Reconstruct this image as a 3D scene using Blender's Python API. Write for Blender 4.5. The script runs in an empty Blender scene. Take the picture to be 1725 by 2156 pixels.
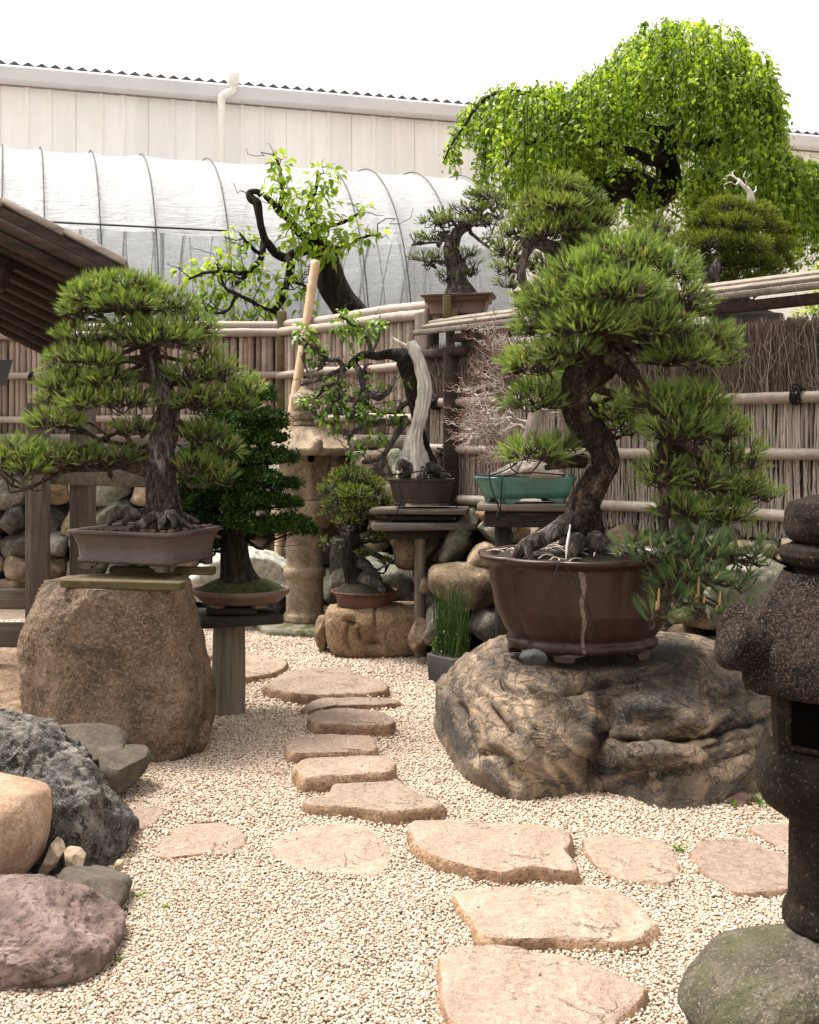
import bpy, bmesh, math, random
import numpy as np
from mathutils import Vector, Matrix
R = math.radians
sc = bpy.context.scene
COL = sc.collection
F_, CX, HY, EYE = 2600.0, 862.5, 900.0, 1.5      # pinhole of the photograph (picture 1725 x 2156), eye height 1.5 m
def A(*v): return np.array(v, dtype=float)
def P(px, py, Y): return A((px-CX)*Y/F_, Y, EYE-(py-HY)*Y/F_)
def G(px, py, z=0.0):
    Y = (EYE-z)*F_/(py-HY); return P(px, py, Y)
def S(px, Y): return px*Y/F_
def proj(V):
    return np.stack([CX+V[:, 0]*F_/V[:, 1], HY+(EYE-V[:, 2])*F_/V[:, 1]], 1)
def unit(v):
    v = np.asarray(v, float); return v/np.maximum(np.linalg.norm(v, axis=-1, keepdims=True), 1e-9)

# ---------------------------------------------------------------- noise
def _h(i, j, k, s):
    n = (i.astype(np.int64)*374761393+j.astype(np.int64)*668265263+k.astype(np.int64)*2147483647+s*974634421) & 0xffffffff
    n = ((n ^ (n >> 13))*1274126177) & 0xffffffff
    n = n ^ (n >> 16)
    return (n & 0xffff)/32767.5-1.0
def vnoise(p, s=0):
    p = np.asarray(p, float); f = np.floor(p); t = p-f; i = f.astype(np.int64); t = t*t*(3-2*t)
    o = 0
    for a in (0, 1):
        wx = t[:, 0] if a else 1-t[:, 0]
        for b in (0, 1):
            wy = t[:, 1] if b else 1-t[:, 1]
            for c in (0, 1):
                wz = t[:, 2] if c else 1-t[:, 2]
                o = o+wx*wy*wz*_h(i[:, 0]+a, i[:, 1]+b, i[:, 2]+c, s)
    return o
def fbm(p, oct=4, s=0, gain=.5, ridged=False):
    p = np.asarray(p, float); o = 0; a = 1; t = 0
    for k in range(oct):
        n = vnoise(p*2.03**k+k*17.3, s+k)
        if ridged: n = 1-2*np.abs(n)
        o = o+a*n; t += a; a *= gain
    return o/t

# ---------------------------------------------------------------- objects
ORG = {}
def props(o, label=None, cat=None, group=None, kind=None):
    if label: o['label'] = label
    if cat: o['category'] = cat
    if group: o['group'] = group
    if kind: o['kind'] = kind
    return o
def thing(name, label, cat, loc, group=None):
    o = bpy.data.objects.new(name, None); COL.objects.link(o)
    o.empty_display_size = .1
    o.location = [float(x) for x in loc]; ORG[o.name] = A(*loc)
    return props(o, label, cat, group)
class MB:
    def __init__(s): s.V = []; s.F = []; s.T = []; s.n = 0; s.MI = []
    def add(s, V, F, tint=0.5, mi=0):
        V = np.asarray(V, float).reshape(-1, 3)
        if not isinstance(F, list) or (F and isinstance(F[0], np.ndarray) and F[0].ndim == 2):
            Fs = F if isinstance(F, list) else [F]
        else:
            d = {}
            for f in F: d.setdefault(len(f), []).append(f)
            Fs = [np.array(x) for x in d.values()]
        for f in Fs:
            if len(f): s.F.append(np.asarray(f, np.int64)+s.n); s.MI.append(mi)
        s.V.append(V); s.n += len(V)
        t = np.asarray(tint, float); s.T.append(np.full(len(V), float(t)) if t.ndim == 0 else t)
        return s
    def build(s, name, mat, parent=None, smooth=True, label=None, cat=None, group=None, kind=None, tint=True):
        V = np.concatenate(s.V); me = bpy.data.meshes.new(name)
        if parent is not None: org = ORG[parent.name]
        elif kind == 'structure': org = A(0, 0, 0)
        else:
            lo, hi = V.min(0), V.max(0); org = A((lo[0]+hi[0])/2, (lo[1]+hi[1])/2, lo[2])
        me.vertices.add(len(V)); me.vertices.foreach_set('co', (V-org).astype(np.float32).ravel())
        li = np.concatenate([f.ravel() for f in s.F]); sz = np.concatenate([np.full(len(f), f.shape[1]) for f in s.F])
        me.loops.add(len(li)); me.loops.foreach_set('vertex_index', li.astype(np.int32))
        st = np.concatenate([[0], np.cumsum(sz)[:-1]])
        me.polygons.add(len(sz)); me.polygons.foreach_set('loop_start', st.astype(np.int32))
        me.polygons.foreach_set('use_smooth', np.full(len(sz), bool(smooth)))
        mats = mat if isinstance(mat, (list, tuple)) else [mat]
        for m in mats: me.materials.append(m)
        if len(mats) > 1:
            me.polygons.foreach_set('material_index', np.concatenate([np.full(len(f), i) for f, i in zip(s.F, s.MI)]).astype(np.int32))
        if tint:
            a = me.attributes.new('tint', 'FLOAT', 'POINT'); a.data.foreach_set('value', np.concatenate(s.T).astype(np.float32))
        me.update(calc_edges=True)
        o = bpy.data.objects.new(name, me); COL.objects.link(o)
        if parent is not None: o.parent = parent; ORG[o.name] = ORG[parent.name]
        else: o.location = [float(x) for x in org]; ORG[o.name] = org
        return props(o, label, cat, group, kind)

def catmull(pts, n):
    p = np.asarray(pts, float)
    if len(p) == 2: t = np.linspace(0, 1, n)[:, None]; return p[0]+(p[1]-p[0])*t
    q = np.vstack([2*p[0]-p[1], p, 2*p[-1]-p[-2]])
    u = np.linspace(0, len(p)-1-1e-6, n); i = u.astype(int); t = (u-i)[:, None]
    a, b, c, d = q[i], q[i+1], q[i+2], q[i+3]
    return .5*((2*b)+(-a+c)*t+(2*a-5*b+4*c-d)*t*t+(-a+3*b-3*c+d)*t**3)
def tube(path, rad, seg=8, rough=0, seed=0, freq=12, cap=True, squash=None, ribs=0):
    p = np.asarray(path, float); n = len(p); rad = np.broadcast_to(np.asarray(rad, float), (n,))
    t = np.gradient(p, axis=0); t = unit(t)
    u = np.zeros((n, 3)); ref = A(0, 1, 0) if abs(t[0][1]) < .9 else A(1, 0, 0)
    u0 = ref-t[0]*np.dot(ref, t[0]); u[0] = unit(u0)
    for i in range(1, n):
        w = u[i-1]-t[i]*np.dot(u[i-1], t[i]); u[i] = unit(w)
    v = np.cross(t, u)
    th = np.arange(seg)*2*math.pi/seg
    c, s_ = np.cos(th), np.sin(th)
    V = p[:, None, :]+rad[:, None, None]*(u[:, None, :]*c[None, :, None]+v[:, None, :]*s_[None, :, None])
    V = V.reshape(-1, 3)
    if rough:
        d = V-np.repeat(p, seg, 0)
        k = 1+rough*fbm(V*freq*A(1, 1, .45), 4, seed)+rough*.7*fbm(V*freq*.3, 2, seed+5)
        if ribs: k = k+rough*.8*np.tile(np.abs(np.sin(th*ribs+.7)), n)*1.0-rough*.4
        V = np.repeat(p, seg, 0)+d*k[:, None]
    i = np.arange(n-1)[:, None]*seg; j = np.arange(seg)[None, :]; j2 = (j+1) % seg
    Fq = np.stack([i+j, i+j2, i+seg+j2, i+seg+j], -1).reshape(-1, 4)
    Fs = [Fq]
    if cap:
        V = np.vstack([V, p[0], p[-1]]); a = n*seg; j = np.arange(seg)
        Fs.append(np.stack([np.full(seg, a), (j+1) % seg, j], 1))
        Fs.append(np.stack([np.full(seg, a+1), (n-1)*seg+j, (n-1)*seg+(j+1) % seg], 1))
    return V, Fs
def rvec(rng, n): return unit(rng.normal(size=(n, 3)))
def twigs(B, E, r0, r1, rng, bend=.12, m=4):
    B = np.asarray(B, float); E = np.asarray(E, float); T = len(B)
    if T == 0: return np.zeros((0, 3)), np.zeros((0, 4), int)
    d = E-B; L = np.linalg.norm(d, axis=1, keepdims=True); w = unit(np.cross(d, rng.normal(size=(T, 3)))); x = unit(np.cross(d, w))
    b2 = rng.normal(size=(T, 1))*bend*L
    Vs = []
    for k in range(m):
        s = k/(m-1); C = B+d*s+w*b2*math.sin(math.pi*s)+x*(bend*.5*L)*math.sin(2*math.pi*s)
        r = (r0+(r1-r0)*s)
        for q in range(3):
            a = q*2*math.pi/3; Vs.append(C+(w*math.cos(a)+x*math.sin(a))*r)
    V = np.stack(Vs, 1).reshape(-1, 3)
    f = []
    for k in range(m-1):
        for q in range(3): f.append([k*3+q, k*3+(q+1) % 3, (k+1)*3+(q+1) % 3, (k+1)*3+q])
    f = np.array(f); Fq = (np.arange(T)[:, None, None]*3*m+f[None]).reshape(-1, 4)
    return V, Fq
def needles(rng, base, axis, n, L, w, amin, amax, stem, tint, droop=.05):
    T = len(base); N = T*n
    ax = np.repeat(axis, n, 0); b = np.repeat(base, n, 0); tn = np.repeat(tint, n)+rng.normal(size=N)*.17
    u = rng.random(N)
    ang = np.radians(amax+(amin-amax)*u**.8)+rng.normal(size=N)*.08
    pr = unit(np.cross(ax, rng.normal(size=(N, 3))))
    d = unit(ax*np.cos(ang)[:, None]+pr*np.sin(ang)[:, None])
    o = b+ax*(stem*u)[:, None]
    ln = (L*(.7+.4*rng.random(N)))[:, None]
    side = unit(np.cross(d, rng.normal(size=(N, 3))))*(w/2)
    tip = o+d*ln+A(0, 0, -1)*ln*droop+pr*ln*.06
    V = np.stack([o-side, o+side, tip], 1).reshape(-1, 3)
    return V, np.arange(N*3).reshape(-1, 3), np.repeat(tn, 3)
def leaves(rng, base, dirn, up, size, tint, wid=.62, fold=.25, droop=.25):
    """pointed oval leaves folded along the midrib"""
    n = len(base); size = np.broadcast_to(np.asarray(size, float), (n,))[:, None]
    d = unit(dirn); s = unit(np.cross(d, up)); nn = np.cross(s, d)
    q = lambda a, b, c: base+size*(d*a+s*b+nn*c)
    V = np.stack([q(0, 0, 0), q(.32, wid*.42, fold*.35), q(.62, wid*.40, fold*.3-droop*.2), q(1, 0, -droop),
                  q(.62, -wid*.40, fold*.3-droop*.2), q(.32, -wid*.42, fold*.35), q(.35, 0, -.02), q(.65, 0, -.05-droop*.25)], 1).reshape(-1, 3)
    k = np.arange(n)[:, None]*8
    tr = [k+np.array([f]) for f in ([0, 1, 6], [0, 6, 5], [2, 3, 7], [7, 3, 4])]
    qd = [k+np.array([f]) for f in ([6, 1, 2, 7], [5, 6, 7, 4])]
    return V, tr+qd, np.repeat(tint+rng.normal(size=n)*.14, 8)

def lathe(prof, c, seg=48, mod=None, rough=0, seed=0, freq=10):
    pr = np.asarray(prof, float); n = len(pr); th = np.arange(seg)*2*math.pi/seg
    k = np.ones((n, seg)) if mod is None else np.array([[mod(t, z, r) for t in th] for r, z in pr])
    V = np.stack([pr[:, :1]*k*np.cos(th), pr[:, :1]*k*np.sin(th), np.repeat(pr[:, 1:], seg, 1)], -1).reshape(-1, 3)+np.asarray(c, float)
    if rough:
        d = unit((V-c)*A(1, 1, 0)+1e-6); V = V+d*(rough*fbm(V*freq, 4, seed))[:, None]
    i = np.arange(n-1)[:, None]*seg; j = np.arange(seg)[None, :]; j2 = (j+1) % seg
    return V, np.stack([i+j, i+j2, i+seg+j2, i+seg+j], -1).reshape(-1, 4)
def resample(prof, n):
    p = np.asarray(prof, float); d = np.concatenate([[0], np.cumsum(np.linalg.norm(np.diff(p, axis=0), axis=1))])
    u = np.linspace(0, d[-1], n); return np.stack([np.interp(u, d, p[:, 0]), np.interp(u, d, p[:, 1])], 1)
_bc = {}
def box(c, size, M=None, bev=.004, seg=1, noise=0, seed=0, cuts=0):
    """chamfered box; M: 3x3 rows = local axes"""
    bm = bmesh.new(); bmesh.ops.create_cube(bm, size=1)
    for v in bm.verts: v.co = Vector((v.co.x*size[0], v.co.y*size[1], v.co.z*size[2]))
    if bev: bmesh.ops.bevel(bm, geom=list(bm.edges), offset=min(bev, min(size)*.45), segments=seg, affect='EDGES', profile=.5)
    if cuts:
        bmesh.ops.subdivide_edges(bm, edges=[e for e in bm.edges if e.calc_length() > max(size)*.3], cuts=cuts, use_grid_fill=True)
    bm.verts.index_update(); V = np.array([v.co[:] for v in bm.verts]); Fc = [[v.index for v in f.verts] for f in bm.faces]; bm.free()
    if M is not None: V = V @ np.asarray(M, float)
    V = V+np.asarray(c, float)
    if noise: V = V+np.stack([vnoise(V*9, seed), vnoise(V*9, seed+1), vnoise(V*9, seed+2)], 1)*noise
    return V, Fc
def rz(a): c, s = math.cos(a), math.sin(a); return A(c, s, 0), A(-s, c, 0), A(0, 0, 1)
def beam(p0, p1, w, h, bev=.006, up=(0, 0, 1), noise=0, seed=0):
    p0 = np.asarray(p0, float); p1 = np.asarray(p1, float); x = unit(p1-p0); y = unit(np.cross(up, x)); z = np.cross(x, y)
    return box((p0+p1)/2, (np.linalg.norm(p1-p0), w, h), np.array([x, y, z]), bev, 1, noise, seed)
_ic = {}
def ico(sub):
    if sub not in _ic:
        bm = bmesh.new(); bmesh.ops.create_icosphere(bm, subdivisions=sub, radius=1)
        bm.verts.index_update(); _ic[sub] = (np.array([v.co[:] for v in bm.verts]), np.array([[v.index for v in f.verts] for f in bm.faces])); bm.free()
    return _ic[sub]
def vnormals(V, Fc):
    n = np.cross(V[Fc[:, 1]]-V[Fc[:, 0]], V[Fc[:, 2]]-V[Fc[:, 0]]); o = np.zeros_like(V)
    for k in range(3): np.add.at(o, Fc[:, k], n)
    return unit(o)
def polyR(poly, c, th):
    """distance from c to a closed polygon along angles th"""
    poly = np.asarray(poly, float)-c; a = poly; b = np.roll(poly, -1, 0); d = b-a
    cx, sx = np.cos(th)[:, None], np.sin(th)[:, None]
    den = cx*d[:, 1]-sx*d[:, 0]; den = np.where(np.abs(den) < 1e-12, 1e-12, den)
    t = (a[:, 0]*d[:, 1]-a[:, 1]*d[:, 0])/den; u = (a[:, 0]*sx-a[:, 1]*cx)/den
    t = np.where((u >= -1e-6) & (u <= 1+1e-6) & (t > 0), t, -1); return t.max(1)
def spl_poly(pts, n=160):
    p = np.asarray(pts, float); q = np.vstack([p, p[:1]]); m = len(p)
    ext = np.vstack([p[-1:], q, p[1:2]])
    u = np.linspace(0, m-1e-6, n, endpoint=False); i = u.astype(int); t = (u-i)[:, None]
    a, b, c, d = ext[i], ext[i+1], ext[i+2], ext[i+3]
    cm = .5*((2*b)+(-a+c)*t+(2*a-5*b+4*c-d)*t*t+(-a+3*b-3*c+d)*t**3)
    lin = b+(c-b)*t
    return cm*.6+lin*.4
def facets(V, c, rng, k, h0, h1, soft=1.0, up=True):
    s = np.abs(V-c).max(0)+1e-6; W = (V-c)/s
    for _ in range(k):
        n = unit(rng.normal(size=3)); h = rng.uniform(h0, h1)
        d = W@n-h; W = W-np.maximum(d, 0)[:, None]*n*soft
    return c+W*s
def rockmesh(outline, Y, depth, seed, sub=5, a=.62, amp=.03, freq=3.0, fac=6, fine=.006, yshift=0, fh=(.72, .95), ridged=0, fsoft=1.0):
    """rock whose silhouette at distance Y follows a traced outline, with real depth"""
    rng = np.random.default_rng(seed)
    pts = np.array([P(x, y, Y) for x, y in outline])[:, [0, 2]]
    pts = spl_poly(pts); c = (pts.min(0)+pts.max(0))/2
    D, Fc = ico(sub)
    th = np.arctan2(D[:, 2], D[:, 0]); rho = np.sqrt(D[:, 0]**2+D[:, 2]**2)
    Rr = polyR(pts, c, th); rr = Rr*rho**a; y = np.sign(D[:, 1])*np.abs(D[:, 1])**a*depth
    V = np.stack([c[0]+np.cos(th)*rr, Y+yshift+y, c[1]+np.sin(th)*rr], 1); cc = A(c[0], Y+yshift, c[1])
    if fac: V = facets(V, cc, rng, fac, fh[0], fh[1], fsoft)
    n = vnormals(V, Fc); off = seed*3.7
    V = V+n*(amp*fbm(V*freq+off, 4, seed))[:, None]
    if ridged: V = V+n*(ridged*fbm(V*freq*2.2+off, 4, seed+9, ridged=True))[:, None]
    n = vnormals(V, Fc); V = V+n*(fine*fbm(V*freq*9+off, 3, seed+3))[:, None]
    return V, Fc
def rock(name, label, cat, outline, Y, depth, mat, seed, group=None, parent=None, **k):
    V, Fc = rockmesh(outline, Y, depth, seed, **k)
    return MB().add(V, Fc, np.random.default_rng(seed).random()).build(name, mat, parent, True, label, cat, group)
def carve(V, Fc, line, w, dep, prof=2.0, front=True):
    """press a crease (dep<0: raise a ridge) along a polyline given in picture pixels into the near surface"""
    n = vnormals(V, Fc); q = proj(V); view = unit(V-A(0, 0, EYE)); fr = (n*view).sum(1) < .15
    ln = np.asarray(catmull(np.c_[np.asarray(line, float), np.zeros(len(line))], 40))[:, :2]
    dm = np.full(len(V), 1e9); tt = np.zeros(len(V))
    for i in range(len(ln)-1):
        a, b = ln[i], ln[i+1]; ab = b-a; t = np.clip(((q-a)@ab)/max(ab@ab, 1e-9), 0, 1)
        d = np.linalg.norm(q-(a+t[:, None]*ab), axis=1); k = d < dm; dm = np.where(k, d, dm); tt = np.where(k, (i+t)/(len(ln)-1), tt)
    endf = np.clip(np.minimum(tt, 1-tt)*8, .25, 1)
    jit = 1+.35*vnoise(np.c_[q*.05, np.zeros(len(q))], 3)
    f = np.exp(-(dm/(w*jit))**prof)*fr*endf
    return V-n*(dep*f)[:, None]
# ---------------------------------------------------------------- materials
class K:
    def __init__(s, name):
        s.m = bpy.data.materials.new(name); s.m.use_nodes = True; s.t = s.m.node_tree; s.t.nodes.clear()
        s.out = s.t.nodes.new('ShaderNodeOutputMaterial')
    def n(s, typ, ins=None, **pr):
        nd = s.t.nodes.new('ShaderNode'+typ)
        for k, v in pr.items(): setattr(nd, k, v)
        for k, v in (ins or {}).items():
            sk = nd.inputs[k]
            if hasattr(v, 'bl_idname') and hasattr(v, 'outputs'): s.t.links.new(v.outputs[0], sk)
            elif hasattr(v, 'is_linked'): s.t.links.new(v, sk)
            else:
                if isinstance(v, (tuple, list)) and len(v) == 3 and sk.type == 'RGBA': v = (*v, 1)
                sk.default_value = v
        return nd
    def co(s, scale=(1, 1, 1), rot=(0, 0, 0)):
        t = s.n('TexCoord'); return s.n('Mapping', {0: t.outputs['Object'], 'Scale': scale, 'Rotation': rot})
    def noise(s, co, sc_, det=6, rough=.6, dist=0):
        return s.n('TexNoise', {'Vector': co, 'Scale': sc_, 'Detail': det, 'Roughness': rough, 'Distortion': dist})
    def ramp(s, f, stops, interp='LINEAR'):
        r = s.n('ValToRGB', {0: f}); cr = r.color_ramp; cr.interpolation = interp
        while len(cr.elements) < len(stops): cr.elements.new(.5)
        for e, (p, c) in zip(cr.elements, stops):
            e.position = p; e.color = (c, c, c, 1) if not isinstance(c, (tuple, list)) else (*c, 1)
        return r
    def mix(s, f, a, b, mode='MIX'):
        n = s.n('Mix', data_type='RGBA', blend_type=mode)
        for sk, v in ((n.inputs[0], f), (n.inputs[6], a), (n.inputs[7], b)):
            if hasattr(v, 'outputs'): s.t.links.new(v.outputs[0] if v.bl_idname != 'ShaderNodeMix' else v.outputs[2], sk)
            elif hasattr(v, 'is_linked'): s.t.links.new(v, sk)
            else: sk.default_value = (*v, 1) if isinstance(v, (tuple, list)) and len(v) == 3 else v
        return n.outputs[2]
    def math(s, op, a, b=0.0):
        return s.n('Math', {0: a, 1: b}, operation=op).outputs[0]
    def attr(s, name='tint'): return s.n('Attribute', attribute_name=name).outputs['Fac']
    def bump(s, h, st=.5, d=.01, nrm=None):
        i = {'Strength': st, 'Distance': d, 'Height': h}
        if nrm is not None: i['Normal'] = nrm
        return s.n('Bump', i).outputs[0]
    def fin(s, col, rough=.8, nrm=None, **kw):
        b = s.n('BsdfPrincipled', {'Base Color': col, 'Roughness': rough})
        if nrm is not None: s.t.links.new(nrm, b.inputs['Normal'])
        for k, v in kw.items(): b.inputs[k.replace('_', ' ')].default_value = v
        s.t.links.new(b.outputs[0], s.out.inputs[0]); return s.m
def mul(c, k): return tuple(x*k for x in c)

def stone(name, cols, scale=6, speck=None, bump=.5, rough=.85, moss=None, fine=60, tintvar=0, dist=.6, stain=None, spec=.3, stretch=(1, 1, 1), rot=(0, 0, 0), crack=None):
    k = K(name); co = k.co(stretch, rot)
    n1 = k.noise(co, scale, 8, .65, dist)
    st = [(.3+.4*i/max(1, len(cols)-1), c) for i, c in enumerate(cols)]
    c = k.ramp(n1, st).outputs[0]
    n2 = k.noise(co, fine, 4, .7); c = k.mix(1.0, c, k.ramp(n2, [(.3, .62), (.7, 1.25)]), 'MULTIPLY')
    if speck:
        for ss, th, scol, am in speck:
            n3 = k.noise(co, ss, 2, .5); c = k.mix(k.math('MULTIPLY', k.ramp(n3, [(th, 0.0), (th+.07, 1.0)]).outputs[0], am), c, scol)
    if stain:
        ssc, th, scol, am = stain
        n4 = k.noise(co, ssc, 6, .7, 1.2); c = k.mix(k.math('MULTIPLY', k.ramp(n4, [(th, 0.0), (th+.14, 1.0)]).outputs[0], am), c, scol)
    if moss:
        msc, th, mcol, am = moss
        n5 = k.noise(co, msc, 6, .7, .5); c = k.mix(k.math('MULTIPLY', k.ramp(n5, [(th, 0.0), (th+.1, 1.0)]).outputs[0], am), c, mcol)
    if tintvar:
        tv = k.math('MULTIPLY', k.math('SUBTRACT', k.attr(), .5), tintvar)
        hs = k.n('HueSaturation', {'Value': k.math('ADD', tv, 1.0), 'Hue': k.math('ADD', k.math('MULTIPLY', k.math('SINE', k.math('MULTIPLY', k.attr(), 40.0)), .005), .5), 'Color': c}); c = hs.outputs[0]
    h = k.math('ADD', k.math('MULTIPLY', n1.outputs[0], 1.0), k.math('MULTIPLY', n2.outputs[0], .35))
    nb = k.bump(h, bump, .03)
    n6 = k.noise(co, fine*4, 2, .6); nb = k.bump(n6.outputs[0], bump*.5, .004, nb)
    if crack:
        n7 = k.noise(k.co(*(crack[3:5] if len(crack) > 3 else ())), crack[0], 5, .55, .8); v = k.math('ABSOLUTE', k.math('SUBTRACT', n7.outputs[0], .5)); msk = k.ramp(k.noise(k.co(), 4, 3, .5), [(.53, 0.0), (.62, 1.0)])
        cr = k.math('MULTIPLY', k.ramp(v, [(0, 1.0), (crack[1], 0.0)]).outputs[0], msk.outputs[0]); c = k.mix(k.math('MULTIPLY', cr, .75), c, crack[2]); nb = k.bump(k.math('SUBTRACT', 1.0, cr), .9, .008, nb)
    return k.fin(c, rough, nb, **{'Specular_IOR_Level': spec})

def wood(name, c1, c2, axis='Z', scale=14, stretch=.06, bump=.4, rough=.8, tintvar=.5, stain=None, moss=None):
    k = K(name); s = [1, 1, 1]; s['XYZ'.index(axis)] = stretch; co = k.co(tuple(s))
    n1 = k.noise(co, scale*4, 8, .7, .4); n2 = k.noise(co, scale, 4, .6, 1.5); lo = k.noise(k.co(), 3, 5, .6)
    c = k.ramp(n1, [(.3, c1), (.7, c2)]).outputs[0]
    c = k.mix(.6, c, k.ramp(n2, [(.35, .55), (.65, 1.2)]), 'MULTIPLY')
    c = k.mix(.5, c, k.ramp(lo, [(.3, .6), (.7, 1.2)]), 'MULTIPLY')
    if moss: c = k.mix(k.math('MULTIPLY', k.ramp(k.noise(k.co(), moss[0], 5, .7), [(moss[1], 0.0), (moss[1]+.12, 1.0)]).outputs[0], moss[3]), c, moss[2])
    tv = k.math('MULTIPLY', k.math('SUBTRACT', k.attr(), .5), tintvar)
    c = k.n('HueSaturation', {'Value': k.math('ADD', tv, 1.0), 'Color': c}).outputs[0]
    return k.fin(c, rough, k.bump(n1.outputs[0], bump, .006), Specular_IOR_Level=.25)

def bark(name, c1, c2, c3, sc_=38, stretch=.45, bump=.9, moss=None):
    k = K(name); co = k.co((1, 1, stretch)); n0 = k.noise(co, 9, 5, .6)
    wc = k.n('VectorMath', {0: co, 1: k.n('VectorMath', {0: n0.outputs[1], 'Scale': .06}, operation='SCALE').outputs[0]}, operation='ADD').outputs[0]
    cr = k.noise(wc, sc_*.62, 5, .62, 1.1); pl = k.noise(wc, sc_*.35, 3, .6, .4)
    vo = k.math('ABSOLUTE', k.math('SUBTRACT', cr.outputs[0], .5))
    n1 = k.noise(co, sc_*2.5, 6, .7)
    c = k.mix(k.ramp(n1, [(.3, 0.0), (.75, 1.0)]), c1, c2)
    c = k.mix(k.math('MULTIPLY', k.ramp(pl, [(.48, 0.0), (.68, 1.0)]).outputs[0], .75), c, c3)
    c = k.mix(k.math('MULTIPLY', k.ramp(vo, [(0, 1.0), (.06, 0.0)]).outputs[0], .9), c, mul(c1, .3))
    if moss: c = k.mix(k.math('MULTIPLY', k.ramp(k.noise(k.co(), moss[0], 5, .7), [(moss[1], 0.0), (moss[1]+.12, 1.0)]).outputs[0], moss[3]), c, moss[2])
    h = k.math('ADD', k.ramp(vo, [(0, 0.0), (.14, 1.0)]).outputs[0], k.math('MULTIPLY', n1.outputs[0], .7))
    return k.fin(c, .9, k.bump(h, bump, .012), Specular_IOR_Level=.2)

def foliage(name, dark, light, tip=None, trans=.3, rough=.5, spec=.35, tcol=None):
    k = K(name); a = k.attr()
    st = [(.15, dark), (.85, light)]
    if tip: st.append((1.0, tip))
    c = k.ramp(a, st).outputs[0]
    b = k.n('BsdfPrincipled', {'Base Color': c, 'Roughness': rough, 'Specular IOR Level': spec})
    tl = k.n('BsdfTranslucent', {'Color': k.mix(1.0, c, tcol or (1.5, 1.45, .7), 'MULTIPLY')})
    mx = k.n('MixShader', {0: trans, 1: b, 2: tl}); k.t.links.new(mx.outputs[0], k.out.inputs[0]); return k.m
def clay(name, c, rough=.55, mott=.35, spec=.4, stain=None, coat=0, bump=.08, dirt=None):
    k = K(name); co = k.co(); n1 = k.noise(co, 5, 6, .65, .5); n2 = k.noise(co, 90, 3, .6)
    cc = k.mix(1.0, c, k.ramp(n1, [(.3, 1-mott), (.7, 1+mott)]), 'MULTIPLY')
    cc = k.mix(1.0, cc, k.ramp(n2, [(.3, .85), (.7, 1.12)]), 'MULTIPLY')
    sp = k.noise(co, 260, 1, .5); cc = k.mix(k.math('MULTIPLY', k.ramp(sp, [(.73, 0.0), (.78, 1.0)]).outputs[0], .5), cc, (.45, .38, .32))
    if stain: cc = k.mix(k.math('MULTIPLY', k.ramp(k.noise(k.co((1, 1, .25)), stain[0], 6, .7, 1), [(stain[1], 0.0), (stain[1]+.15, 1.0)]).outputs[0], stain[3]), cc, stain[2])
    rr = k.ramp(n1, [(.3, rough-.08), (.7, rough+.12)])
    return k.fin(cc, rr, k.bump(n2.outputs[0], bump, .005), Specular_IOR_Level=spec, Coat_Weight=coat, Coat_Roughness=.25)
def plain(name, c, rough=.7, spec=.3, var=.2, scale=12):
    k = K(name); n = k.noise(k.co(), scale, 5, .6)
    return k.fin(k.mix(1.0, c, k.ramp(n, [(.3, 1-var), (.7, 1+var)]), 'MULTIPLY'), rough, k.bump(n.outputs[0], .1, .004), Specular_IOR_Level=spec)

M = {}
M['granite'] = stone('lantern granite', [(.10, .078, .055), (.27, .205, .14), (.40, .32, .235)], 5, [(170, .60, (.05, .042, .035), .75), (210, .63, (.55, .48, .38), .6)], .5, moss=None, stain=(3, .52, (.075, .06, .045), .8))
M['dark_granite'] = stone('dark speckled granite', [(.007, .005, .004), (.017, .012, .009), (.036, .026, .02)], 9, [(230, .555, (.14, .098, .075), .75), (340, .62, (.26, .19, .15), .65), (95, .60, (.004, .0035, .003), .9)], 1.0, fine=80, stain=(5, .54, (.012, .009, .0065), .7), spec=.12)
M['dark_smooth'] = stone('dark weathered stone', [(.006, .0045, .0033), (.014, .0098, .007), (.03, .021, .0145)], 7, [(130, .63, (.13, .09, .06), .6)], .5, fine=70, stain=(3.5, .58, (.07, .047, .03), .5), spec=.12)
M['mossboulder'] = stone('mossy grey boulder', [(.025, .021, .015), (.07, .06, .044), (.15, .125, .098)], 6, [(140, .59, (.27, .22, .17), .6), (120, .60, (.018, .016, .013), .8)], .7, fine=70, moss=(4, .46, (.06, .066, .022), .55))
M['hero_rock'] = None
M['block_rock'] = stone('brown granite block', [(.07, .047, .032), (.17, .117, .079), (.27, .198, .14)], 5, [(75, .55, (.35, .255, .175), .5), (60, .58, (.03, .021, .015), .6), (180, .6, (.40, .29, .19), .5)], .8, fine=45, stain=(2.2, .52, (.03, .022, .016), .65))
M['lava'] = stone('pitted dark lava stone', [(.024, .021, .019), (.078, .069, .061), (.24, .215, .19)], 6, [(24, .57, (.009, .009, .010), .9), (90, .58, (.010, .010, .010), .85), (140, .62, (.42, .40, .37), .5)], 1.0, fine=35, stain=(2.2, .53, (.30, .28, .26), .55))
M['orange'] = stone('orange granite', [(.23, .135, .082), (.335, .225, .15), (.42, .315, .235)], 4, [(190, .60, (.16, .08, .045), .6), (170, .62, (.46, .36, .28), .5)], .5, fine=70)
M['purple'] = stone('purple brown layered rock', [(.065, .043, .038), (.15, .105, .092), (.29, .225, .20)], 3.5, [(60, .60, (.045, .028, .026), .75)], .8, fine=26, stain=(4, .6, (.085, .035, .032), .75), crack=(4.5, .03, (.035, .022, .02), (1, .7, 2.6), (.25, .3, 0)))
M['greystone'] = stone('flat grey stone', [(.045, .036, .028), (.09, .074, .057), (.155, .13, .10)], 5, [(170, .61, (.05, .045, .036), .6)], .5, fine=50)
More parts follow.
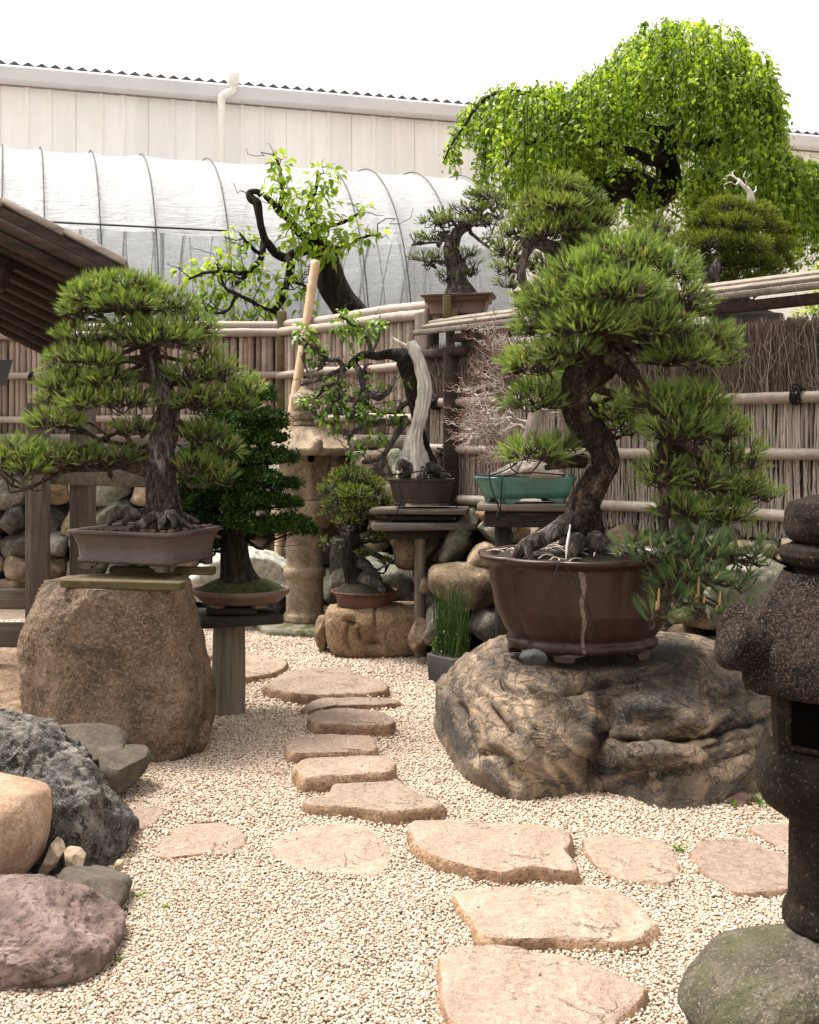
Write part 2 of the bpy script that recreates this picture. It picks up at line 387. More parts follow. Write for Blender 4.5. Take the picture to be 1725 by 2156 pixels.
M['tanstone'] = stone('tan pebble stone', [(.19, .135, .085), (.36, .28, .20), (.50, .42, .32)], 8, [(120, .6, (.10, .075, .05), .5)], .3)
M['step'] = stone('stepping stone sandstone', [(.215, .152, .115), (.285, .212, .165), (.345, .27, .217)], 3.2, [(210, .60, (.22, .145, .095), .5), (60, .665, (.19, .12, .08), .5), (300, .58, (.47, .39, .32), .5)], .9, fine=45, tintvar=.34, stain=(4.5, .55, (.235, .155, .108), .7), crack=(4, .009, (.17, .11, .075)))
M['stepdark'] = stone('stepping stone broken edge', [(.16, .095, .055), (.29, .18, .11), (.40, .27, .18)], 9, [(90, .56, (.09, .055, .032), .7)], .9, fine=40, tintvar=.25)
M['carved'] = stone('brown carved granite', [(.10, .065, .038), (.235, .155, .09), (.36, .255, .165)], 5, [(110, .57, (.05, .033, .02), .75), (140, .62, (.48, .36, .25), .5)], .8, fine=50, stain=(3.5, .55, (.055, .038, .026), .7))
M['wall_green'] = stone('green grey boulder', [(.055, .058, .045), (.15, .15, .115), (.30, .29, .235)], 6, [(70, .6, (.04, .042, .032), .6)], .7, fine=30, tintvar=.5, stain=(4, .55, (.24, .19, .115), .6))
M['wall_brown'] = stone('brown wall boulder', [(.045, .032, .022), (.14, .098, .063), (.27, .205, .14)], 6, [(80, .6, (.035, .026, .018), .7)], .7, fine=35, tintvar=.6, stain=(4, .56, (.06, .055, .04), .6))
M['wall_grey'] = stone('grey wall boulder', [(.04, .038, .034), (.115, .105, .092), (.26, .235, .20)], 7, [(90, .62, (.35, .31, .26), .5)], .7, fine=35, tintvar=.6)
M['wall_tan'] = stone('tan wall stone', [(.16, .115, .07), (.30, .23, .155), (.44, .36, .26)], 6, [(90, .6, (.09, .06, .04), .6)], .6, fine=40, tintvar=.5)
M['pale'] = stone('pale green white rock', [(.20, .215, .19), (.42, .42, .37), (.58, .55, .47)], 4, [(30, .62, (.12, .13, .115), .6)], .6, fine=20, dist=1.5)
M['redstone'] = stone('dark red stone', [(.04, .02, .019), (.09, .045, .042), (.14, .075, .068)], 6, None, .6)
M['slate'] = stone('small blue grey stone', [(.015, .017, .018), (.034, .037, .038), (.06, .062, .06)], 14, None, .4, rough=.6)
M['rubble'] = stone('dark rubble earth', [(.012, .010, .008), (.03, .024, .018), (.055, .045, .034)], 9, None, 1.0)
M['soil_pot'] = stone('potting soil', [(.018, .013, .010), (.045, .032, .022), (.09, .065, .045)], 40, [(60, .62, (.16, .115, .08), .6)], 1.0, fine=120, moss=(9, .54, (.045, .055, .012), .8))
M['moss'] = stone('green moss', [(.022, .03, .008), (.06, .075, .016), (.13, .14, .035)], 30, None, 1.0, fine=150, rough=1)
M['soil'] = stone('brown garden soil', [(.16, .105, .066), (.27, .185, .12), (.37, .27, .185)], 6, [(45, .56, (.11, .07, .045), .8)], .9, fine=30)
M['gravelbed'] = stone('gravel bed', [(.32, .25, .18), (.42, .34, .26), (.50, .42, .33)], 90, [(160, .60, (.24, .17, .11), .6)], 1.0, fine=130)
M['bamboo'] = None
def bamboo(name, c1, c2, c3, axis='Z'):
    k = K(name); s = [1, 1, 1]; s['XYZ'.index(axis)] = .05; n1 = k.noise(k.co(tuple(s)), 60, 6, .65); n2 = k.noise(k.co(), 5, 6, .7, 1)
    c = k.ramp(k.attr(), [(0, c1), (.55, c2), (1, c3)]).outputs[0]
    c = k.mix(.7, c, k.ramp(n1, [(.3, .7), (.7, 1.2)]), 'MULTIPLY'); c = k.mix(.6, c, k.ramp(n2, [(.32, .6), (.65, 1.15)]), 'MULTIPLY')
    return k.fin(c, .55, k.bump(n1.outputs[0], .2, .004), Specular_IOR_Level=.35)
M['slat'] = bamboo('weathered bamboo slats', (.17, .115, .09), (.315, .25, .207), (.46, .39, .335))
M['rail'] = bamboo('grey bamboo rail', (.20, .155, .13), (.31, .255, .22), (.42, .36, .315), 'X')
M['prop'] = bamboo('fresh bamboo prop', (.45, .29, .17), (.56, .40, .26), (.62, .48, .34))
M['cane'] = bamboo('thin grey bamboo canes', (.22, .17, .145), (.44, .375, .335), (.62, .55, .50))
M['brush'] = bamboo('brown brushwood', (.105, .073, .057), (.215, .163, .133), (.38, .31, .27))
M['rope'] = plain('black palm rope', (.012, .010, .010), .9)
M['wire'] = plain('black wire', (.012, .012, .014), .45)
M['greywood'] = wood('weathered grey wood', (.065, .05, .042), (.165, .135, .115))
M['greywood_x'] = wood('weathered grey plank', (.085, .068, .057), (.22, .185, .155), 'X')
M['darkwood'] = wood('dark wet wood', (.016, .012, .010), (.05, .038, .03), 'X')
M['greenwood'] = wood('mossy wood', (.06, .042, .022), (.17, .13, .06), 'X', moss=(5, .5, (.06, .062, .02), .7))
M['postwood'] = wood('split grey log', (.085, .066, .05), (.31, .26, .205), 'Z', 9, .04, .9, stain=None)
M['shelfwood'] = wood('pale shelf plank', (.15, .125, .10), (.29, .25, .21), 'X')
M['roofwood'] = wood('dark roof timber', (.022, .014, .011), (.07, .045, .035), 'X', 10, .05, .5)
M['vergewood'] = wood('silvery roof verge', (.22, .185, .17), (.40, .35, .32), 'X', 10, .05, .4)
M['deadwood'] = wood('silver deadwood', (.44, .41, .38), (.88, .86, .82), 'Z', 11, .05, 1.2)
M['whitebark'] = wood('pale smooth bark', (.30, .255, .225), (.56, .50, .455), 'Z', 10, .3, .4)
M['pinebark'] = bark('pine bark', (.022, .014, .010), (.075, .05, .034), (.27, .20, .145), 34, .6, 1.0, moss=(3, .62, (.05, .055, .014), .6))
M['pinebark_grey'] = bark('grey plated pine bark', (.045, .036, .031), (.16, .128, .112), (.50, .44, .405), 30, .35, 1.0, moss=(4, .60, (.07, .075, .018), .8))
M['twigbark'] = bark('twig bark', (.035, .024, .017), (.10, .07, .05), (.20, .15, .115), 60, .5, .6)
M['darkbark'] = bark('dark furrowed bark', (.012, .009, .007), (.036, .027, .021), (.085, .068, .052), 34, .2, 1.0)
M['hinokibark'] = bark('hinoki bark', (.018, .013, .009), (.045, .034, .022), (.085, .066, .04), 40, .15, .8, moss=(5, .6, (.05, .055, .014), .7))
M['greybark'] = bark('grey bark', (.05, .043, .04), (.15, .132, .122), (.33, .295, .275), 30, .4, .9)
M['pine'] = foliage('pine needles', (.065, .118, .028), (.30, .41, .115), (.46, .33, .17), .42, .36, .55)
M['pine_light'] = foliage('light pine needles', (.055, .10, .02), (.31, .40, .10), (.46, .33, .17), .36, .4, .5)
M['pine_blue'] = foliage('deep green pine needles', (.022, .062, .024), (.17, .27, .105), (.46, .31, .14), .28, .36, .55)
M['juniper'] = foliage('juniper sprays', (.05, .08, .012), (.28, .33, .055), (.30, .25, .10), .32, .6)
M['hinoki'] = foliage('hinoki fans', (.007, .021, .004), (.055, .125, .016), (.12, .2, .03), .2, .55, .3)
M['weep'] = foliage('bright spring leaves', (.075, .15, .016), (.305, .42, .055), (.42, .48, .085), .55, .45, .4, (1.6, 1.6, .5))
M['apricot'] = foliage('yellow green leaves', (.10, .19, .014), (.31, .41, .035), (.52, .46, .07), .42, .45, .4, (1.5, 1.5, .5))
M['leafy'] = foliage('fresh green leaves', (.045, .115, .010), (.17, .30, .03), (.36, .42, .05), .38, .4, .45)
M['grass'] = foliage('rush stems', (.02, .055, .008), (.075, .145, .025), None, .2)
M['pot_brown'] = clay('dark brown glazed clay', (.030, .0125, .0095), .42, .3, .35, coat=.08)
M['pot_dark'] = clay('dark unglazed clay', (.042, .03, .025), .6, .3)
M['pot_grey'] = clay('grey brown unglazed clay', (.098, .074, .064), .6, .25, stain=(3, .6, (.17, .145, .13), .5))
M['pot_tan'] = clay('dull brown clay', (.125, .078, .058), .65, .3)
M['pot_red'] = clay('red brown clay', (.10, .045, .032), .5, .3)
M['pot_shelf'] = clay('reddish clay', (.115, .062, .05), .5, .2)
M['pot_teal'] = clay('teal glaze', (.06, .185, .15), .30, .35, .5, stain=(4, .58, (.20, .19, .13), .7), coat=.4)
M['pot_stone'] = clay('dark cement pot', (.045, .042, .038), .8, .4)
M['wallpaint_old'] = plain('off white steel cladding', (.80, .775, .735), .55, .3, .04, 1.2)
def cladding():
    k = K('off white steel cladding'); n = k.noise(k.co((1.2, 1.2, .12)), 2.2, 6, .65, .4); n2 = k.noise(k.co(), .6, 4, .6)
    c = k.mix(1.0, (.86, .85, .835), k.ramp(n, [(.3, .90), (.6, 1.03)]), 'MULTIPLY'); c = k.mix(1.0, c, k.ramp(n2, [(.3, .93), (.7, 1.03)]), 'MULTIPLY')
    return k.fin(c, .55, k.bump(n.outputs[0], .05, .01))
M['wallpaint'] = cladding()
M['gutter'] = plain('pale grey gutter', (.60, .60, .62), .45, .4, .05, 2)
M['roofsteel'] = plain('dark corrugated roof', (.10, .09, .12), .5, .4)
M['pipewhite'] = plain('white drain pipe', (.78, .77, .74), .4, .4, .04)
M['strap'] = plain('black strap', (.05, .05, .053), .6)
M['hoop'] = plain('grey steel tube', (.45, .46, .47), .4)
M['blackmetal'] = plain('black metal', (.012, .012, .014), .4, .5)
M['hollow_shade'] = plain('painted hollow shade', (.003, .0025, .002), 1.0, 0.0)  # near black paint standing in for the shade inside the lantern openings
def film(name, tr, base):
    k = K(name); n = k.noise(k.co((1, 1, 3)), 2.5, 6, .65, 1.5); n2 = k.noise(k.co((.6, .6, 7)), 4, 5, .7, .8)
    b = k.n('BsdfPrincipled', {'Base Color': base, 'Roughness': .28, 'Specular IOR Level': .6, 'Normal': k.bump(k.math('ADD', n.outputs[0], n2.outputs[0]), .5, .05)})
    tl = k.n('BsdfTranslucent', {'Color': base}); mx = k.n('MixShader', {0: .35, 1: b, 2: tl})
    tp = k.n('BsdfTransparent', {'Color': (.93, .95, .96)})
    f = k.ramp(n, [(.3, max(0.0, tr-.14)), (.7, min(1.0, tr+.14))])
    m2 = k.n('MixShader', {0: f, 1: mx, 2: tp}); k.t.links.new(m2.outputs[0], k.out.inputs[0]); return k.m
M['film_top'] = film('white greenhouse film', .2, (.55, .57, .60))
M['film_side'] = film('clear greenhouse film', .58, (.27, .295, .325))
def hero_rock_mat():
    k = K('veined river rock'); co = k.co(); a = k.attr(); n1 = k.noise(co, 9, 8, .7, .8); n2 = k.noise(co, 55, 5, .7)
    f = k.math('ADD', a, k.math('MULTIPLY', k.math('SUBTRACT', n1.outputs[0], .5), .55))
    c = k.ramp(f, [(.16, (.026, .021, .017)), (.34, (.078, .056, .039)), (.50, (.15, .108, .073)), (.64, (.245, .176, .115)), (.82, (.40, .295, .195))]).outputs[0]
    c = k.mix(k.math('MULTIPLY', k.ramp(k.noise(co, 1.9, 5, .65, 1), [(.54, 0.0), (.68, 1.0)]).outputs[0], .5), c, (.14, .115, .088))
    c = k.mix(.9, c, k.ramp(n2, [(.3, .62), (.7, 1.25)]), 'MULTIPLY')
    nv = k.noise(k.co((1, 1, 1.6), (.2, .5, 0)), 4.5, 6, .6, 1.2); v = k.math('ABSOLUTE', k.math('SUBTRACT', nv.outputs[0], .5)); cr = k.ramp(v, [(0, 1.0), (.018, 0.0)]); c = k.mix(k.math('MULTIPLY', cr.outputs[0], .4), c, (.025, .02, .016))
    nt_ = k.noise(k.co((1, 1, 2.2), (.6, .5, 0)), 7, 6, .65, 1.6); v2 = k.math('ABSOLUTE', k.math('SUBTRACT', nt_.outputs[0], .5)); c = k.mix(k.math('MULTIPLY', k.ramp(v2, [(0, 1.0), (.018, 0.0)]).outputs[0], .3), c, (.40, .31, .215))
    h = k.math('SUBTRACT', k.math('ADD', k.math('MULTIPLY', n1.outputs[0], .9), k.math('MULTIPLY', n2.outputs[0], .5)), k.math('MULTIPLY', cr.outputs[0], .5))
    return k.fin(c, k.ramp(n1, [(.3, .36), (.7, .66)]), k.bump(h, 1.0, .03), Specular_IOR_Level=.45)
M['hero_rock'] = hero_rock_mat()
# ---------------------------------------------------------------- camera, world, sun
cam = bpy.data.cameras.new('camera'); co_ = bpy.data.objects.new('camera', cam); COL.objects.link(co_)
co_.location = (0, 0, EYE); co_.rotation_euler = (R(90), 0, 0)
cam.sensor_width = 36; cam.sensor_fit = 'AUTO'; cam.lens = F_/2156*36; cam.shift_y = -(1078-HY)/2156
cam.clip_start = .05; cam.clip_end = 2000; sc.camera = co_
cam.dof.use_dof = True; cam.dof.focus_distance = 5.9; cam.dof.aperture_fstop = 10
sc.render.resolution_x = 819; sc.render.resolution_y = 1024
w = bpy.data.worlds.new('World'); sc.world = w; w.use_nodes = True; nt = w.node_tree; nt.nodes.clear()
sky = nt.nodes.new('ShaderNodeTexSky'); sky.sky_type = 'NISHITA'; sky.sun_disc = False
SUN_EL, SUN_AZ = 66, 62                    # the bright part of the overcast stands high at the left, a little behind the scene
sky.sun_elevation = R(SUN_EL); sky.sun_rotation = R(-SUN_AZ); sky.air_density = 1.0; sky.dust_density = 4.0; sky.ozone_density = 1
hs = nt.nodes.new('ShaderNodeHueSaturation'); hs.inputs['Saturation'].default_value = .15
bg = nt.nodes.new('ShaderNodeBackground'); bg.inputs[1].default_value = .098; wo = nt.nodes.new('ShaderNodeOutputWorld')
wm = nt.nodes.new('ShaderNodeMix'); wm.data_type = 'RGBA'; wm.blend_type = 'MULTIPLY'; wm.inputs[0].default_value = 1; wm.inputs[7].default_value = (1, .935, .855, 1)
nt.links.new(sky.outputs[0], hs.inputs['Color']); nt.links.new(hs.outputs[0], wm.inputs[6]); nt.links.new(wm.outputs[2], bg.inputs[0]); nt.links.new(bg.outputs[0], wo.inputs[0])
sl = bpy.data.lights.new('sun', 'SUN'); sl.energy = 1.7; sl.angle = R(18); sl.color = (1, .95, .88)
so = bpy.data.objects.new('sun', sl); COL.objects.link(so)
sd = Vector((-math.sin(R(SUN_AZ))*math.cos(R(SUN_EL)), math.cos(R(SUN_AZ))*math.cos(R(SUN_EL)), math.sin(R(SUN_EL))))
so.rotation_euler = sd.to_track_quat('Z', 'Y').to_euler(); so.location = (-3, 6, 12)
sc.view_settings.view_transform = 'Standard'; sc.view_settings.look = 'None'; sc.view_settings.exposure = 2.0; sc.view_settings.gamma = 1
sc.cycles.max_bounces = 8; sc.cycles.transparent_max_bounces = 24; sc.cycles.use_denoising = True; sc.cycles.denoising_prefilter = 'NONE'; sc.cycles.use_adaptive_sampling = False; sc.cycles.sample_clamp_indirect = 6

# ---------------------------------------------------------------- ground
def und(x, y): return .016*fbm(np.c_[x*1.1, y*1.6, np.zeros(len(x))], 3, 4)+.006*fbm(np.c_[x*6, y*6, np.zeros(len(x))], 2, 14)
gx = np.concatenate([[-120, -30, -8], np.linspace(-3.2, 3.2, 90), [8, 30, 120]]); gy = np.concatenate([[-60, -10, 1], np.linspace(2.2, 11, 120), [20, 60, 250]])
XX, YY = np.meshgrid(gx, gy); V = np.stack([XX.ravel(), YY.ravel(), np.where((abs(XX) < 3.2) & (YY > 2.2) & (YY < 11), 1, 0).ravel()*und(XX.ravel(), YY.ravel())-.0005], 1)
nx = len(gx); ii = np.arange(len(gy)-1)[:, None]*nx+np.arange(nx-1)[None]; ii = ii.ravel()
MB().add(V, np.stack([ii, ii+1, ii+nx+1, ii+nx], 1)).build('ground', M['gravelbed'], kind='structure')
# earth beyond the gate, left
sp = np.array([G(-260, 1345), G(62, 1352), G(80, 1420), G(70, 1500), G(80, 1560), G(-20, 1580), G(-420, 1590)])[:, :2]
def polypatch(pts, z, n=24, edge=60, bumpy=0, seed=1):
    pts = spl_poly(pts, edge); c = pts.mean(0); V = [A(c[0], c[1], z)]; fr = np.linspace(0, 1, n+1)[1:]
    V = np.vstack([np.r_[c, z][None]]+[np.c_[c+(pts-c)*f, np.full(edge, z)] for f in fr])
    if bumpy: V[:, 2] += np.abs(fbm(V*7, 4, seed))*bumpy
    Fs = [np.stack([np.zeros(edge, int), 1+np.arange(edge), 1+(np.arange(edge)+1) % edge], 1)]
    for k in range(n-1):
        a = 1+k*edge+np.arange(edge); b = 1+k*edge+(np.arange(edge)+1) % edge; Fs.append(np.stack([a, a+edge, b+edge, b], 1))
    return V, Fs
V, Fs = polypatch(sp, .008, bumpy=.05, n=40, edge=140); MB().add(V, Fs).build('soil', M['soil'], kind='structure')

# pebbles: one uncountable layer, instanced on scattered points
def pebbles():
    rng = np.random.default_rng(5); col = bpy.data.collections.new('pebble_shapes')
    k = K('gravel pebbles'); rn = k.n('ObjectInfo').outputs['Random']; nz = k.noise(k.co(), 90, 4, .6)
    c = k.ramp(rn, [(0, (.22, .14, .09)), (.06, (.36, .255, .175)), (.25, (.44, .34, .255)), (.55, (.49, .395, .31)), (.84, (.535, .455, .385)), (.95, (.42, .34, .275)), (1, (.25, .205, .165))]).outputs[0]
    c = k.mix(.5, c, k.ramp(nz, [(.3, .75), (.7, 1.1)]), 'MULTIPLY'); pm = k.fin(c, .62, None, Specular_IOR_Level=.35)
    for v in range(7):
        D, Fc = ico(2); s = A(1, rng.uniform(.75, .98), rng.uniform(.6, .85)); Vp = facets(D*s, A(0, 0, 0), rng, 5, .6, .95)
        Vp = Vp*(1+.15*vnoise(Vp*1.6, v))[:, None]
        o = MB().add(Vp, Fc).build('pebble', pm, tint=False); COL.objects.unlink(o); o.location = (0, 0, 0); o['category'] = 'pebble'; col.objects.link(o)
        del o['category']
    pts = []; sc_ = []
    def strip(y0, y1, step, r):
        ys = np.arange(y0, y1, step)
        for y in ys:
            x0, x1 = -.40*y-.12, .40*y+.12; n = int((x1-x0)/step); x = x0+(np.arange(n)+.5)*step+rng.normal(size=n)*step*.32
            yy = y+rng.normal(size=n)*step*.32; pts.append(np.c_[x, yy]); sc_.append(r*np.clip(rng.lognormal(0, .26, n), .55, 1.7))
    strip(2.65, 4.4, .0073, .0045); strip(4.4, 6.3, .0084, .0051); strip(6.3, 9.6, .0115, .0068)
    p = np.concatenate(pts); r = np.concatenate(sc_)
    q = proj(np.c_[p, np.zeros(len(p))])
    keep = ~((q[:, 0] < 85+25*vnoise(np.c_[p*4, np.zeros(len(p))], 2)) & (q[:, 1] < 1565) & (q[:, 1] > 1340))
    p = p[keep]; r = r[keep]; z = und(p[:, 0], p[:, 1])+rng.uniform(-.003, .004, len(p))
    for pts, c, h in SSP:                      # gravel banks up against the stones, and a few grains lie on top
        d = p-c; near = np.where((np.abs(d) < .6).all(1))[0]; Rr = polyR(pts, c, np.arctan2(d[near, 1], d[near, 0])); e = np.linalg.norm(d[near], axis=1)-Rr
        bk = .4+.6*np.clip(vnoise(np.c_[p[near]*7, np.zeros(len(near))], 3)+.5, 0, 1); z[near] += np.where(e > -.02, .011*bk*np.exp(-np.maximum(e, 0)/.028), 0)
        k_ = rng.choice(near[e < -.03], min(7, (e < -.03).sum()), replace=False); z[k_] = h+.003; r[k_] *= .8
    me = bpy.data.meshes.new('gravel'); me.vertices.add(len(p)); me.vertices.foreach_set('co', np.c_[p, z].astype(np.float32).ravel())
    a = me.attributes.new('psize', 'FLOAT', 'POINT'); a.data.foreach_set('value', r.astype(np.float32))
    a = me.attributes.new('prot', 'FLOAT_VECTOR', 'POINT'); rot = np.c_[rng.normal(size=len(p))*.3, rng.normal(size=len(p))*.3, rng.uniform(0, 6.28, len(p))]
    a.data.foreach_set('vector', rot.astype(np.float32).ravel())
    o = bpy.data.objects.new('gravel', me); COL.objects.link(o); o['kind'] = 'stuff'; o['label'] = 'pale cream gravel covering the garden floor'; o['category'] = 'gravel'
    ng = bpy.data.node_groups.new('scatter', 'GeometryNodeTree')
    ng.interface.new_socket('Geometry', in_out='INPUT', socket_type='NodeSocketGeometry'); ng.interface.new_socket('Geometry', in_out='OUTPUT', socket_type='NodeSocketGeometry')
    N = ng.nodes.new; gi = N('NodeGroupInput'); go = N('NodeGroupOutput'); ip = N('GeometryNodeInstanceOnPoints'); ci = N('GeometryNodeCollectionInfo')
    ci.inputs[0].default_value = col; ci.inputs[1].default_value = True; ci.inputs[2].default_value = True
    def na(t, nm): x = N('GeometryNodeInputNamedAttribute'); x.data_type = t; x.inputs[0].default_value = nm; return x.outputs[0]
    er = N('FunctionNodeEulerToRotation'); L = ng.links.new
    L(na('FLOAT_VECTOR', 'prot'), er.inputs[0]); L(gi.outputs[0], ip.inputs[0]); L(ci.outputs[0], ip.inputs[2]); ip.inputs[3].default_value = True
    L(er.outputs[0], ip.inputs[5]); L(na('FLOAT', 'psize'), ip.inputs[6]); L(ip.outputs[0], go.inputs[0])
    md = o.modifiers.new('scatter', 'NODES'); md.node_group = ng
# ---------------------------------------------------------------- stepping stones (outlines read on the ground)
SSP = []
def step_stone(outline, h, seed, label, mat=None, tilt=0.0):
    px = np.array([G(x, y, h)[:2] for x, y in outline]); n = 150; pts = spl_poly(px, n); c = pts.mean(0); rng = np.random.default_rng(seed)
    pts = c+(pts-c)*(1+.022*fbm(np.c_[pts*11, np.zeros(n)], 4, seed, .6))[:, None]; SSP.append((pts, c, h))
    ch = .012; Rm = np.linalg.norm(pts-c, axis=1).mean()
    jt = np.abs(fbm(np.c_[pts*9, np.zeros(n)], 3, seed+7))
    rings = []
    for f in np.linspace(.04, 1, 26)[:-1]: rings.append((c+(pts-c)*(f*(1-ch/Rm)), np.full(n, h)))
    rings.append((c+(pts-c)*(1-(ch*.5+.02*jt[:, None])/Rm), h-.003-jt*.01)); rings.append((pts.copy(), h-.012-jt*.03))
    for q, f in ((.35, 1.006), (.7, 1.0), (1, .985)):
        rings.append((c+(pts-c)*(f+.02*vnoise(np.c_[pts*22, np.full(n, q*9)], seed)[:, None]*(.02/.02)), np.full(n, (h-.02)*(1-q)-.03*q)))
    V = np.vstack([np.r_[c, h][None]]+[np.c_[p, z] for p, z in rings])
    top = V[:, 2] > h-.002
    d = fbm(V*A(5, 5, 0)+seed, 5, seed)*.010+fbm(V*A(30, 30, 0)+seed, 3, seed)*.0025; lay = np.floor(fbm(V*A(4, 7, 0)+seed*2, 3, seed+3)*5)/5*.008
    V[:, 2] += np.where(V[:, 2] > 0, d+lay, 0)
    Fs = [np.stack([np.zeros(n, int), 1+np.arange(n), 1+(np.arange(n)+1) % n], 1)]; Fd = []
    nv = len(V); V = np.vstack([V, V[1+25*n:1+26*n]])          # the rim keeps a crisp edge
    for k in range(len(rings)-1):
        a = 1+k*n+np.arange(n); b = 1+k*n+(np.arange(n)+1) % n; a2, b2 = (a+n, b+n)
        if k == 25: a, b = nv+np.arange(n), nv+(np.arange(n)+1) % n
        (Fs if k < 25 else Fd).append(np.stack([a, a2, b2, b], 1))
    m = MB(); m.add(V, Fs+Fd, rng.random()); nf = len(Fs); m.MI = [0]*nf+[1]*len(Fd)
    return m.build('stepping_stone', [mat or M['step'], M['stepdark']], None, True, label, 'stepping stone', 'stepping stones in the gravel')
SS = [
 ([(918,2030),(935,1992),(1000,1988),(1060,1984),(1200,2003),(1300,2040),(1365,2072),(1352,2100),(1300,2150),(1250,2185),(1080,2170),(950,2150),(925,2085)], .045, 'nearest stepping stone, large and rough, at the bottom edge beside the mossy boulder'),
 ([(948,1880),(985,1868),(1080,1861),(1230,1862),(1310,1873),(1355,1905),(1388,1945),(1362,1972),(1260,1980),(1150,1974),(1010,1972),(985,1930)], .05, 'wide five sided stepping stone with broken reddish front edge, second nearest'),
 ([(858,1738),(890,1725),(1050,1726),(1160,1736),(1205,1752),(1200,1785),(1218,1830),(1120,1826),(1070,1832),(985,1820),(905,1795),(865,1770)], .06, 'largest stepping stone of the crossing row, with thick chipped front edge'),
 ([(1225,1768),(1245,1755),(1330,1754),(1400,1770),(1425,1800),(1436,1835),(1400,1858),(1310,1850),(1245,1815)], .025, 'smooth pinkish stepping stone just right of the largest one'),
 ([(1450,1790),(1475,1768),(1560,1764),(1640,1790),(1720,1812),(1730,1855),(1640,1875),(1555,1880),(1480,1838)], .03, 'pinkish stepping stone running behind the dark lantern shaft'),
 ([(1575,1745),(1610,1736),(1700,1728),(1760,1745),(1750,1800),(1690,1802),(1640,1785)], .02, 'pale yellowish stepping stone behind the dark lantern shaft'),
 ([(568,1785),(600,1752),(680,1736),(760,1737),(815,1765),(832,1800),(800,1838),(720,1836),(640,1832),(590,1812)], .022, 'broad flat stepping stone left of the largest one, lying flush in gravel'),
 ([(312,1798),(345,1760),(400,1728),(470,1725),(515,1745),(526,1770),(490,1795),(420,1800),(345,1806)], .015, 'smooth triangular stepping stone sunk in the gravel'),
 ([(255,1690),(300,1683),(340,1700),(348,1715),(315,1740),(275,1765),(240,1768)], .015, 'pink stepping stone half hidden behind the dark pitted rock'),
 ([(635,1685),(690,1665),(702,1645),(770,1635),(825,1634),(880,1665),(942,1692),(880,1705),(810,1710),(740,1698),(660,1694)], .055, 'grey tan stepping stone shaped like an arrowhead where the path meets the row'),
 ([(614,1608),(640,1592),(740,1588),(815,1590),(836,1608),(820,1626),(740,1630),(640,1632)], .09, 'thick blocky stepping stone standing highest on the path'),
 ([(598,1568),(625,1547),(700,1543),(780,1545),(795,1562),(790,1578),(700,1581),(615,1583)], .06, 'tan stepping stone with ragged orange front edge, behind the thick blocky one'),
 ([(646,1508),(665,1493),(730,1489),(800,1494),(834,1512),(820,1524),(740,1524),(665,1522)], .075, 'thick oval stepping stone with a rounded brown rim'),
 ([(632,1490),(665,1472),(740,1463),(830,1467),(850,1476),(800,1482),(700,1484),(650,1494)], .045, 'long narrow stepping stone behind the thick oval one'),
 ([(550,1440),(590,1418),(660,1405),(735,1402),(748,1418),(815,1432),(812,1452),(740,1458),(640,1462),(570,1450)], .07, 'large notched stepping stone beside the log pedestal'),
 ([(430,1395),(510,1380),(580,1380),(608,1390),(585,1412),(515,1425),(440,1440)], .06, 'stepping stone passing behind the log pedestal'),
 ([(400,1362),(440,1352),(465,1368),(440,1385),(405,1385)], .05, 'farthest stepping stone, half hidden behind the brown granite block'),
]
for i, (o, h, l) in enumerate(SS): step_stone(o, h, 40+i, l)
pebbles()

# ---------------------------------------------------------------- steel warehouse
def wplane(px, Y0=18.0, Y1=22.4): return 1/(1/Y0+(1/Y1-1/Y0)*px/1725.0)
w0 = P(-160, 0, wplane(-160)); w1 = P(1880, 0, wplane(1880)); wd = (w1-w0)*A(1, 1, 0); WL = np.linalg.norm(wd); wd = unit(wd); wn = A(wd[1], -wd[0], 0)
wz = EYE+760*18/F_-.28
root = thing('warehouse', 'long off white steel warehouse with a corrugated roof edge behind the garden', 'building', w0*A(1, 1, 0)+wd*WL/2)
prof = []; x = 0
while x < WL:
    for dx, dn in ((0, 0), (.30, 0), (.33, .03), (.37, .03), (.40, 0), (.62, 0), (.65, .03), (.69, .03), (.72, 0), (1.035, 0), (1.04, -.02), (1.05, -.02), (1.055, 0)): prof.append((x+dx, dn))
    x += 1.06
pf = np.array(prof); b = w0*A(1, 1, 0)+wd*pf[:, :1]+wn*pf[:, 1:]
zs = [0, 4.55, 4.555, 4.575, 4.58, wz]; offs = [0, 0, .02, .02, 0, 0]
V = np.vstack([b+wn*o+A(0, 0, z) for z, o in zip(zs, offs)]); n = len(b)
Fs = [np.stack([k*n+np.arange(n-1), k*n+np.arange(1, n), (k+1)*n+np.arange(1, n), (k+1)*n+np.arange(n-1)], 1) for k in range(len(zs)-1)]
V2 = V.copy()-wn*.2; k = len(V)
e = [[0, n-1, k+n-1, k], [(len(zs)-1)*n, (len(zs)-1)*n+n-1, k+(len(zs)-1)*n+n-1, k+(len(zs)-1)*n]]
MB().add(np.vstack([V, V2]), Fs+[np.array(e)]).build('wall', M['wallpaint'], root, False)
g0 = w0*A(1, 1, 0)+A(0, 0, wz+.13)+wn*.16
MB().add(*box(g0+wd*WL/2, (WL, .22, .24), np.array([wd, -wn, A(0, 0, 1)]), .03)).build('gutter', M['gutter'], root, False)
m = MB(); nr = int(WL/.19*2); xs = np.arange(nr)*.095; hz = np.where(np.arange(nr) % 2 == 0, 0, .06)
a = w0*A(1, 1, 0)+wd*xs[:, None]+A(0, 0, 1)*(wz+.26+hz)[:, None]+wn*.22; bk = a-wn*8+A(0, 0, .55)
V = np.vstack([a, bk, a-A(0, 0, .03), bk-A(0, 0, .03)]); q = np.arange(nr-1)
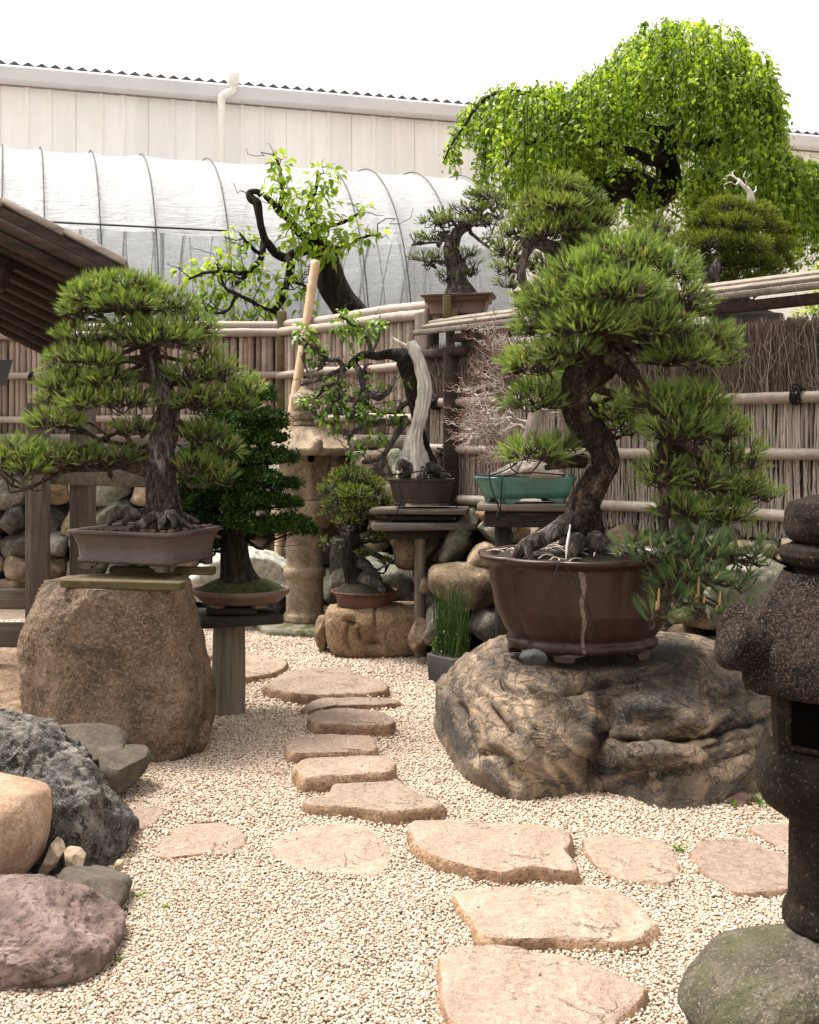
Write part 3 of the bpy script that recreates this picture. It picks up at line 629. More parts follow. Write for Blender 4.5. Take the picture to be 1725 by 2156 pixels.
MB().add(V, [np.stack([q, q+1, nr+q+1, nr+q], 1), np.stack([2*nr+q, 3*nr+q, 3*nr+q+1, 2*nr+q+1], 1), np.stack([q, 2*nr+q, 2*nr+q+1, q+1], 1)]).build('roof', M['roofsteel'], root, False)
Yp = wplane(470); pz = lambda y: EYE-(y-HY)*Yp/F_
pp = P(484, 0, Yp)*A(1, 1, 0)+wn*.30; p2 = P(460, 0, Yp)*A(1, 1, 0)+wn*.31
pts = catmull([pp+A(0, 0, pz(185)), pp+A(0, 0, pz(200)), (pp+p2)/2+A(0, 0, pz(207)), p2+A(0, 0, pz(215)), p2+A(0, 0, pz(240))], 16)
pipe = np.vstack([pts, [p2+A(0, 0, 2.0)]]); m = MB(); m.add(*tube(pipe, .058, 12))
m.add(*box(pp+A(0, 0, pz(178)), (.16, .2, .2), np.array([wd, -wn, A(0, 0, 1)]), .02)); m.build('drain_pipe', M['pipewhite'], root)

# ---------------------------------------------------------------- greenhouse tunnel
gd = wd; gn = -wn; c0 = P(-120, 0, 12.2)*A(1, 1, 0)          # foot line of the near side
def gfoot(px): # where the foot line is seen at picture x
    r = unit(P(px, HY, 1)-A(0, 0, EYE))*A(1, 1, 0); Mx = np.array([[r[0], -gd[0]], [r[1], -gd[1]]]); s = np.linalg.solve(Mx, c0[:2]); return s[1]
arc = [(0, 0), (0, 1.0), (0, 2.15)]+[(2.3-2.3*math.cos(t), 2.15+2.62*math.sin(t)) for t in np.linspace(.12, math.pi-.12, 26)]+[(4.6, 2.15), (4.6, 1.0), (4.6, 0)]
arc = np.array(arc); xe = gfoot(1086); hoopx = [gfoot(q) for q in (-110, 0, 92, 213, 333, 490, 640, 775, 866, 975)]+[xe]
root = thing('greenhouse', 'white plastic film tunnel greenhouse with black straps behind the bamboo fence', 'greenhouse', c0+gd*3)
def gp(s, o, z): return c0+gd*s+gn*o+A(0, 0, z)
ns = 110; ss = np.linspace(-1.2, xe, ns); ar2 = resample(arc, 70)
def film_mesh(sel):
    a = ar2[sel]; V = []
    for s in ss:
        d = min(abs(s-h) for h in hoopx); nx_ = [h for h in hoopx if h > s]; pv = [h for h in hoopx if h <= s]
        t = .5 if not nx_ or not pv else (s-pv[-1])/(nx_[0]-pv[-1]); sag = .028*math.sin(math.pi*t)
        cen = A(2.3, 1.6); dv = a-cen; dv = dv/np.linalg.norm(dv, axis=1, keepdims=True)
        q = a-dv*sag; V.append(np.array([gp(s, o, z) for o, z in q]))
    V = np.concatenate(V); m_ = len(a); i = np.arange(ns-1)[:, None]*m_+np.arange(m_-1)[None]; i = i.ravel()
    V += np.stack([vnoise(V*A(2.5, 2.5, 9), 1), vnoise(V*A(2.5, 2.5, 9), 2), vnoise(V*A(2.5, 2.5, 9), 3)], 1)*.016
    return V, np.stack([i, i+1, i+m_+1, i+m_], 1)
zs2 = ar2[:, 1]; lower = np.where((zs2 < 3.62) & (ar2[:, 0] < 2.3))[0]; upper = np.arange(lower[-1], len(ar2))
MB().add(*film_mesh(lower)).build('side_curtain', M['film_side'], root); MB().add(*film_mesh(upper)).build('roof_film', M['film_top'], root)
m_ = len(ar2); V = np.array([gp(xe+.01, o, z) for o, z in ar2]+[gp(xe+.01, o, 0) for o, z in ar2]); q = np.arange(m_-1)
MB().add(V, np.stack([q, q+1, m_+q+1, m_+q], 1)).build('end_wall', M['film_side'], root)
for h in hoopx:
    MB().add(*tube([gp(h, o*.985+.03, z-.03) for o, z in ar2], .014, 6)).build('hoop', M['hoop'], root)
    d = np.array([gp(h+.02, o-.02 if o < 2.3 else o+.02, z+.02) for o, z in ar2[:52]]); MB().add(*tube(d, .008, 5)).build('strap', M['strap'], root)
zr = 3.62; rr_ = [gp(s, .36, zr+.02) for s in np.linspace(hoopx[2], hoopx[5], 20)]; MB().add(*tube(rr_, .012, 6)).build('roll_bar', M['strap'], root)
for h_ in [(a_+b_)/2 for a_, b_ in zip(hoopx[:-1], hoopx[1:])]: MB().add(*tube([gp(h_, o*.97+.07, z-.06) for o, z in ar2], .008, 6)).build('hoop', M['hoop'], root)
for zz in (.9, 2.1): MB().add(*tube([gp(s, .12, zz) for s in np.linspace(-1, xe, 12)], .02, 6)).build('rail', M['hoop'], root)
for h in np.arange(-.8, xe, 1.0): MB().add(*tube([gp(h, .5, 0), gp(h, .5, 3.6)], .025, 6)).build('post', M['hoop'], root)

for i, (px, w_, h_, o_) in enumerate([(165, .75, 2.9, .9), (260, .9, 2.3, 1.2), (430, .8, 2.2, 1.3), (560, .6, 2.5, 1.1), (860, .8, 2.1, 1.2)]):
    rngp = np.random.default_rng(300+i); s_ = gfoot(px); b = gp(s_, o_, 0); gpl = thing('greenhouse_plant', ('tall dark bushy plant', 'broad dark plant low down', 'dark rounded plant', 'slim dark plant', 'dark plant near the far end')[i]+' seen dimly through the greenhouse film', 'plant', b, 'plants inside the greenhouse')
    MB().add(*tube([b, b+A(.02, 0, h_*.8)], .03, 6)).build('stem', M['darkbark'], gpl)
    n = 900; d = rvec(rngp, n); o = b+A(0, 0, h_*.72)+d*(rngp.random(n)**.4)[:, None]*A(w_*.6, w_*.5, h_*.34)*(1+.4*vnoise(d*2.2+i*5, i))[:, None]
    V, Fs, t = leaves(rngp, o, d+rngp.normal(size=(n, 3))*.6, rngp.normal(size=(n, 3)), .11, np.full(n, .3)); MB().add(V, Fs, np.clip(t, 0, .8)).build('foliage', M['hinoki'], gpl)

# ---------------------------------------------------------------- fences and stone walls
FC = P(595, 0, 10.3)*A(1, 1, 0); FL = A(-4.6, 10.75, 0); FE = P(912, 0, 8.55)*A(1, 1, 0)
def bamboo_fence(p0, p1, z0, z1, label, rails, seed, capn=2, skip=()):
    rng = np.random.default_rng(seed); d = p1-p0; L = np.linalg.norm(d); d = d/L; nn = A(d[1], -d[0], 0)   # nn towards the garden
    if nn[1] > 0: nn = -nn
    root = thing('bamboo_fence', label, 'fence', (p0+p1)/2+A(0, 0, z0))
    m = MB(); x = .03
    while x < L-.02:
        r = rng.uniform(.021, .031); zz = [z0]; z = z0-rng.uniform(0, .3)
        nodes = []
        while z < z1:
            z += rng.uniform(.17, .30)
            if z0+.03 < z < z1-.03: nodes.append(z)
        prof = [(z0, r)]
        for z in nodes: prof += [(z-.012, r*.99), (z, r*1.09), (z+.012, r*.97)]
        prof.append((z1+rng.uniform(-.01, .01), r)); prof = np.array(prof)
        lean = rng.normal()*.006
        path = np.array([p0+d*(x+lean*(z-z0))+nn*rng.normal()*.0+A(0, 0, z) for z in prof[:, 0]])
        m.add(*tube(path, prof[:, 1], 8), tint=np.clip(rng.normal(.5, .22), 0, 1)); x += r*2.02
    m.build('slat_panel', M['slat'], root)
    MB().add(*beam(p0-nn*.05+A(0, 0, (z0+z1)/2), p1-nn*.05+A(0, 0, (z0+z1)/2), .012, z1-z0-.06)).build('backing', M['darkwood'], root)
    for (z, r, off, nm) in rails:
        n = int(L/.05); t = np.linspace(0, 1, n); rad = np.full(n, r); rad[rng.integers(0, n, max(2, int(L/.4)))] *= 1.09
        path = p0+np.outer(t, p1-p0)+nn*off+A(0, 0, z)+np.c_[np.zeros((n, 2)), .006*np.sin(t*9+seed+z*7)]
        MB().add(*tube(path, rad, 10), tint=rng.uniform(.35, .8)).build(nm, M['rail'], root)
        if nm == 'rail':
            for s in np.arange(.45, L, .95):
                c = p0+d*s+nn*(off)+A(0, 0, z); mm = MB()
                for kx in (-.012, 0, .012):
                    th = np.linspace(0, 2*math.pi, 14); mm.add(*tube([c+d*(kx+.01*math.sin(a))+nn*math.cos(a)*(r+.006)+A(0, 0, math.sin(a)*(r+.006)) for a in th], .005, 5))
                mm.add(*tube(catmull([c+nn*(r+.01), c+nn*(r+.03)+d*.03+A(0, 0, .02), c+nn*(r+.03)+d*.06-A(0, 0, .03)], 8), .005, 5))
                mm.build('rope_tie', M['rope'], root)
    return root, d, nn
zt = EYE+206*10.3/F_; zb = EYE-10*10.3/F_
rl = [(zt+.035, .036, .0, 'cap_pole'), (zt-.03, .036, .045, 'cap_pole'), (EYE+110*10.3/F_, .030, .055, 'rail'), (EYE+18*10.3/F_, .030, .055, 'rail')]
rootB, dB, nB = bamboo_fence(FL, FC, zb-.02, zt, 'back bamboo fence of upright canes above the boulder wall, reaching the left edge', rl, 3)
MB().add(*beam(FL+nB*.06+A(0, 0, zb-.06), FC+nB*.06+A(0, 0, zb-.06), .10, .09)).build('sill_beam', M['greywood_x'], rootB)
rootC, dC, nC = bamboo_fence(FC, FE, zb-.02, zt, 'short side bamboo fence of upright split canes behind the stone lantern', rl, 4)
MB().add(*beam(FC+nC*.06+A(0, 0, zb-.06), FE+nC*.06+A(0, 0, zb-.06), .10, .09)).build('sill_beam', M['greywood_x'], rootC)
pc = FC+A(0, -.06, 0); MB().add(*box(pc+A(0, .02, zb+.48), (.075, .075, 1.05), bev=.006)).build('post', M['greenwood'], rootB)

# brushwood and cane fence, right
Q0 = P(905, 0, 8.5)*A(1, 1, 0); Q1 = P(1725, 0, 6.5)*A(1, 1, 0); qd = unit(Q1-Q0); Q1 = Q1+qd*.6; QL = np.linalg.norm(Q1-Q0); qn = A(qd[1], -qd[0], 0); qn = qn if qn[1] < 0 else -qn
rng = np.random.default_rng(11)
root = thing('brushwood_fence', 'right hand fence of brown brushwood over thin grey canes with bamboo rails', 'fence', (Q0+Q1)/2+A(0, 0, .6))
ztop0, ztop1 = EYE+163*8.5/F_, EYE+232*6.5/F_-.0
def qz(s, a, b): return a+(b-a)*s/QL
z_r1, z_r2, z_r3 = EYE+.165, EYE-.148, EYE-.472; zbot = EYE-.62
m = MB(); N = 4600; s = rng.uniform(.02, QL, N); off = rng.uniform(-.01, .05, N); zt_ = qz(s, ztop0, ztop1)+rng.normal(size=N)*.014; zl = np.full(N, z_r1-.03)
base = Q0+qd*s[:, None]+qn*off[:, None]+A(0, 0, 1)*zl[:, None]; tipp = Q0+qd*(s-.035+rng.normal(size=N)*.035)[:, None]+qn*(off+.005)[:, None]+A(0, 0, 1)*zt_[:, None]
V, Fq = twigs(base, tipp, .0035, .002, rng, .03, 4); m.add(V, Fq, np.repeat(np.clip(rng.normal(.42, .25, N), 0, 1), 12))
N = 420; s = rng.uniform(.02, QL, N); z0 = rng.uniform(z_r1, ztop0-.1, N); o = Q0+qd*s[:, None]+qn*.055+A(0, 0, 1)*z0[:, None]
e = o+qd*(rng.normal(size=N)*.07)[:, None]+A(0, 0, 1)*rng.uniform(.08, .22, N)[:, None]+qn*.012; e[:, 2] = np.minimum(e[:, 2], qz(s, ztop0, ztop1)+.03)
V, Fq = twigs(o, e, .0028, .0014, rng, .1, 4); m.add(V, Fq, np.repeat(rng.uniform(.6, 1, N), 12))
m.build('brush_panel', M['brush'], root)
def canes(z0, z1, layer, seed, jit, knot):
    rng = np.random.default_rng(seed); m = MB(); s = .01
    while s < QL:
        r = rng.uniform(.0032, .0052); b_ = z0+rng.uniform(0, jit); t_ = z1-rng.uniform(0, .01); n = 6 if not knot else 9
        zz = np.linspace(b_, t_, n); w_ = np.cumsum(rng.normal(size=n))*.0028; ln = rng.normal()*.02
        path = Q0+qd*(s+w_+ln*(zz-b_))[:, None]+qn*(layer+rng.normal()*.003)+A(0, 0, 1)*zz[:, None]; rad = np.full(n, r); kk = rng.integers(0, n, 2); rad[kk] *= 1.4
        m.add(*tube(path, rad, 5, cap=False), tint=np.clip(rng.normal(.52, .23), 0, 1)); s += rng.uniform(.0056, .0086)
    return m
canes(z_r2-.02, z_r1+.01, .012, 21, .03, 0).build('cane_panel', M['cane'], root)
canes(z_r3-.02, z_r2+.01, .012, 22, .03, 1).build('cane_panel', M['cane'], root)
canes(zbot, z_r3+.01, .012, 23, .05, 1).build('cane_panel', M['cane'], root)
m = MB()
for k in range(2): m.V += [];
for zz0, zz1 in ((z_r2, z_r1), (z_r3, z_r2), (zbot+.02, z_r3)):
    N = 700; s = rng.uniform(0, QL, N); bb = Q0+qd*s[:, None]-qn*rng.uniform(0, .02, N)[:, None]+A(0, 0, zz0); ee = bb+qd*(rng.normal(size=N)*.03)[:, None]+A(0, 0, zz1-zz0)
    V, Fq = twigs(bb, ee, .0045, .0045, rng, .02, 3); m.add(V, Fq, np.repeat(rng.uniform(0, .5, N), 9))
m.build('brush_backing', M['brush'], root)
MB().add(*beam(Q0-qn*.05+A(0, 0, (zbot+z_r1)/2), Q1-qn*.05+A(0, 0, (zbot+z_r1)/2), .02, z_r1-zbot)).build('backing_board', M['darkwood'], root)
for i, z in enumerate((z_r1, z_r2, z_r3)):
    n = 60; t = np.linspace(0, 1, n); r = np.full(n, .032); r[::11] *= 1.05; path = Q0-qd*(.05)+np.outer(t, qd*(QL+.1))+qn*.055+A(0, 0, z)+np.c_[np.zeros((n, 2)), .008*np.sin(t*7+i*2)]
    MB().add(*tube(path, r, 14), tint=.6+.1*i).build('rail', M['rail'], root)
    for s in ((.12, 2.05, 2.75), (.25, 1.1, 2.4), (1.45, 1.95, 2.85))[i]:
        c = Q0+qd*s+qn*.055+A(0, 0, z); mm = MB()
        for kx in (-.014, -.004, .006, .016):
            th = np.linspace(0, 2*math.pi, 16); mm.add(*tube([c+qd*(kx+.012*math.sin(a+kx*90))+qn*math.cos(a)*.042+A(0, 0, math.sin(a)*.042) for a in th], .0055, 5))
        for k in range(4):
            e = rng.normal(size=3)*.035; mm.add(*tube(catmull([c+qn*.045, c+qn*.06+A(e[0], 0, abs(e[2])), c+qn*.055+A(e[1]*1.6, 0, -.03+e[2])], 8), .0045, 5))
        mm.add(*[(lambda V, Fc: (V*.016+c+qn*.05, Fc))(*ico(2))][0]); mm.build('rope_knot', M['rope'], root)
MB().add(*box(Q0+A(-.02, .05, EYE+.02), (.13, .12, 1.55), np.array([qd, -qn, A(0, 0, 1)]), .008)).build('post', M['greywood'], root)
MB().add(*box(Q0+qd*.10-qn*.1+A(0, 0, EYE+.55), (.06, .08, .5), bev=.005)).build('post', M['greywood'], root)

# shelf over the fence
h0 = P(880, 697, 8.3); h1 = P(1760, 592, 6.05); hd = unit(h1-h0); hn = unit(np.cross(hd, A(0, 0, 1))); hn = hn if hn[1] < 0 else -hn; up = np.cross(hd, hn); up = up if up[2] > 0 else -up
h1 = h1+hd*.4; HL = np.linalg.norm(h1-h0)
root = thing('display_shelf', 'long pale plank shelf with a dark beam under it carrying bonsai above the fence', 'shelf', (h0+h1)/2-A(0, 0, .1))
Ms = np.array([hd, -hn, up])
tl_ = R(17); hn2 = hn*math.cos(tl_)-up*math.sin(tl_); up2 = up*math.cos(tl_)+hn*math.sin(tl_); Mt = np.array([hd, -hn2, up2])
for k_, (o_, w_) in enumerate(((.03, .085), (.118, .09))): MB().add(*box((h0+h1)/2-hn2*(o_+.05)+up2*(.014+.012*k_), (HL+.03*k_, w_, .022), Mt, .003), tint=.6+.2*k_).build('plank', M['shelfwood'], root)
MB().add(*box((h0+h1)/2+hn*.035-up*.016, (HL, .03, .034), Ms, .003)).build('fascia', M['greywood_x'], root)
MB().add(*box((h0+h1)/2-hn*.14-up*.058+hd*.12, (HL-.2, .07, .055), Ms, .006)).build('beam', M['roofwood'], root)
for s in (.17, 2.02, 3.0):
    c = h0+hd*s-hn*.14-up*.14; MB().add(*box(A(c[0], c[1], (c[2]+.6)/2+.1), (.10, .10, c[2]-.8), bev=.006)).build('post', M['roofwood'], root)
c = h0+hd*.14-hn*.14-up*.15; MB().add(*box(c, (.42, .10, .06), Ms, .01)).build('bracket', M['roofwood'], root)
ps = P(928, 655, 8.3); MB().add(*box(ps-hn*.06, (.055, .05, .22), bev=.004)).build('end_post', M['greenwood'], root)
ps = P(941, 668, 8.3); MB().add(*box(ps-hn*.07, (.05, .05, .12), bev=.004)).build('end_post', M['greenwood'], root)

# boulder walls: each boulder a part of its wall
def pack_wall(p0, p1, ztop, label, seed, hs=(.16, .34), known=(), lean=.15, out=0, zlo=-.05, xmax=None):
    rng = np.random.default_rng(seed); d = p1-p0; L = np.linalg.norm(d); d = d/L; nn = A(d[1], -d[0], 0); nn = nn if nn[1] < 0 else -nn
    root = thing('boulder_wall', label, 'wall', (p0+p1)/2)
    V = []; ns = 40; nz = 14
    for z in np.linspace(-.1, ztop-.04, nz):
        for s in np.linspace(0, L, ns): V.append(p0+d*s-nn*(.10+lean*max(z, 0)*.5)+A(0, 0, z))
    V = np.array(V); i = (np.arange(nz-1)[:, None]*ns+np.arange(ns-1)[None]).ravel(); V = V+nn*(.05*fbm(V*5, 3, seed))[:, None]
    Vb = V-nn*.5; k = len(V); tp = (nz-1)*ns+np.arange(ns-1)
    MB().add(np.vstack([V, Vb]), [np.stack([i, i+1, i+ns+1, i+ns], 1), np.stack([tp, tp+1, k+tp+1, k+tp], 1)]).build('rubble_core', M['rubble'], root)
    ms = [M['wall_green'], M['wall_brown'], M['wall_grey'], M['wall_brown'], M['wall_tan'], M['wall_green']]
    z = zlo; cnt = 0
    while z < ztop-.06:
        hh = rng.uniform(*hs); hh = min(hh, ztop-z) if ztop-z-hh > .09 else ztop-z
        s = -rng.uniform(0, .2)
        while s < L:
            wl = hh*rng.uniform(.85, 1.9); c = p0+d*(s+wl/2)+nn*(out-lean*z*.5+rng.normal()*.02)+A(0, 0, z+hh/2+rng.normal()*.02)
            q = proj(c[None])[0]; s += wl*.97
            if any(x0 < q[0] < x1 and y0 < q[1] < y1 for x0, x1, y0, y1 in known) or (xmax and q[0] > xmax): continue
            if not (-60 < q[0] < 1790): continue
            D, Fc = ico(4); W = np.sign(D)*np.abs(D)**.72; W = facets(W, A(0, 0, 0), rng, 9, .62, .92)
            W = W*A(wl*.53, .16+.08*rng.random(), hh*.54); a = rng.normal()*.16; W = np.stack([W[:, 0]*math.cos(a)-W[:, 2]*math.sin(a), W[:, 1], W[:, 0]*math.sin(a)+W[:, 2]*math.cos(a)], 1)
            n_ = vnormals(W, Fc); W = W+n_*(.022*fbm(W*7+cnt*3.1, 4, seed))[:, None]+n_*(.010*fbm(W*16+cnt, 3, seed+2, ridged=True))[:, None]
            W = c+W[:, :1]*d+W[:, 1:2]*nn+W[:, 2:3]*A(0, 0, 1)
            MB().add(W, Fc, rng.random()).build('boulder', ms[rng.integers(len(ms))], root); cnt += 1
        z += hh*.97
    return root
pack_wall(FL+A(0, -.10, 0), FC+A(.05, -.10, 0), 1.37, 'boulder retaining wall under the back bamboo fence, seen behind the wooden gate', 7, (.17, .33))
pack_wall(FC+A(.0, -.14, 0), FE+A(-.02, -.16, 0), 1.37, 'boulder retaining wall under the side bamboo fence, behind the small pine', 8, (.16, .30))
wq = pack_wall(Q0+qn*.10, Q1+qn*.10, zbot+.02, 'boulder retaining wall under the brushwood fence, beside the two plank stands', 9, (.15, .27), known=[(680, 1110, 1050, 1420)])
def wallrock(outl, Y, dep, mat, seed, **k):
    V, Fc = rockmesh(outl, Y, dep, seed, **k); MB().add(V, Fc, np.random.default_rng(seed).random()).build('boulder', M[mat], wq)
for i, (outl, Y, dep, mat) in enumerate([
    ([(925,1178),(940,1130),(965,1085),(1000,1068),(1015,1090),(985,1125),(985,1160),(955,1182)], 8.05, .22, 'wall_green'),
    ([(900,1240),(905,1195),(960,1185),(1030,1190),(1060,1230),(1062,1290),(960,1275),(905,1265)], 7.7, .25, 'wall_brown'),
    ([(830,1190),(825,1120),(860,1095),(915,1100),(925,1150),(905,1195),(860,1200)], 8.2, .22, 'wall_brown'),
    ([(1000,1120),(1020,1100),(1060,1075),(1100,1090),(1110,1130),(1060,1145),(1005,1140)], 7.85, .20, 'wall_green'),
    ([(1005,1078),(1030,1070),(1045,1082),(1030,1096),(1008,1094)], 7.8, .08, 'orange'),
    ([(1060,1100),(1090,1090),(1120,1110),(1115,1135),(1075,1135)], 7.7, .10, 'wall_tan'),
    ([(980,1185),(1000,1150),(1040,1140),(1075,1160),(1070,1195),(1020,1200)], 7.75, .2, 'wall_tan'),
    ([(1075,1200),(1070,1150),(1110,1130),(1180,1150),(1190,1215),(1120,1240)], 7.7, .25, 'wall_brown'),
    ([(890,1340),(900,1285),(940,1268),(975,1285),(985,1340),(960,1360),(900,1360)], 7.75, .18, 'wall_grey'),
    ([(955,1275),(965,1262),(985,1262),(992,1275),(980,1288),(960,1286)], 7.55, .07, 'wall_tan'),
    ([(985,1300),(1010,1280),(1060,1285),(1080,1330),(1040,1350),(990,1345)], 7.6, .2, 'wall_grey'),
    ([(690,1170),(700,1130),(735,1140),(750,1200),(730,1235),(695,1220)], 9.05, .2, 'wall_grey'),
    ([(760,1190),(800,1165),(850,1185),(880,1220),(860,1270),(790,1265),(765,1230)], 8.6, .22, 'wall_green'),
    ([(690,1240),(700,1205),(730,1195),(745,1230),(720,1250)], 8.8, .12, 'wall_grey'),
    ([(880,1245),(890,1215),(905,1225),(905,1250)], 7.9, .06, 'wall_tan'),
    ([(860,1345),(880,1300),(905,1305),(918,1345),(905,1370),(870,1370)], 7.8, .13, 'wall_brown'),
    ([(800,1000),(815,970),(840,985),(850,1030),(820,1045)], 8.9, .15, 'wall_grey'),
    ([(735,965),(750,948),(830,950),(835,985),(760,1000)], 9.0, .15, 'wall_grey'),
    ]): wallrock(outl, Y, dep, mat, 200+i, sub=4, amp=.025, freq=5, fac=7)
# flat coping stones under the canes at the right
for i, (x0, x1, y) in enumerate([(1455, 1520, 1148), (1530, 1585, 1152), (1588, 1632, 1156), (1625, 1662, 1165), (1390, 1450, 1145), (1668, 1730, 1172)]):
    wallrock([(x0, y), (x0+8, y-11), (x1-8, y-12), (x1, y), (x1-6, y+13), (x0+6, y+13)], 6.75-.001*(x0-1455), .09, 'wall_tan', 240+i, sub=4, amp=.01, freq=8)
rock('boulder', 'large smooth grey green boulder behind the drooping needles of the big pine', 'boulder', [(1480,1250),(1500,1190),(1560,1165),(1620,1175),(1680,1210),(1690,1300),(1600,1330),(1500,1320)], 6.55, .25, M['wall_green'], 260, sub=5, amp=.03)
# ---------------------------------------------------------------- big veined rock under the hero pine
def hero_rock():
    base = [(920,1560),(955,1610),(985,1650),(1031,1676),(1099,1688),(1187,1680),(1255,1672),(1323,1682),(1372,1702),(1421,1714),(1494,1706),(1560,1690),(1640,1660),(1700,1610)]
    pl = [G(x, y)[:2] for x, y in base]+[A(1.86, 5.8), A(1.75, 6.35), A(1.25, 6.6), A(.7, 6.55), A(.3, 6.4), A(.12, 6.2)]
    pts = spl_poly(pl, 240); c = A(.98, 5.72); D, Fc = ico(7)
    th = np.arctan2(D[:, 1], D[:, 0]); rho = np.sqrt(D[:, 0]**2+D[:, 1]**2); Rr = polyR(pts, c, th)
    zt = .50
    rr = Rr*rho**.62; zz = np.sign(D[:, 2])*np.abs(D[:, 2])**.55
    V = np.stack([c[0]+np.cos(th)*rr, c[1]+np.sin(th)*rr, np.where(zz > 0, zz*zt, zz*.15)], 1)
    # slope of the top: front shoulder lower than the plateau, far right dips
    x, y, z = V.T; dy = np.clip((5.45-y)/.55, 0, 1); V[:, 2] -= np.clip(z, 0, 1)*(.28*dy**1.3)*np.clip((x-.35)/.3, .35, 1)
    V[:, 2] -= np.clip(z, 0, 1)*.16*np.exp(-(((x-1.45)/.28)**2+((y-5.55)/.22)**2))
    V[:, 2] += np.clip(z, 0, 1)*.34*np.exp(-(((x-.42)/.17)**2+((y-6.1)/.28)**2))
    V = facets(V, A(.98, 5.72, .0), np.random.default_rng(23), 12, .86, .97, .8)
    n = vnormals(V, Fc); V = V+n*(.030*fbm(V*2.6+4, 4, 3))[:, None]
    for ln, w, d in [
        ([(1110,1450),(1138,1440),(1196,1450),(1274,1433),(1352,1412),(1420,1400)], 11, .055), ([(1270,1452),(1278,1500),(1274,1534),(1255,1582),(1250,1660)], 13, .06),
        ([(1284,1553),(1330,1562),(1372,1563),(1469,1548),(1562,1526),(1640,1508)], 10, .07), ([(1006,1456),(1030,1480),(1045,1509),(1089,1545)], 12, .05), ([(985,1590),(1045,1585),(1079,1621),(1100,1650)], 10, .045),
        ([(1040,1395),(1060,1440),(1120,1465)], 10, .04), ([(960,1470),(975,1540),(1000,1600)], 14, .04), ([(1380,1640),(1420,1620),(1520,1600),(1600,1570)], 8, .03), ([(1090,1500),(1130,1560),(1150,1640)], 9, .022),
        ([(1330,1660),(1360,1620),(1350,1585)], 10, .03), ([(1450,1590),(1520,1560),(1590,1548)], 6, .02), ([(1180,1480),(1230,1520),(1240,1600)], 22, -.03), ([(1310,1490),(1380,1500),(1480,1530)], 30, -.05), ([(1310,1600),(1380,1590),(1500,1600)], 26, -.035),
        ([(1040,1430),(1020,1500)], 20, -.03), ([(1480,1430),(1520,1450),(1560,1440)], 26, .05)]:
        V = carve(V, Fc, ln, w*.85, d*1.35, 1.35 if d > 0 else 2.0)
    # tilted strata: steep and swirling at the left, lying nearly flat at the right
    wp = .20*fbm(V*1.7+7, 3, 31)+.035*fbm(V*8, 3, 32); q = proj(V); right = q[:, 0] > 1268+14*np.sin(q[:, 1]*.03)
    s_ = np.where(right, V@unit(A(-.30, -.12, .95)), V@unit(A(.62, .10, .55))+.31)+wp; n = vnormals(V, Fc)
    def saw(x): f = x-np.floor(x); return np.where(f < .82, f/.82, (1-f)/.18)
    amp = .5+.5*np.clip(fbm(V*3, 3, 40)*2+.5, 0, 1)
    V = V+n*(amp*(.016*(saw(s_*5.3)-.5)+.005*(saw(s_*16+3)-.5)+.0018*(saw(s_*41)-.5)))[:, None]
    st_ = np.c_[s_*9, np.zeros((len(V), 2))]; sf = np.c_[s_*34, V[:, :1]*1.2, V[:, 1:2]*1.2]
    tint = np.clip(.44+.17*vnoise(st_, 51)+.19*vnoise(sf, 52)+.20*vnoise(np.c_[s_*80, V[:, :2]*4], 53)+.40*fbm(V*2.3, 4, 54)+.25*fbm(V*7, 4, 55), 0, 1)
    n = vnormals(V, Fc); V = V+n*(.0035*fbm(V*22, 4, 9, ridged=True))[:, None]
    # flat seat for the pot
    q = np.exp(-((V[:, 0]-PC[0])**2+(V[:, 1]-PC[1])**2)/(.40**2)*1.0)*(V[:, 2] > .25); q = np.clip(q*2.2, 0, 1)
    V[:, 2] += (np.minimum(V[:, 2], .455)-V[:, 2])*q
    return MB().add(V, Fc, tint).build('river_rock', M['hero_rock'], None, True, 'huge veined wet brown rock with deep folds carrying the biggest potted pine', 'rock')
PC = A(P(1224, 0, 5.62)[0], 5.62, .475)
hero_rock()
rock('rock', 'dark red stone tucked under the right front of the veined rock', 'rock', [(1500,1712),(1515,1680),(1555,1665),(1590,1675),(1605,1705),(1580,1735),(1520,1735)], 4.95, .12, M['redstone'], 61, sub=5, amp=.012)
rock('pebble_wedge', 'small smooth blue grey stone wedged under the brown pot rim on the veined rock', 'stone', [(1093,1384),(1103,1372),(1130,1369),(1150,1378),(1153,1390),(1140,1399),(1108,1398)], 5.15, .045, M['slate'], 62, sub=4, amp=.004, fac=0)
rock('rock', 'small dark wedge shaped rock against the left end of the veined rock', 'rock', [(928,1500),(938,1470),(955,1475),(965,1560),(950,1580),(930,1550)], 5.85, .10, M['wall_grey'], 63, sub=4, amp=.02)
rock('stone', 'tiny orange stone in the gravel left of the veined rock', 'stone', [(911,1522),(916,1510),(930,1512),(932,1528),(920,1534)], 6.15, .03, M['orange'], 64, sub=3, amp=.004, fac=0)

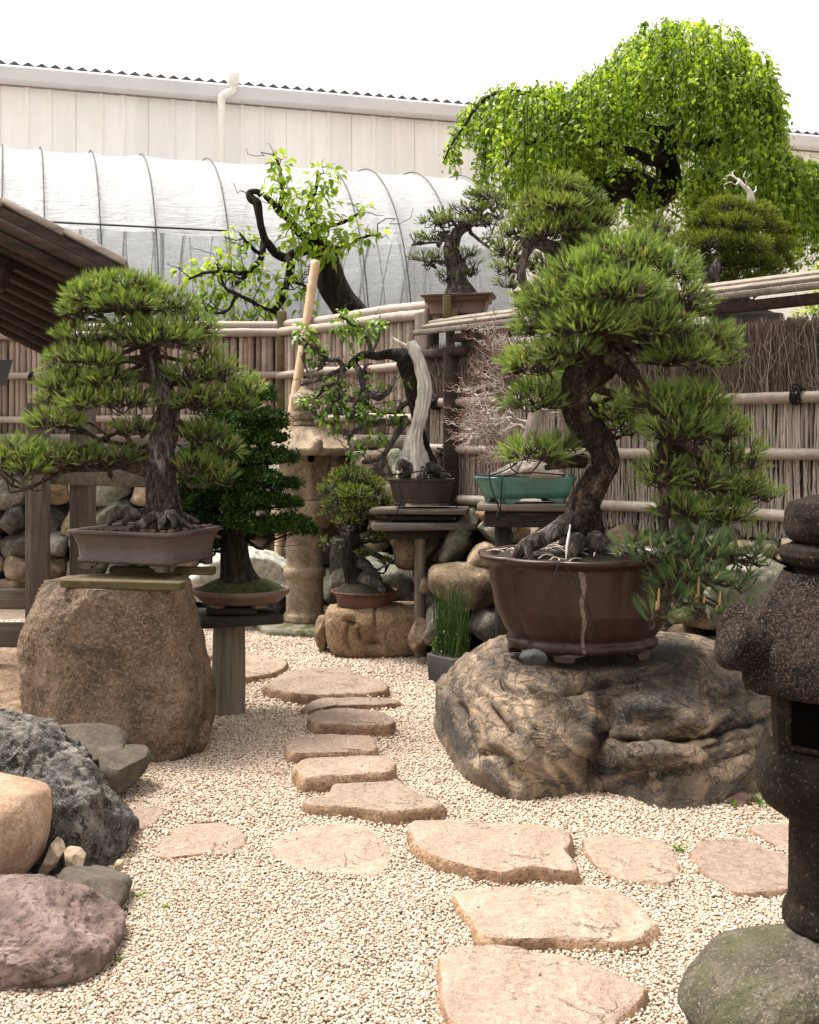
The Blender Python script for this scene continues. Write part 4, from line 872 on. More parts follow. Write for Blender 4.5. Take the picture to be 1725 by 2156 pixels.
# ---------------------------------------------------------------- left rocks
def big_block():
    out = [(60,1310),(66,1245),(80,1200),(200,1192),(330,1192),(396,1200),(408,1262),(417,1340),(427,1420),(437,1500),(430,1548),(408,1572),(380,1588),(345,1598),(300,1600),(200,1612),(100,1600),(74,1500),(66,1400)]
    V, Fc = rockmesh(out, 5.86, .35, 71, sub=7, a=.29, amp=.024, freq=2.6, fac=4, fsoft=.5, fine=.006, fh=(.93, 1.02))
    for ln, w, d in [([(150,1235),(140,1290),(150,1380),(165,1450),(230,1520)], 18, .03), ([(330,1600),(390,1560),(430,1500)], 14, .02), ([(270,1330),(280,1420)], 8, .008), ([(375,1270),(392,1400),(402,1500)], 14, .012)]: V = carve(V, Fc, ln, w, d)
    q = proj(V); lf = np.clip((150-q[:, 0])/90, 0, 1); V[:, 1] += lf*.10*(V[:, 1] < 5.8)
    n = vnormals(V, Fc); V = V+n*(.010*fbm(V*12, 4, 5, ridged=True)+.004*fbm(V*45, 3, 6))[:, None]
    V[:, 2] = np.where(V[:, 2] > .774, .774+(V[:, 2]-.774)*.08, V[:, 2])
    return MB().add(V, Fc).build('granite_block', M['block_rock'], None, True, 'tall brown granite block with a dark left face under the grey rectangular pot', 'rock')
big_block()
rock('rock', 'small brown chip leaning on the right foot of the tall granite block', 'rock', [(395,1560),(415,1530),(440,1520),(442,1555),(425,1580),(400,1590)], 5.75, .10, M['block_rock'], 72, sub=4, amp=.01)
def lava():
    out = [(-170,1700),(-160,1560),(-60,1520),(30,1535),(75,1540),(130,1580),(160,1590),(205,1610),(250,1640),(268,1700),(270,1760),(258,1815),(240,1840),(160,1850),(0,1850),(-120,1840)]
    V, Fc = rockmesh(out, 4.45, .34, 73, sub=7, a=.66, amp=.05, freq=4, fac=6, fine=.012)
    n = vnormals(V, Fc); p = V*17; c1 = vnoise(p, 4)*.6+vnoise(p*2.1, 5)*.4; V = V-n*(.030*np.clip(c1-.22, 0, 1)**.7)[:, None]
    n = vnormals(V, Fc); c2 = vnoise(V*45, 8); V = V-n*(.010*np.clip(c2-.2, 0, 1))[:, None]+n*(.010*fbm(V*11, 4, 12, ridged=True))[:, None]
    return MB().add(V, Fc).build('lava_rock', M['lava'], None, True, 'dark grey pitted volcanic rock with pale top behind the orange boulder', 'rock')
lava()
rock('boulder', 'rounded orange granite boulder at the left edge', 'boulder', [(-150,1760),(-120,1660),(-40,1645),(40,1646),(75,1660),(100,1705),(108,1745),(92,1795),(70,1822),(20,1828),(-100,1828)], 4.02, .24, M['orange'], 74, sub=6, a=.68, amp=.02, fac=5, fh=(.80, .95), fsoft=.75, fine=.003)
def purple():
    out = [(-200,2000),(-180,1915),(-60,1888),(60,1890),(130,1902),(185,1915),(232,1940),(248,1970),(240,2010),(215,2050),(160,2085),(100,2110),(40,2135),(-60,2140),(-180,2110)]
    V, Fc = rockmesh(out, 3.52, .25, 75, sub=7, a=.62, amp=.02, freq=3.2, fac=3, fine=.003, fh=(.82, .97))
    n = vnormals(V, Fc); up = np.clip(n[:, 2], 0, 1)
    lay = fbm(V*A(9, 5, 16)+2, 5, 5); st = np.floor(lay*9)/9+.15*(lay*9-np.floor(lay*9))/9; V = V+n*(.028*st)[:, None]
    n = vnormals(V, Fc); V = V+n*(.012*fbm(V*A(8, 6, 30), 6, 3, ridged=True)*(1-.5*up)+.003*fbm(V*50, 3, 8))[:, None]
    return MB().add(V, Fc).build('layered_rock', M['purple'], None, True, 'purplish flaking layered rock at the lower left edge', 'rock')
purple()
rock('rock', 'flat dark grey slab on the ground in front of the tall granite block', 'rock', [(30,1580),(40,1548),(120,1534),(205,1533),(245,1545),(266,1568),(262,1620),(200,1660),(60,1660)], 5.16, .22, M['greystone'], 76, sub=6, amp=.012, fac=5, fine=.002)
rock('rock', 'lower grey slab stepping down to the gravel beside the tall granite block', 'rock', [(195,1610),(220,1585),(262,1577),(300,1582),(313,1605),(298,1640),(255,1665),(205,1668)], 5.06, .17, M['greystone'], 77, sub=6, amp=.012, fac=7, fine=.002)
for o, Y, dp, mt, l, sd in [
    ([(85,1830),(105,1790),(120,1760),(132,1775),(133,1800),(118,1825),(100,1840)], 3.98, .07, 'tanstone', 'cream stone wedged on end beside the orange boulder', 81),
    ([(132,1800),(140,1785),(165,1790),(182,1810),(180,1830),(160,1838),(138,1825)], 4.02, .06, 'tanstone', 'small brown banded stone right of the cream wedge stone', 82),
    ([(100,1870),(120,1840),(200,1838),(245,1850),(266,1875),(268,1905),(255,1915),(200,1915),(120,1900)], 3.86, .16, 'greystone', 'angular tan grey rock between the pitted rock and the flaking rock', 83),
    ([(165,1845),(185,1828),(225,1832),(245,1843),(235,1852),(190,1855)], 4.0, .06, 'greystone', 'thin flat pebble lying on the angular tan grey rock', 84),
    ([(238,1835),(246,1812),(258,1815),(256,1832),(246,1842)], 4.12, .03, 'tanstone', 'tiny tan stone at the right foot of the pitted rock', 85)]:
    rock('stone', l, 'stone', o, Y, dp, M[mt], sd, sub=5, amp=.008, fac=6, fine=.002)
rock('rock', 'pale green white rock behind the log pedestal', 'rock', [(395,1220),(430,1170),(470,1155),(530,1155),(580,1165),(612,1190),(615,1240),(560,1260),(420,1260)], 9.35, .3, M['pale'], 86, sub=6, amp=.03, ridged=.025)
rock('rock', 'dark rock in shade behind the round brown pot, left of lantern', 'rock', [(500,1300),(540,1245),(600,1240),(620,1290),(600,1335),(520,1335)], 9.45, .2, M['wall_grey'], 87, sub=5, amp=.03)
# carved brown stone with a hook shaped groove
def carved():
    out = [(685,1290),(700,1272),(760,1268),(850,1270),(898,1272),(912,1285),(915,1330),(905,1360),(860,1375),(800,1385),(745,1386),(700,1365),(688,1330)]
    V, Fc = rockmesh(out, 8.25, .30, 90, sub=6, a=.5, amp=.012, freq=5, fac=4, fine=.004, fh=(.86, .97))
    for ln, w, d in [([(725,1305),(745,1308),(752,1325),(762,1348),(785,1355),(800,1352)], 4.5, .05), ([(790,1275),(790,1310),(792,1352)], 3, .03), ([(735,1312),(728,1345),(738,1375)], 4, .035), ([(700,1280),(745,1300),(770,1330)], 10, -.02)]: V = carve(V, Fc, ln, w, d)
    MB().add(V, Fc).build('carved_stone', M['carved'], None, True, 'squat brown stone with a hooked groove cut in its face, under the small round pot', 'stone')
carved()
rock('stone', 'upright brown stone leaning on the left end of the grooved stone', 'stone', [(663,1330),(670,1300),(685,1296),(695,1310),(696,1350),(685,1368),(668,1360)], 8.25, .10, M['carved'], 91, sub=5, amp=.012)

# ---------------------------------------------------------------- stone lanterns
def hexR(th, r, rot=0):
    a = (th-rot) % (math.pi/3)-math.pi/6; return r*math.cos(math.pi/6)/np.cos(a)
def hex_roof(c, Rc, ztop, rtop, zeave, thick, rot, rough, seed, pw=1.7, lip=.03, nseg=96, upturn=.03):
    th = np.linspace(0, 2*math.pi, nseg, endpoint=False); hx = hexR(th, 1, rot); corner = np.clip((hx-hx.min())/(hx.max()-hx.min()), 0, 1)
    rings = []
    for t in np.linspace(0, 1, 22):
        r = rtop*(1-.0)*(1-t)+t*Rc*hx; r = rtop+(Rc*hx-rtop)*t
        z = zeave+(ztop-zeave)*((1-t)**pw*.85+.15*(1-t**2.5))+upturn*corner**3*t**4
        z = z+.02*corner**8*(t > .15)*math.sin(math.pi*min(1, t))*.8
        rings.append(np.stack([r*np.cos(th), r*np.sin(th), z], 1))
    for f, dz in ((1.012, -.25), (1.012, -.75), (.985, -1.0), (.8, -1.0), (.45, -.9)):
        r = Rc*hx*f; rings.append(np.stack([r*np.cos(th), r*np.sin(th), zeave+dz*thick+upturn*corner**3*(1 if f > .9 else 0)], 1))
    V = np.concatenate(rings)+c; n = nseg; j = np.arange(n); Fs = [np.stack([k*n+j, k*n+(j+1) % n, (k+1)*n+(j+1) % n, (k+1)*n+j], 1) for k in range(len(rings)-1)]
    if rough: V = V+np.stack([fbm(V*9, 4, seed), fbm(V*9, 4, seed+1), fbm(V*9, 4, seed+2)], 1)*rough
    return V, Fs
def hex_prism(c, prof, rot, seg=72, rough=.004, seed=0, rnd=0.0):
    md = lambda t, z, r: (1-rnd)*float(hexR(np.array(t), 1/.93, rot))+rnd
    return lathe(prof, c, seg, md, rough, seed)
def garden_lantern():
    Y = 9.1; X = P(642, 0, Y)[0]; z = lambda y: EYE-(y-HY)*Y/F_; r = lambda w: w*Y/F_; c = A(X, Y, 0); g = M['granite']
    root = thing('stone_lantern', 'tall tan granite lantern with a flared roof and onion shaped finial by the bamboo pole', 'stone lantern', c)
    MB().add(*lathe(resample([(0, z(798)), (r(8), z(799)), (r(8), z(812)), (r(12), z(820)), (r(28), z(836)), (r(29), z(848)), (r(27), z(861)), (r(19), z(864)), (r(26), z(867)), (r(27), z(874)), (r(24), z(883)), (r(18), z(886)), (r(24), z(891)), (r(23), z(899)), (r(10), z(902))], 60), c, 40, None, .003, 1)).build('finial', g, root)
    rot = R(48.7); zt, ze = z(898), z(942)
    roof = MB().add(*hex_roof(c, r(112), zt, r(40), ze, .055, rot, .004, 2, 1.5, upturn=.035)).build('roof', g, root)
    for k in range(6):
        a = rot+k*math.pi/3; dr = A(math.cos(a), math.sin(a), 0)
        path = [c+dr*r(62)+A(0, 0, z(932)), c+dr*r(90)+A(0, 0, z(943)), c+dr*r(104)+A(0, 0, z(941)), c+dr*r(110)+A(0, 0, z(932)), c+dr*r(103)+A(0, 0, z(926))]
        MB().add(*tube(catmull(path, 20), np.interp(np.linspace(0, 1, 20), [0, .3, 1], [.03, .042, .034]), 14, .03, k)).build('corner_curl', g, root)
    fb = MB().add(*hex_prism(c, resample([(r(20), z(952)), (r(53), z(955)), (r(52), z(1045)), (r(57), z(1050)), (r(20), z(1055))], 40), rot)).build('fire_box', g, root)
    w = P(655, 966, Y-.19); k = lathe([(0, 0), (.026, 0), (.026, .02), (0, .02)], A(0, 0, 0), 20); Vh = k[0][:, [0, 2, 1]]+w; MB().add(Vh, k[1]).build('round_opening_shade', M['hollow_shade'], root)  # solid black disc painted in for the darkness of the hole
    MB().add(*hex_prism(c, resample([(r(30), z(1048)), (r(66), z(1052)), (r(70), z(1058)), (r(70), z(1085)), (r(58), z(1098)), (r(46), z(1112)), (r(20), z(1113))], 40), rot, rnd=.35, rough=.006)).build('platform', g, root)
    MB().add(*lathe(resample([(r(20), z(1108)), (r(39), z(1110)), (r(39), z(1192)), (r(44), z(1197)), (r(45), z(1204)), (r(44), z(1212)), (r(39), z(1217)), (r(40), z(1288)), (r(45), z(1292)), (r(46), z(1305)), (r(42), z(1310)), (r(20), z(1311))], 70), c, 48, None, .004, 5)).build('shaft', g, root)
    pet = lambda t, zz, rr: 1+.07*abs(math.sin(t*5))*(1 if .02 < zz < .1 else .0)
    MB().add(*lathe(resample([(r(40), z(1306)), (r(52), z(1311)), (r(66), z(1322)), (r(70), z(1332)), (r(64), z(1338)), (r(60), -.05)], 30), c, 80, pet, .004, 6)).build('lotus_base', g, root)
    MB().add(*hex_prism(c, resample([(r(40), .075), (r(100), .06), (r(103), .03), (r(104), -.05)], 16), rot, rough=.01, rnd=.3)).build('foot_slab', stone('mossy slab', [(.09, .085, .06), (.2, .18, .135), (.3, .27, .2)], 6, None, .6, moss=(5, .45, (.05, .065, .018), .9)), root)
garden_lantern()
def dark_lantern():
    Y = 3.0; c = A(P(1778, 0, Y)[0], Y, 0); z = lambda y: EYE-(y-HY)*Y/F_; r = lambda w: w*Y/F_; g = M['dark_granite']; d = M['dark_smooth']
    root = thing('stone_lantern', 'near black granite lantern with a chunky curled roof cut off by the right edge', 'stone lantern', c)
    def sh(p, n, rough, seed, mat, nm, md=None, sg=72):
        return MB().add(*lathe(resample(p, n), c, sg, md, rough, seed, 14)).build(nm, mat, root)
    sh([(0, z(1042)), (r(70), z(1044)), (r(112), z(1058)), (r(122), z(1082)), (r(122), z(1118)), (r(112), z(1136)), (r(92), z(1146)), (r(60), z(1147))], 50, .006, 1, d, 'jewel')
    sh([(r(60), z(1143)), (r(105), z(1143)), (r(128), z(1152)), (r(133), z(1168)), (r(124), z(1184)), (r(100), z(1194)), (r(98), z(1210)), (r(60), z(1215))], 50, .006, 2, d, 'finial_ring')
    rot = R(15)
    V, Fs = hex_roof(c, r(240), z(1200), r(125), z(1352), .105, rot, .012, 3, 1.2, upturn=.02); MB().add(V, Fs).build('roof', g, root)
    for k in range(6):
        a = rot+k*math.pi/3; dr = A(math.cos(a), math.sin(a), 0)
        path = [c+dr*r(90)+A(0, 0, z(1310)), c+dr*r(160)+A(0, 0, z(1345)), c+dr*r(215)+A(0, 0, z(1352)), c+dr*r(262)+A(0, 0, z(1345)), c+dr*r(285)+A(0, 0, z(1338))]
        tq = np.linspace(0, 1, 36); V, Fs = tube(catmull(path, 36), np.where(tq < .72, .052+.012*tq, .061*np.sqrt(np.maximum(1-((tq-.72)/.28)**2, .002))), 26, .10, k, 12); MB().add(V, Fs).build('corner_curl', g, root)
    md = lambda t, zz, rr: float(hexR(np.array(t), 1/.94, rot+R(3)))
    fbx = sh([(r(60), z(1405)), (r(158), z(1415)), (r(156), z(1480)), (r(150), z(1590)), (r(130), z(1597)), (r(60), z(1600))], 40, .003, 5, d, 'fire_box', md, 120)
    # square window facing the path; a solid black block paints in its inner shade
    a = R(222); dr = A(math.cos(a), math.sin(a), 0); tn = A(-dr[1], dr[0], 0); wc = c+dr*r(141)+A(0, 0, z(1497)); Mx = np.array([tn, dr, A(0, 0, 1)])
    for s_, t_, w_, h_ in ((-1, 0, .014, .145), (1, 0, .014, .145), (0, 1, .106, .014), (0, -1, .106, .014)):
        MB().add(*box(wc+tn*s_*.046+A(0, 0, t_*.066)+dr*.004, (w_, .022, h_), Mx, .003)).build('window_frame', d, root)
    MB().add(*box(wc, (.08, .022, .120), Mx, .001)).build('window_opening_shade', M['hollow_shade'], root)
    sh([(r(60), z(1560)), (r(140), z(1563)), (r(172), z(1582)), (r(183), z(1615)), (r(182), z(1650)), (r(165), z(1690)), (r(128), z(1718)), (r(112), z(1724)), (r(60), z(1726))], 50, .007, 7, d, 'platform')
    sh([(r(60), z(1715)), (r(112), z(1720)), (r(113), z(1800)), (r(114), z(1895)), (r(122), z(1905)), (r(126), z(1922)), (r(126), z(1946)), (r(60), z(1950))], 50, .004, 8, d, 'shaft')
    V, Fc = rockmesh([(1425,2100),(1440,2045),(1490,1992),(1570,1962),(1700,1955),(1900,1960),(2050,1995),(2120,2060),(2110,2180),(2000,2260),(1600,2260),(1480,2180)], 3.0, .25, 95, sub=7, a=.62, yshift=-.10, amp=.022, freq=4, fac=0, fine=.005)
    V[:, 2] = np.maximum(V[:, 2], -.05)
    n = vnormals(V, Fc); V = V+n*(.004*fbm(V*40, 3, 4))[:, None]; MB().add(V, Fc).build('base_boulder', M['mossboulder'], root)
dark_lantern()

# ---------------------------------------------------------------- wooden gate frame, roof and hanging box at the left
Yg = 7.7; zg = lambda y, Y=Yg: EYE-(y-HY)*Y/F_
root = thing('wooden_gate', 'weathered grey timber gate frame with two posts behind the left pine', 'gate', A(P(110, 0, Yg)[0], Yg, 0))
MB().add(*box(A(P(80, 0, Yg)[0], Yg, (zg(848))/2-.05), (.145, .13, zg(848)+.1), np.array(rz(.25)), .006)).build('post', M['greywood'], root)
MB().add(*box(A(P(175, 0, Yg+.3)[0], Yg+.3, zg(800, Yg+.3)/2-.05), (.165, .14, zg(800, Yg+.3)+.1), np.array(rz(.25)), .006)).build('post', M['greywood'], root)
MB().add(*beam(P(95, 1000, Yg+.08), P(330, 1010, Yg+.55), .07, .11)).build('crossbeam', M['greywood_x'], root)
for y0, y1 in ((1240, 1282), (1311, 1362)): MB().add(*beam(P(-260, (y0+y1)/2, Yg), P(56, (y0+y1)/2, Yg), .05, (y1-y0)*Yg/F_)).build('rail', M['greywood_x'], root)
MB().add(*box(P(85, 1368, Yg)*A(1, 1, 0)+A(0, 0, .02), (.2, .2, .12), bev=.01)).build('foot_stone', M['greystone'], root)
a0, a1 = P(-260, 330, 6.45), P(252, 578, 6.45); b0, b1 = P(-260, 560, 8.9), P(112, 748, 8.9)
root = thing('gate_roof', 'dark timber gate roof with a silvery stepped verge sloping in from the left', 'roof', (a0+a1+b0+b1)/4)
rx = unit(a1-a0); ry = unit((b0-a0)-rx*np.dot(b0-a0, rx)); rn = np.cross(rx, ry); rn = rn if rn[2] > 0 else -rn
th_ = .05; V = np.array([a0, a1, b1, b0]); V = np.vstack([V, V+rn*th_])
MB().add(V, [[0, 1, 2, 3], [7, 6, 5, 4], [0, 4, 5, 1], [1, 5, 6, 2], [2, 6, 7, 3], [3, 7, 4, 0]]).build('roof_boards', M['roofwood'], root, False)
for i, t in enumerate(np.linspace(.06, .97, 10)):
    p0 = a0+(b0-a0)*t-rn*.022; p1 = a1+(b1-a1)*t-rn*.022; MB().add(*beam(p0, p1, .028, .05, .003, rn)).build('batten', M['roofwood'], root)
for k in range(2): MB().add(*beam(a0-rn*(.03+.055*k)+ry*(.02+.05*k), a1-rn*(.03+.055*k)+ry*(.02+.05*k)-rx*.03, .05, .055, .004, rn)).build('barge_board', M['roofwood'], root)
L_ = np.linalg.norm(a1-a0)
for i in range(5):
    s0 = L_-.36*i; p0 = a0+rx*(s0-.37)+rn*(.075+.012); p1 = a0+rx*s0+rn*(.075-.004); MB().add(*beam(p0+ry*.06, p1+ry*.06, .16, .035, .004, rn, .002, i)).build('verge_board', M['vergewood'], root)
MB().add(*beam(P(-260, 500, 6.9), P(16, 582, 6.9), .12, .17, .01, rn)).build('purlin_end', M['roofwood'], root)
V = np.array([P(x, y, Y) for Y in (5.2, 5.45) for x, y in ((-90, 760), (28, 757), (12, 812), (-90, 812))])
MB().add(V, [[0, 1, 2, 3], [7, 6, 5, 4], [0, 4, 5, 1], [1, 5, 6, 2], [2, 6, 7, 3], [3, 7, 4, 0]]).add(*tube([P(-60, 760, 5.3), P(-60, 640, 5.3), P(-60, 500, 5.9)], .006, 6)).build('hanging_lamp', M['blackmetal'], None, False, 'black tapered metal lamp casing poking in at the left edge', 'lamp')
MB().add(*tube(np.vstack([catmull([P(578, 1180, 9.55)*A(1, 1, 0)+A(0, 0, -.05), P(596, 1040, 9.6), P(612, 895, 9.65), P(640, 720, 9.8), P(665, 550, 9.95)], 90)]), np.where(np.arange(90) % 15 == 7, .0425, np.where(np.arange(90) % 15 == 8, .0345, .0375)), 14), tint=.5).build('bamboo_pole', M['prop'], None, True, 'fresh orange bamboo pole leaning behind the stone lantern to prop the leafy tree', 'pole')
# ---------------------------------------------------------------- pots
def rect_pot(root, corners, z0, z1, mat, wall=.03, flare=((0, .86), (.12, .875), (.13, .85), (.5, .87), (.8, .92), (.90, .96), (.905, 1.0), (1, 1.0)), foot=.03, nm='pot', ft=.18, soil=True, soilz=-.01, round_=.0):
    """corners: four plan points at the rim"""
    q = np.array(corners)[:, :2]; c = q.mean(0)
    n = 12
    def ring(k, z):
        pts = []
        for i in range(4):
            a, b = c+(q[i]-c)*k, c+(q[(i+1) % 4]-c)*k
            e = .04
            for t in np.linspace(e, 1-e, n): pts.append(a+(b-a)*t)
        return np.c_[np.array(pts), np.full(len(pts), z)]
    H = z1-z0; rs = [ring(.3, z0)]+[ring(k, z0+H*t) for t, k in flare]; k1 = flare[-1][1]; wl = wall/np.linalg.norm(q[0]-c)*1.4
    rs += [ring(k1-.01, z1+.004), ring(k1-wl, z1+.004), ring(k1-wl-.01, z1-.006), ring(k1-wl-.03, z1-.05), ring(.05, z1-.06)]
    m_ = len(rs[0]); V = np.vstack(rs); j = np.arange(m_)
    Fs = [np.stack([k*m_+j, k*m_+(j+1) % m_, (k+1)*m_+(j+1) % m_, (k+1)*m_+j], 1) for k in range(len(rs)-1)]
    o = MB().add(V, Fs).build(nm, mat, root)
    mid = lambda a, b: (a+b)/2
    f0 = flare[0][1]
    for i in range(4):
        p = c+(q[i]-c)*f0*.97; e1 = unit(q[(i+1) % 4]-q[i]); e2 = unit(q[i-1]-q[i]); s1 = np.linalg.norm(q[(i+1) % 4]-q[i])*ft; s2 = np.linalg.norm(q[i-1]-q[i])*ft
        mb = MB()
        for d, o_, s in ((e1, e2, s1), (e2, e1, s2)):
            prof = [(0, -foot), (s*.6, -foot), (s*.68, -foot*.5), (s*.85, -foot*.45), (s, 0), (s, .004), (0, .004)]
            Vf = np.array([np.r_[p+d*x, z0+z] for x, z in prof]+[np.r_[p+d*x+o_*.022, z0+z] for x, z in prof]); m7 = len(prof); jj = np.arange(m7)
            mb.add(Vf, [list(range(m7)), list(range(2*m7-1, m7-1, -1))]+[[a, (a+1) % m7, m7+(a+1) % m7, m7+a] for a in range(m7)])
        mb.build('foot', mat, o, False)
    if soil:
        V, Fs = polypatch(c+(q-c)*(k1-wl-.012), z1-.012, n=20, edge=64, bumpy=.03, seed=3); d = np.linalg.norm(V[:, :2]-c, axis=1); V[:, 2] += .03*np.exp(-(d/.15)**2); MB().add(V, Fs).build('soil', M['soil_pot'], root)
    return o
def round_pot(root, c, prof, mat, sx=1, sy=1, soilr=None, soilz=None, mod=None, nm='pot', dome=.03, seg=72, soilm='soil_pot'):
    V, Fs = lathe(prof, A(0, 0, 0), seg, mod); V = V*A(sx, sy, 1)+c; o = MB().add(V, Fs).build(nm, mat, root)
    if soilr:
        n = 40; th = np.linspace(0, 2*math.pi, 80, endpoint=False); pts = c[:2]+np.c_[np.cos(th)*soilr*sx, np.sin(th)*soilr*sy]
        V, Fs = polypatch(pts, c[2]+soilz, n=24, edge=80, bumpy=.02, seed=int(soilr*1000)); d = np.linalg.norm((V[:, :2]-c[:2])/A(sx, sy), axis=1)/soilr; V[:, 2] += dome*(1-d**2); MB().add(V, Fs).build('soil', M[soilm], root)
    return o
# ---------------------------------------------------------------- trunks and needle pads
def px_path(pts, Y, n):
    a = np.array([[*P(p[0], p[1], Y+p[2]), S(p[3], Y)] for p in pts]); q = catmull(a, n); return q[:, :3], np.maximum(q[:, 3], .0025)
def roots(root, c, rng, lst, mat, Y, name='surface_roots'):
    m = MB()
    for pts in lst:
        p, r = px_path(pts, Y, 22); m.add(*tube(p, r, 9, .25, int(pts[0][0]), 30))
    m.build(name, mat, root)
def gnarl(p0, p1, rng, n=14, amp=.12, sag=.0):
    d = p1-p0; L = np.linalg.norm(d); t = np.linspace(0, 1, n)[:, None]; k = 4
    off = rng.normal(size=(k+2, 3))*amp*L; off[0] = 0; off[-1] = 0
    return p0+d*t+catmull(off, n)+A(0, 0, -1)*sag*L*np.sin(math.pi*t)
def pine_pads(root, rng, trunk, Y, pads, mat, bmat, L, w, nn, dens, amin=12, amax=72, candle=.15, r0=.018, up=.8, clen=.03, cw=.004, tl=.035, bamp=.10, flat=True, gap=.0):
    tp, tr = trunk
    for i, pd in enumerate(pads):
        px, py, hw, hh = pd[:4]; dY = pd[4] if len(pd) > 4 else 0; tt = pd[5] if len(pd) > 5 else None; dz = pd[6] if len(pd) > 6 else 1.0; upb = pd[7] if len(pd) > 7 else up
        Yp = Y+dY; c = P(px, py+hh*.12, Yp); rx_, rz_ = S(hw, Yp), S(hh, Yp)*.95; px += 0; ry_ = max(rx_*.75, rz_)*dz
        if tt is None:
            d = np.linalg.norm(tp-(c-A(0, 0, rz_*.3)), axis=1)+np.maximum(tp[:, 2]-c[2], 0)*.6; k = int(np.argmin(d)); k = min(max(k, 2), len(tp)-1)
        else: k = int(tt*(len(tp)-1))
        b = tp[k]; end = c-A(0, 0, rz_*.25)
        m = MB(); bp = gnarl(b, end, rng, 16, bamp, .04); rb = np.linspace(min(r0, tr[k]*.8), .006, 16); m.add(*tube(bp, rb, 8, .2, i, 40))
        nodes = [bp[9:]]
        nsub = max(4, int(rx_/.035))
        for s in range(nsub):
            a = rng.uniform(0, 2*math.pi); q = end+A(math.cos(a)*rx_*rng.uniform(.45, .85), math.sin(a)*ry_*rng.uniform(.45, .85), rz_*rng.uniform(-.35, .2))
            sp_ = gnarl(bp[rng.integers(8, 16)], q, rng, 9, bamp*1.3, .02); m.add(*tube(sp_, np.linspace(.0062, .0028, 9), 5, .2, s)); nodes.append(sp_[2:])
        nodes = np.concatenate(nodes)
        area = rx_*ry_*math.pi; T = max(10, int(area*dens+rx_*rz_*dens*1.1))
        d = rvec(rng, T*3); d = d[d[:, 2] > -.42][:T]; T = len(d); rad = rng.uniform(.4, 1.0, T)**.6
        lump = 1+.22*fbm(d*2.5+i*7, 2, i)
        base = c+d*rad[:, None]*lump[:, None]*A(rx_, ry_, rz_); base[:, 2] = np.maximum(base[:, 2], c[2]-rz_*(.45+.25*rng.random(T)))
        if gap:
            kp = fbm(base*9+i, 2, 77) > -gap; kp[:6] = True; base = base[kp]; d = d[kp]; T = len(d)
        axis = unit(d*A(.9, .9, .6)+A(0, 0, upb*.8)+rng.normal(size=(T, 3))*.42)
        dd = ((base[:, None]-nodes[None])**2).sum(-1); nr = nodes[dd.argmin(1)]
        V, Fq = twigs(nr, base, .0030, .0020, rng, .14, 5); m.add(V, Fq)
        m.build('branch', bmat, root)
        tint = np.clip(.50+.4*(fbm(base*6, 2, i+40))+rng.normal(size=T)*.13, .02, .9)
        f = MB(); V, Fs, tn = needles(rng, base, axis, nn, L, w, R(amin), R(amax), tl, tint); f.add(V, Fs, np.clip(tn, 0, .86))
        cs = np.where(rng.random(T) < candle)[0]
        if len(cs):
            tip = base[cs]+axis[cs]*tl; ea = unit(axis[cs]+A(0, 0, 1.2)); e = tip+ea*(clen*rng.uniform(.4, 1.5, len(cs)))[:, None]
            V, Fq = twigs(tip, e, cw, cw*.55, rng, .03, 4); f.add(V, Fq, 1.0)
        f.build('foliage_pad', mat, root)
def trunk_obj(root, pts, Y, mat, n=70, seg=30, rough=.16, seed=0, freq=14, ribs=0, nm='trunk', flare=None, plates=0, grain=0):
    p, r = px_path(pts, Y, n); V, Fs = tube(p, r, seg, rough, seed, freq, ribs=ribs)
    if plates:
        C = np.repeat(p, seg, 0); k = n*seg; W = V[:k]; d = unit(W-C); w = np.stack([vnoise(W*14, 1), vnoise(W*14, 2), vnoise(W*14, 3)], 1)*.02
        q = (W+w)*A(30, 30, 13); m1 = np.abs(fbm(q, 3, seed+2)); m2 = np.abs(fbm(q*.5+9, 3, seed+6)); h = np.clip(m1/.10, 0, 1)*.55+np.clip(m2/.09, 0, 1)*.45+.5*fbm(q*1.2, 2, 5)
        V[:k] = W+d*((h-.75)*plates)[:, None]
    if grain:
        C = np.repeat(p, seg, 0); k = n*seg; W = V[:k]; d = unit(W-C); tw = np.repeat(np.linspace(0, 1, n), seg)
        g = fbm(np.c_[d*2.6+np.c_[tw*1.5, tw*.8, tw*1.2], tw*1.0][:, :3]+4, 4, seed, ridged=True)+.5*fbm(W*A(40, 40, 9), 3, seed+4)
        V[:k] = W+d*(grain*g*np.repeat(r, seg))[:, None]
    MB().add(V, Fs).build(nm, mat, root); return p, r

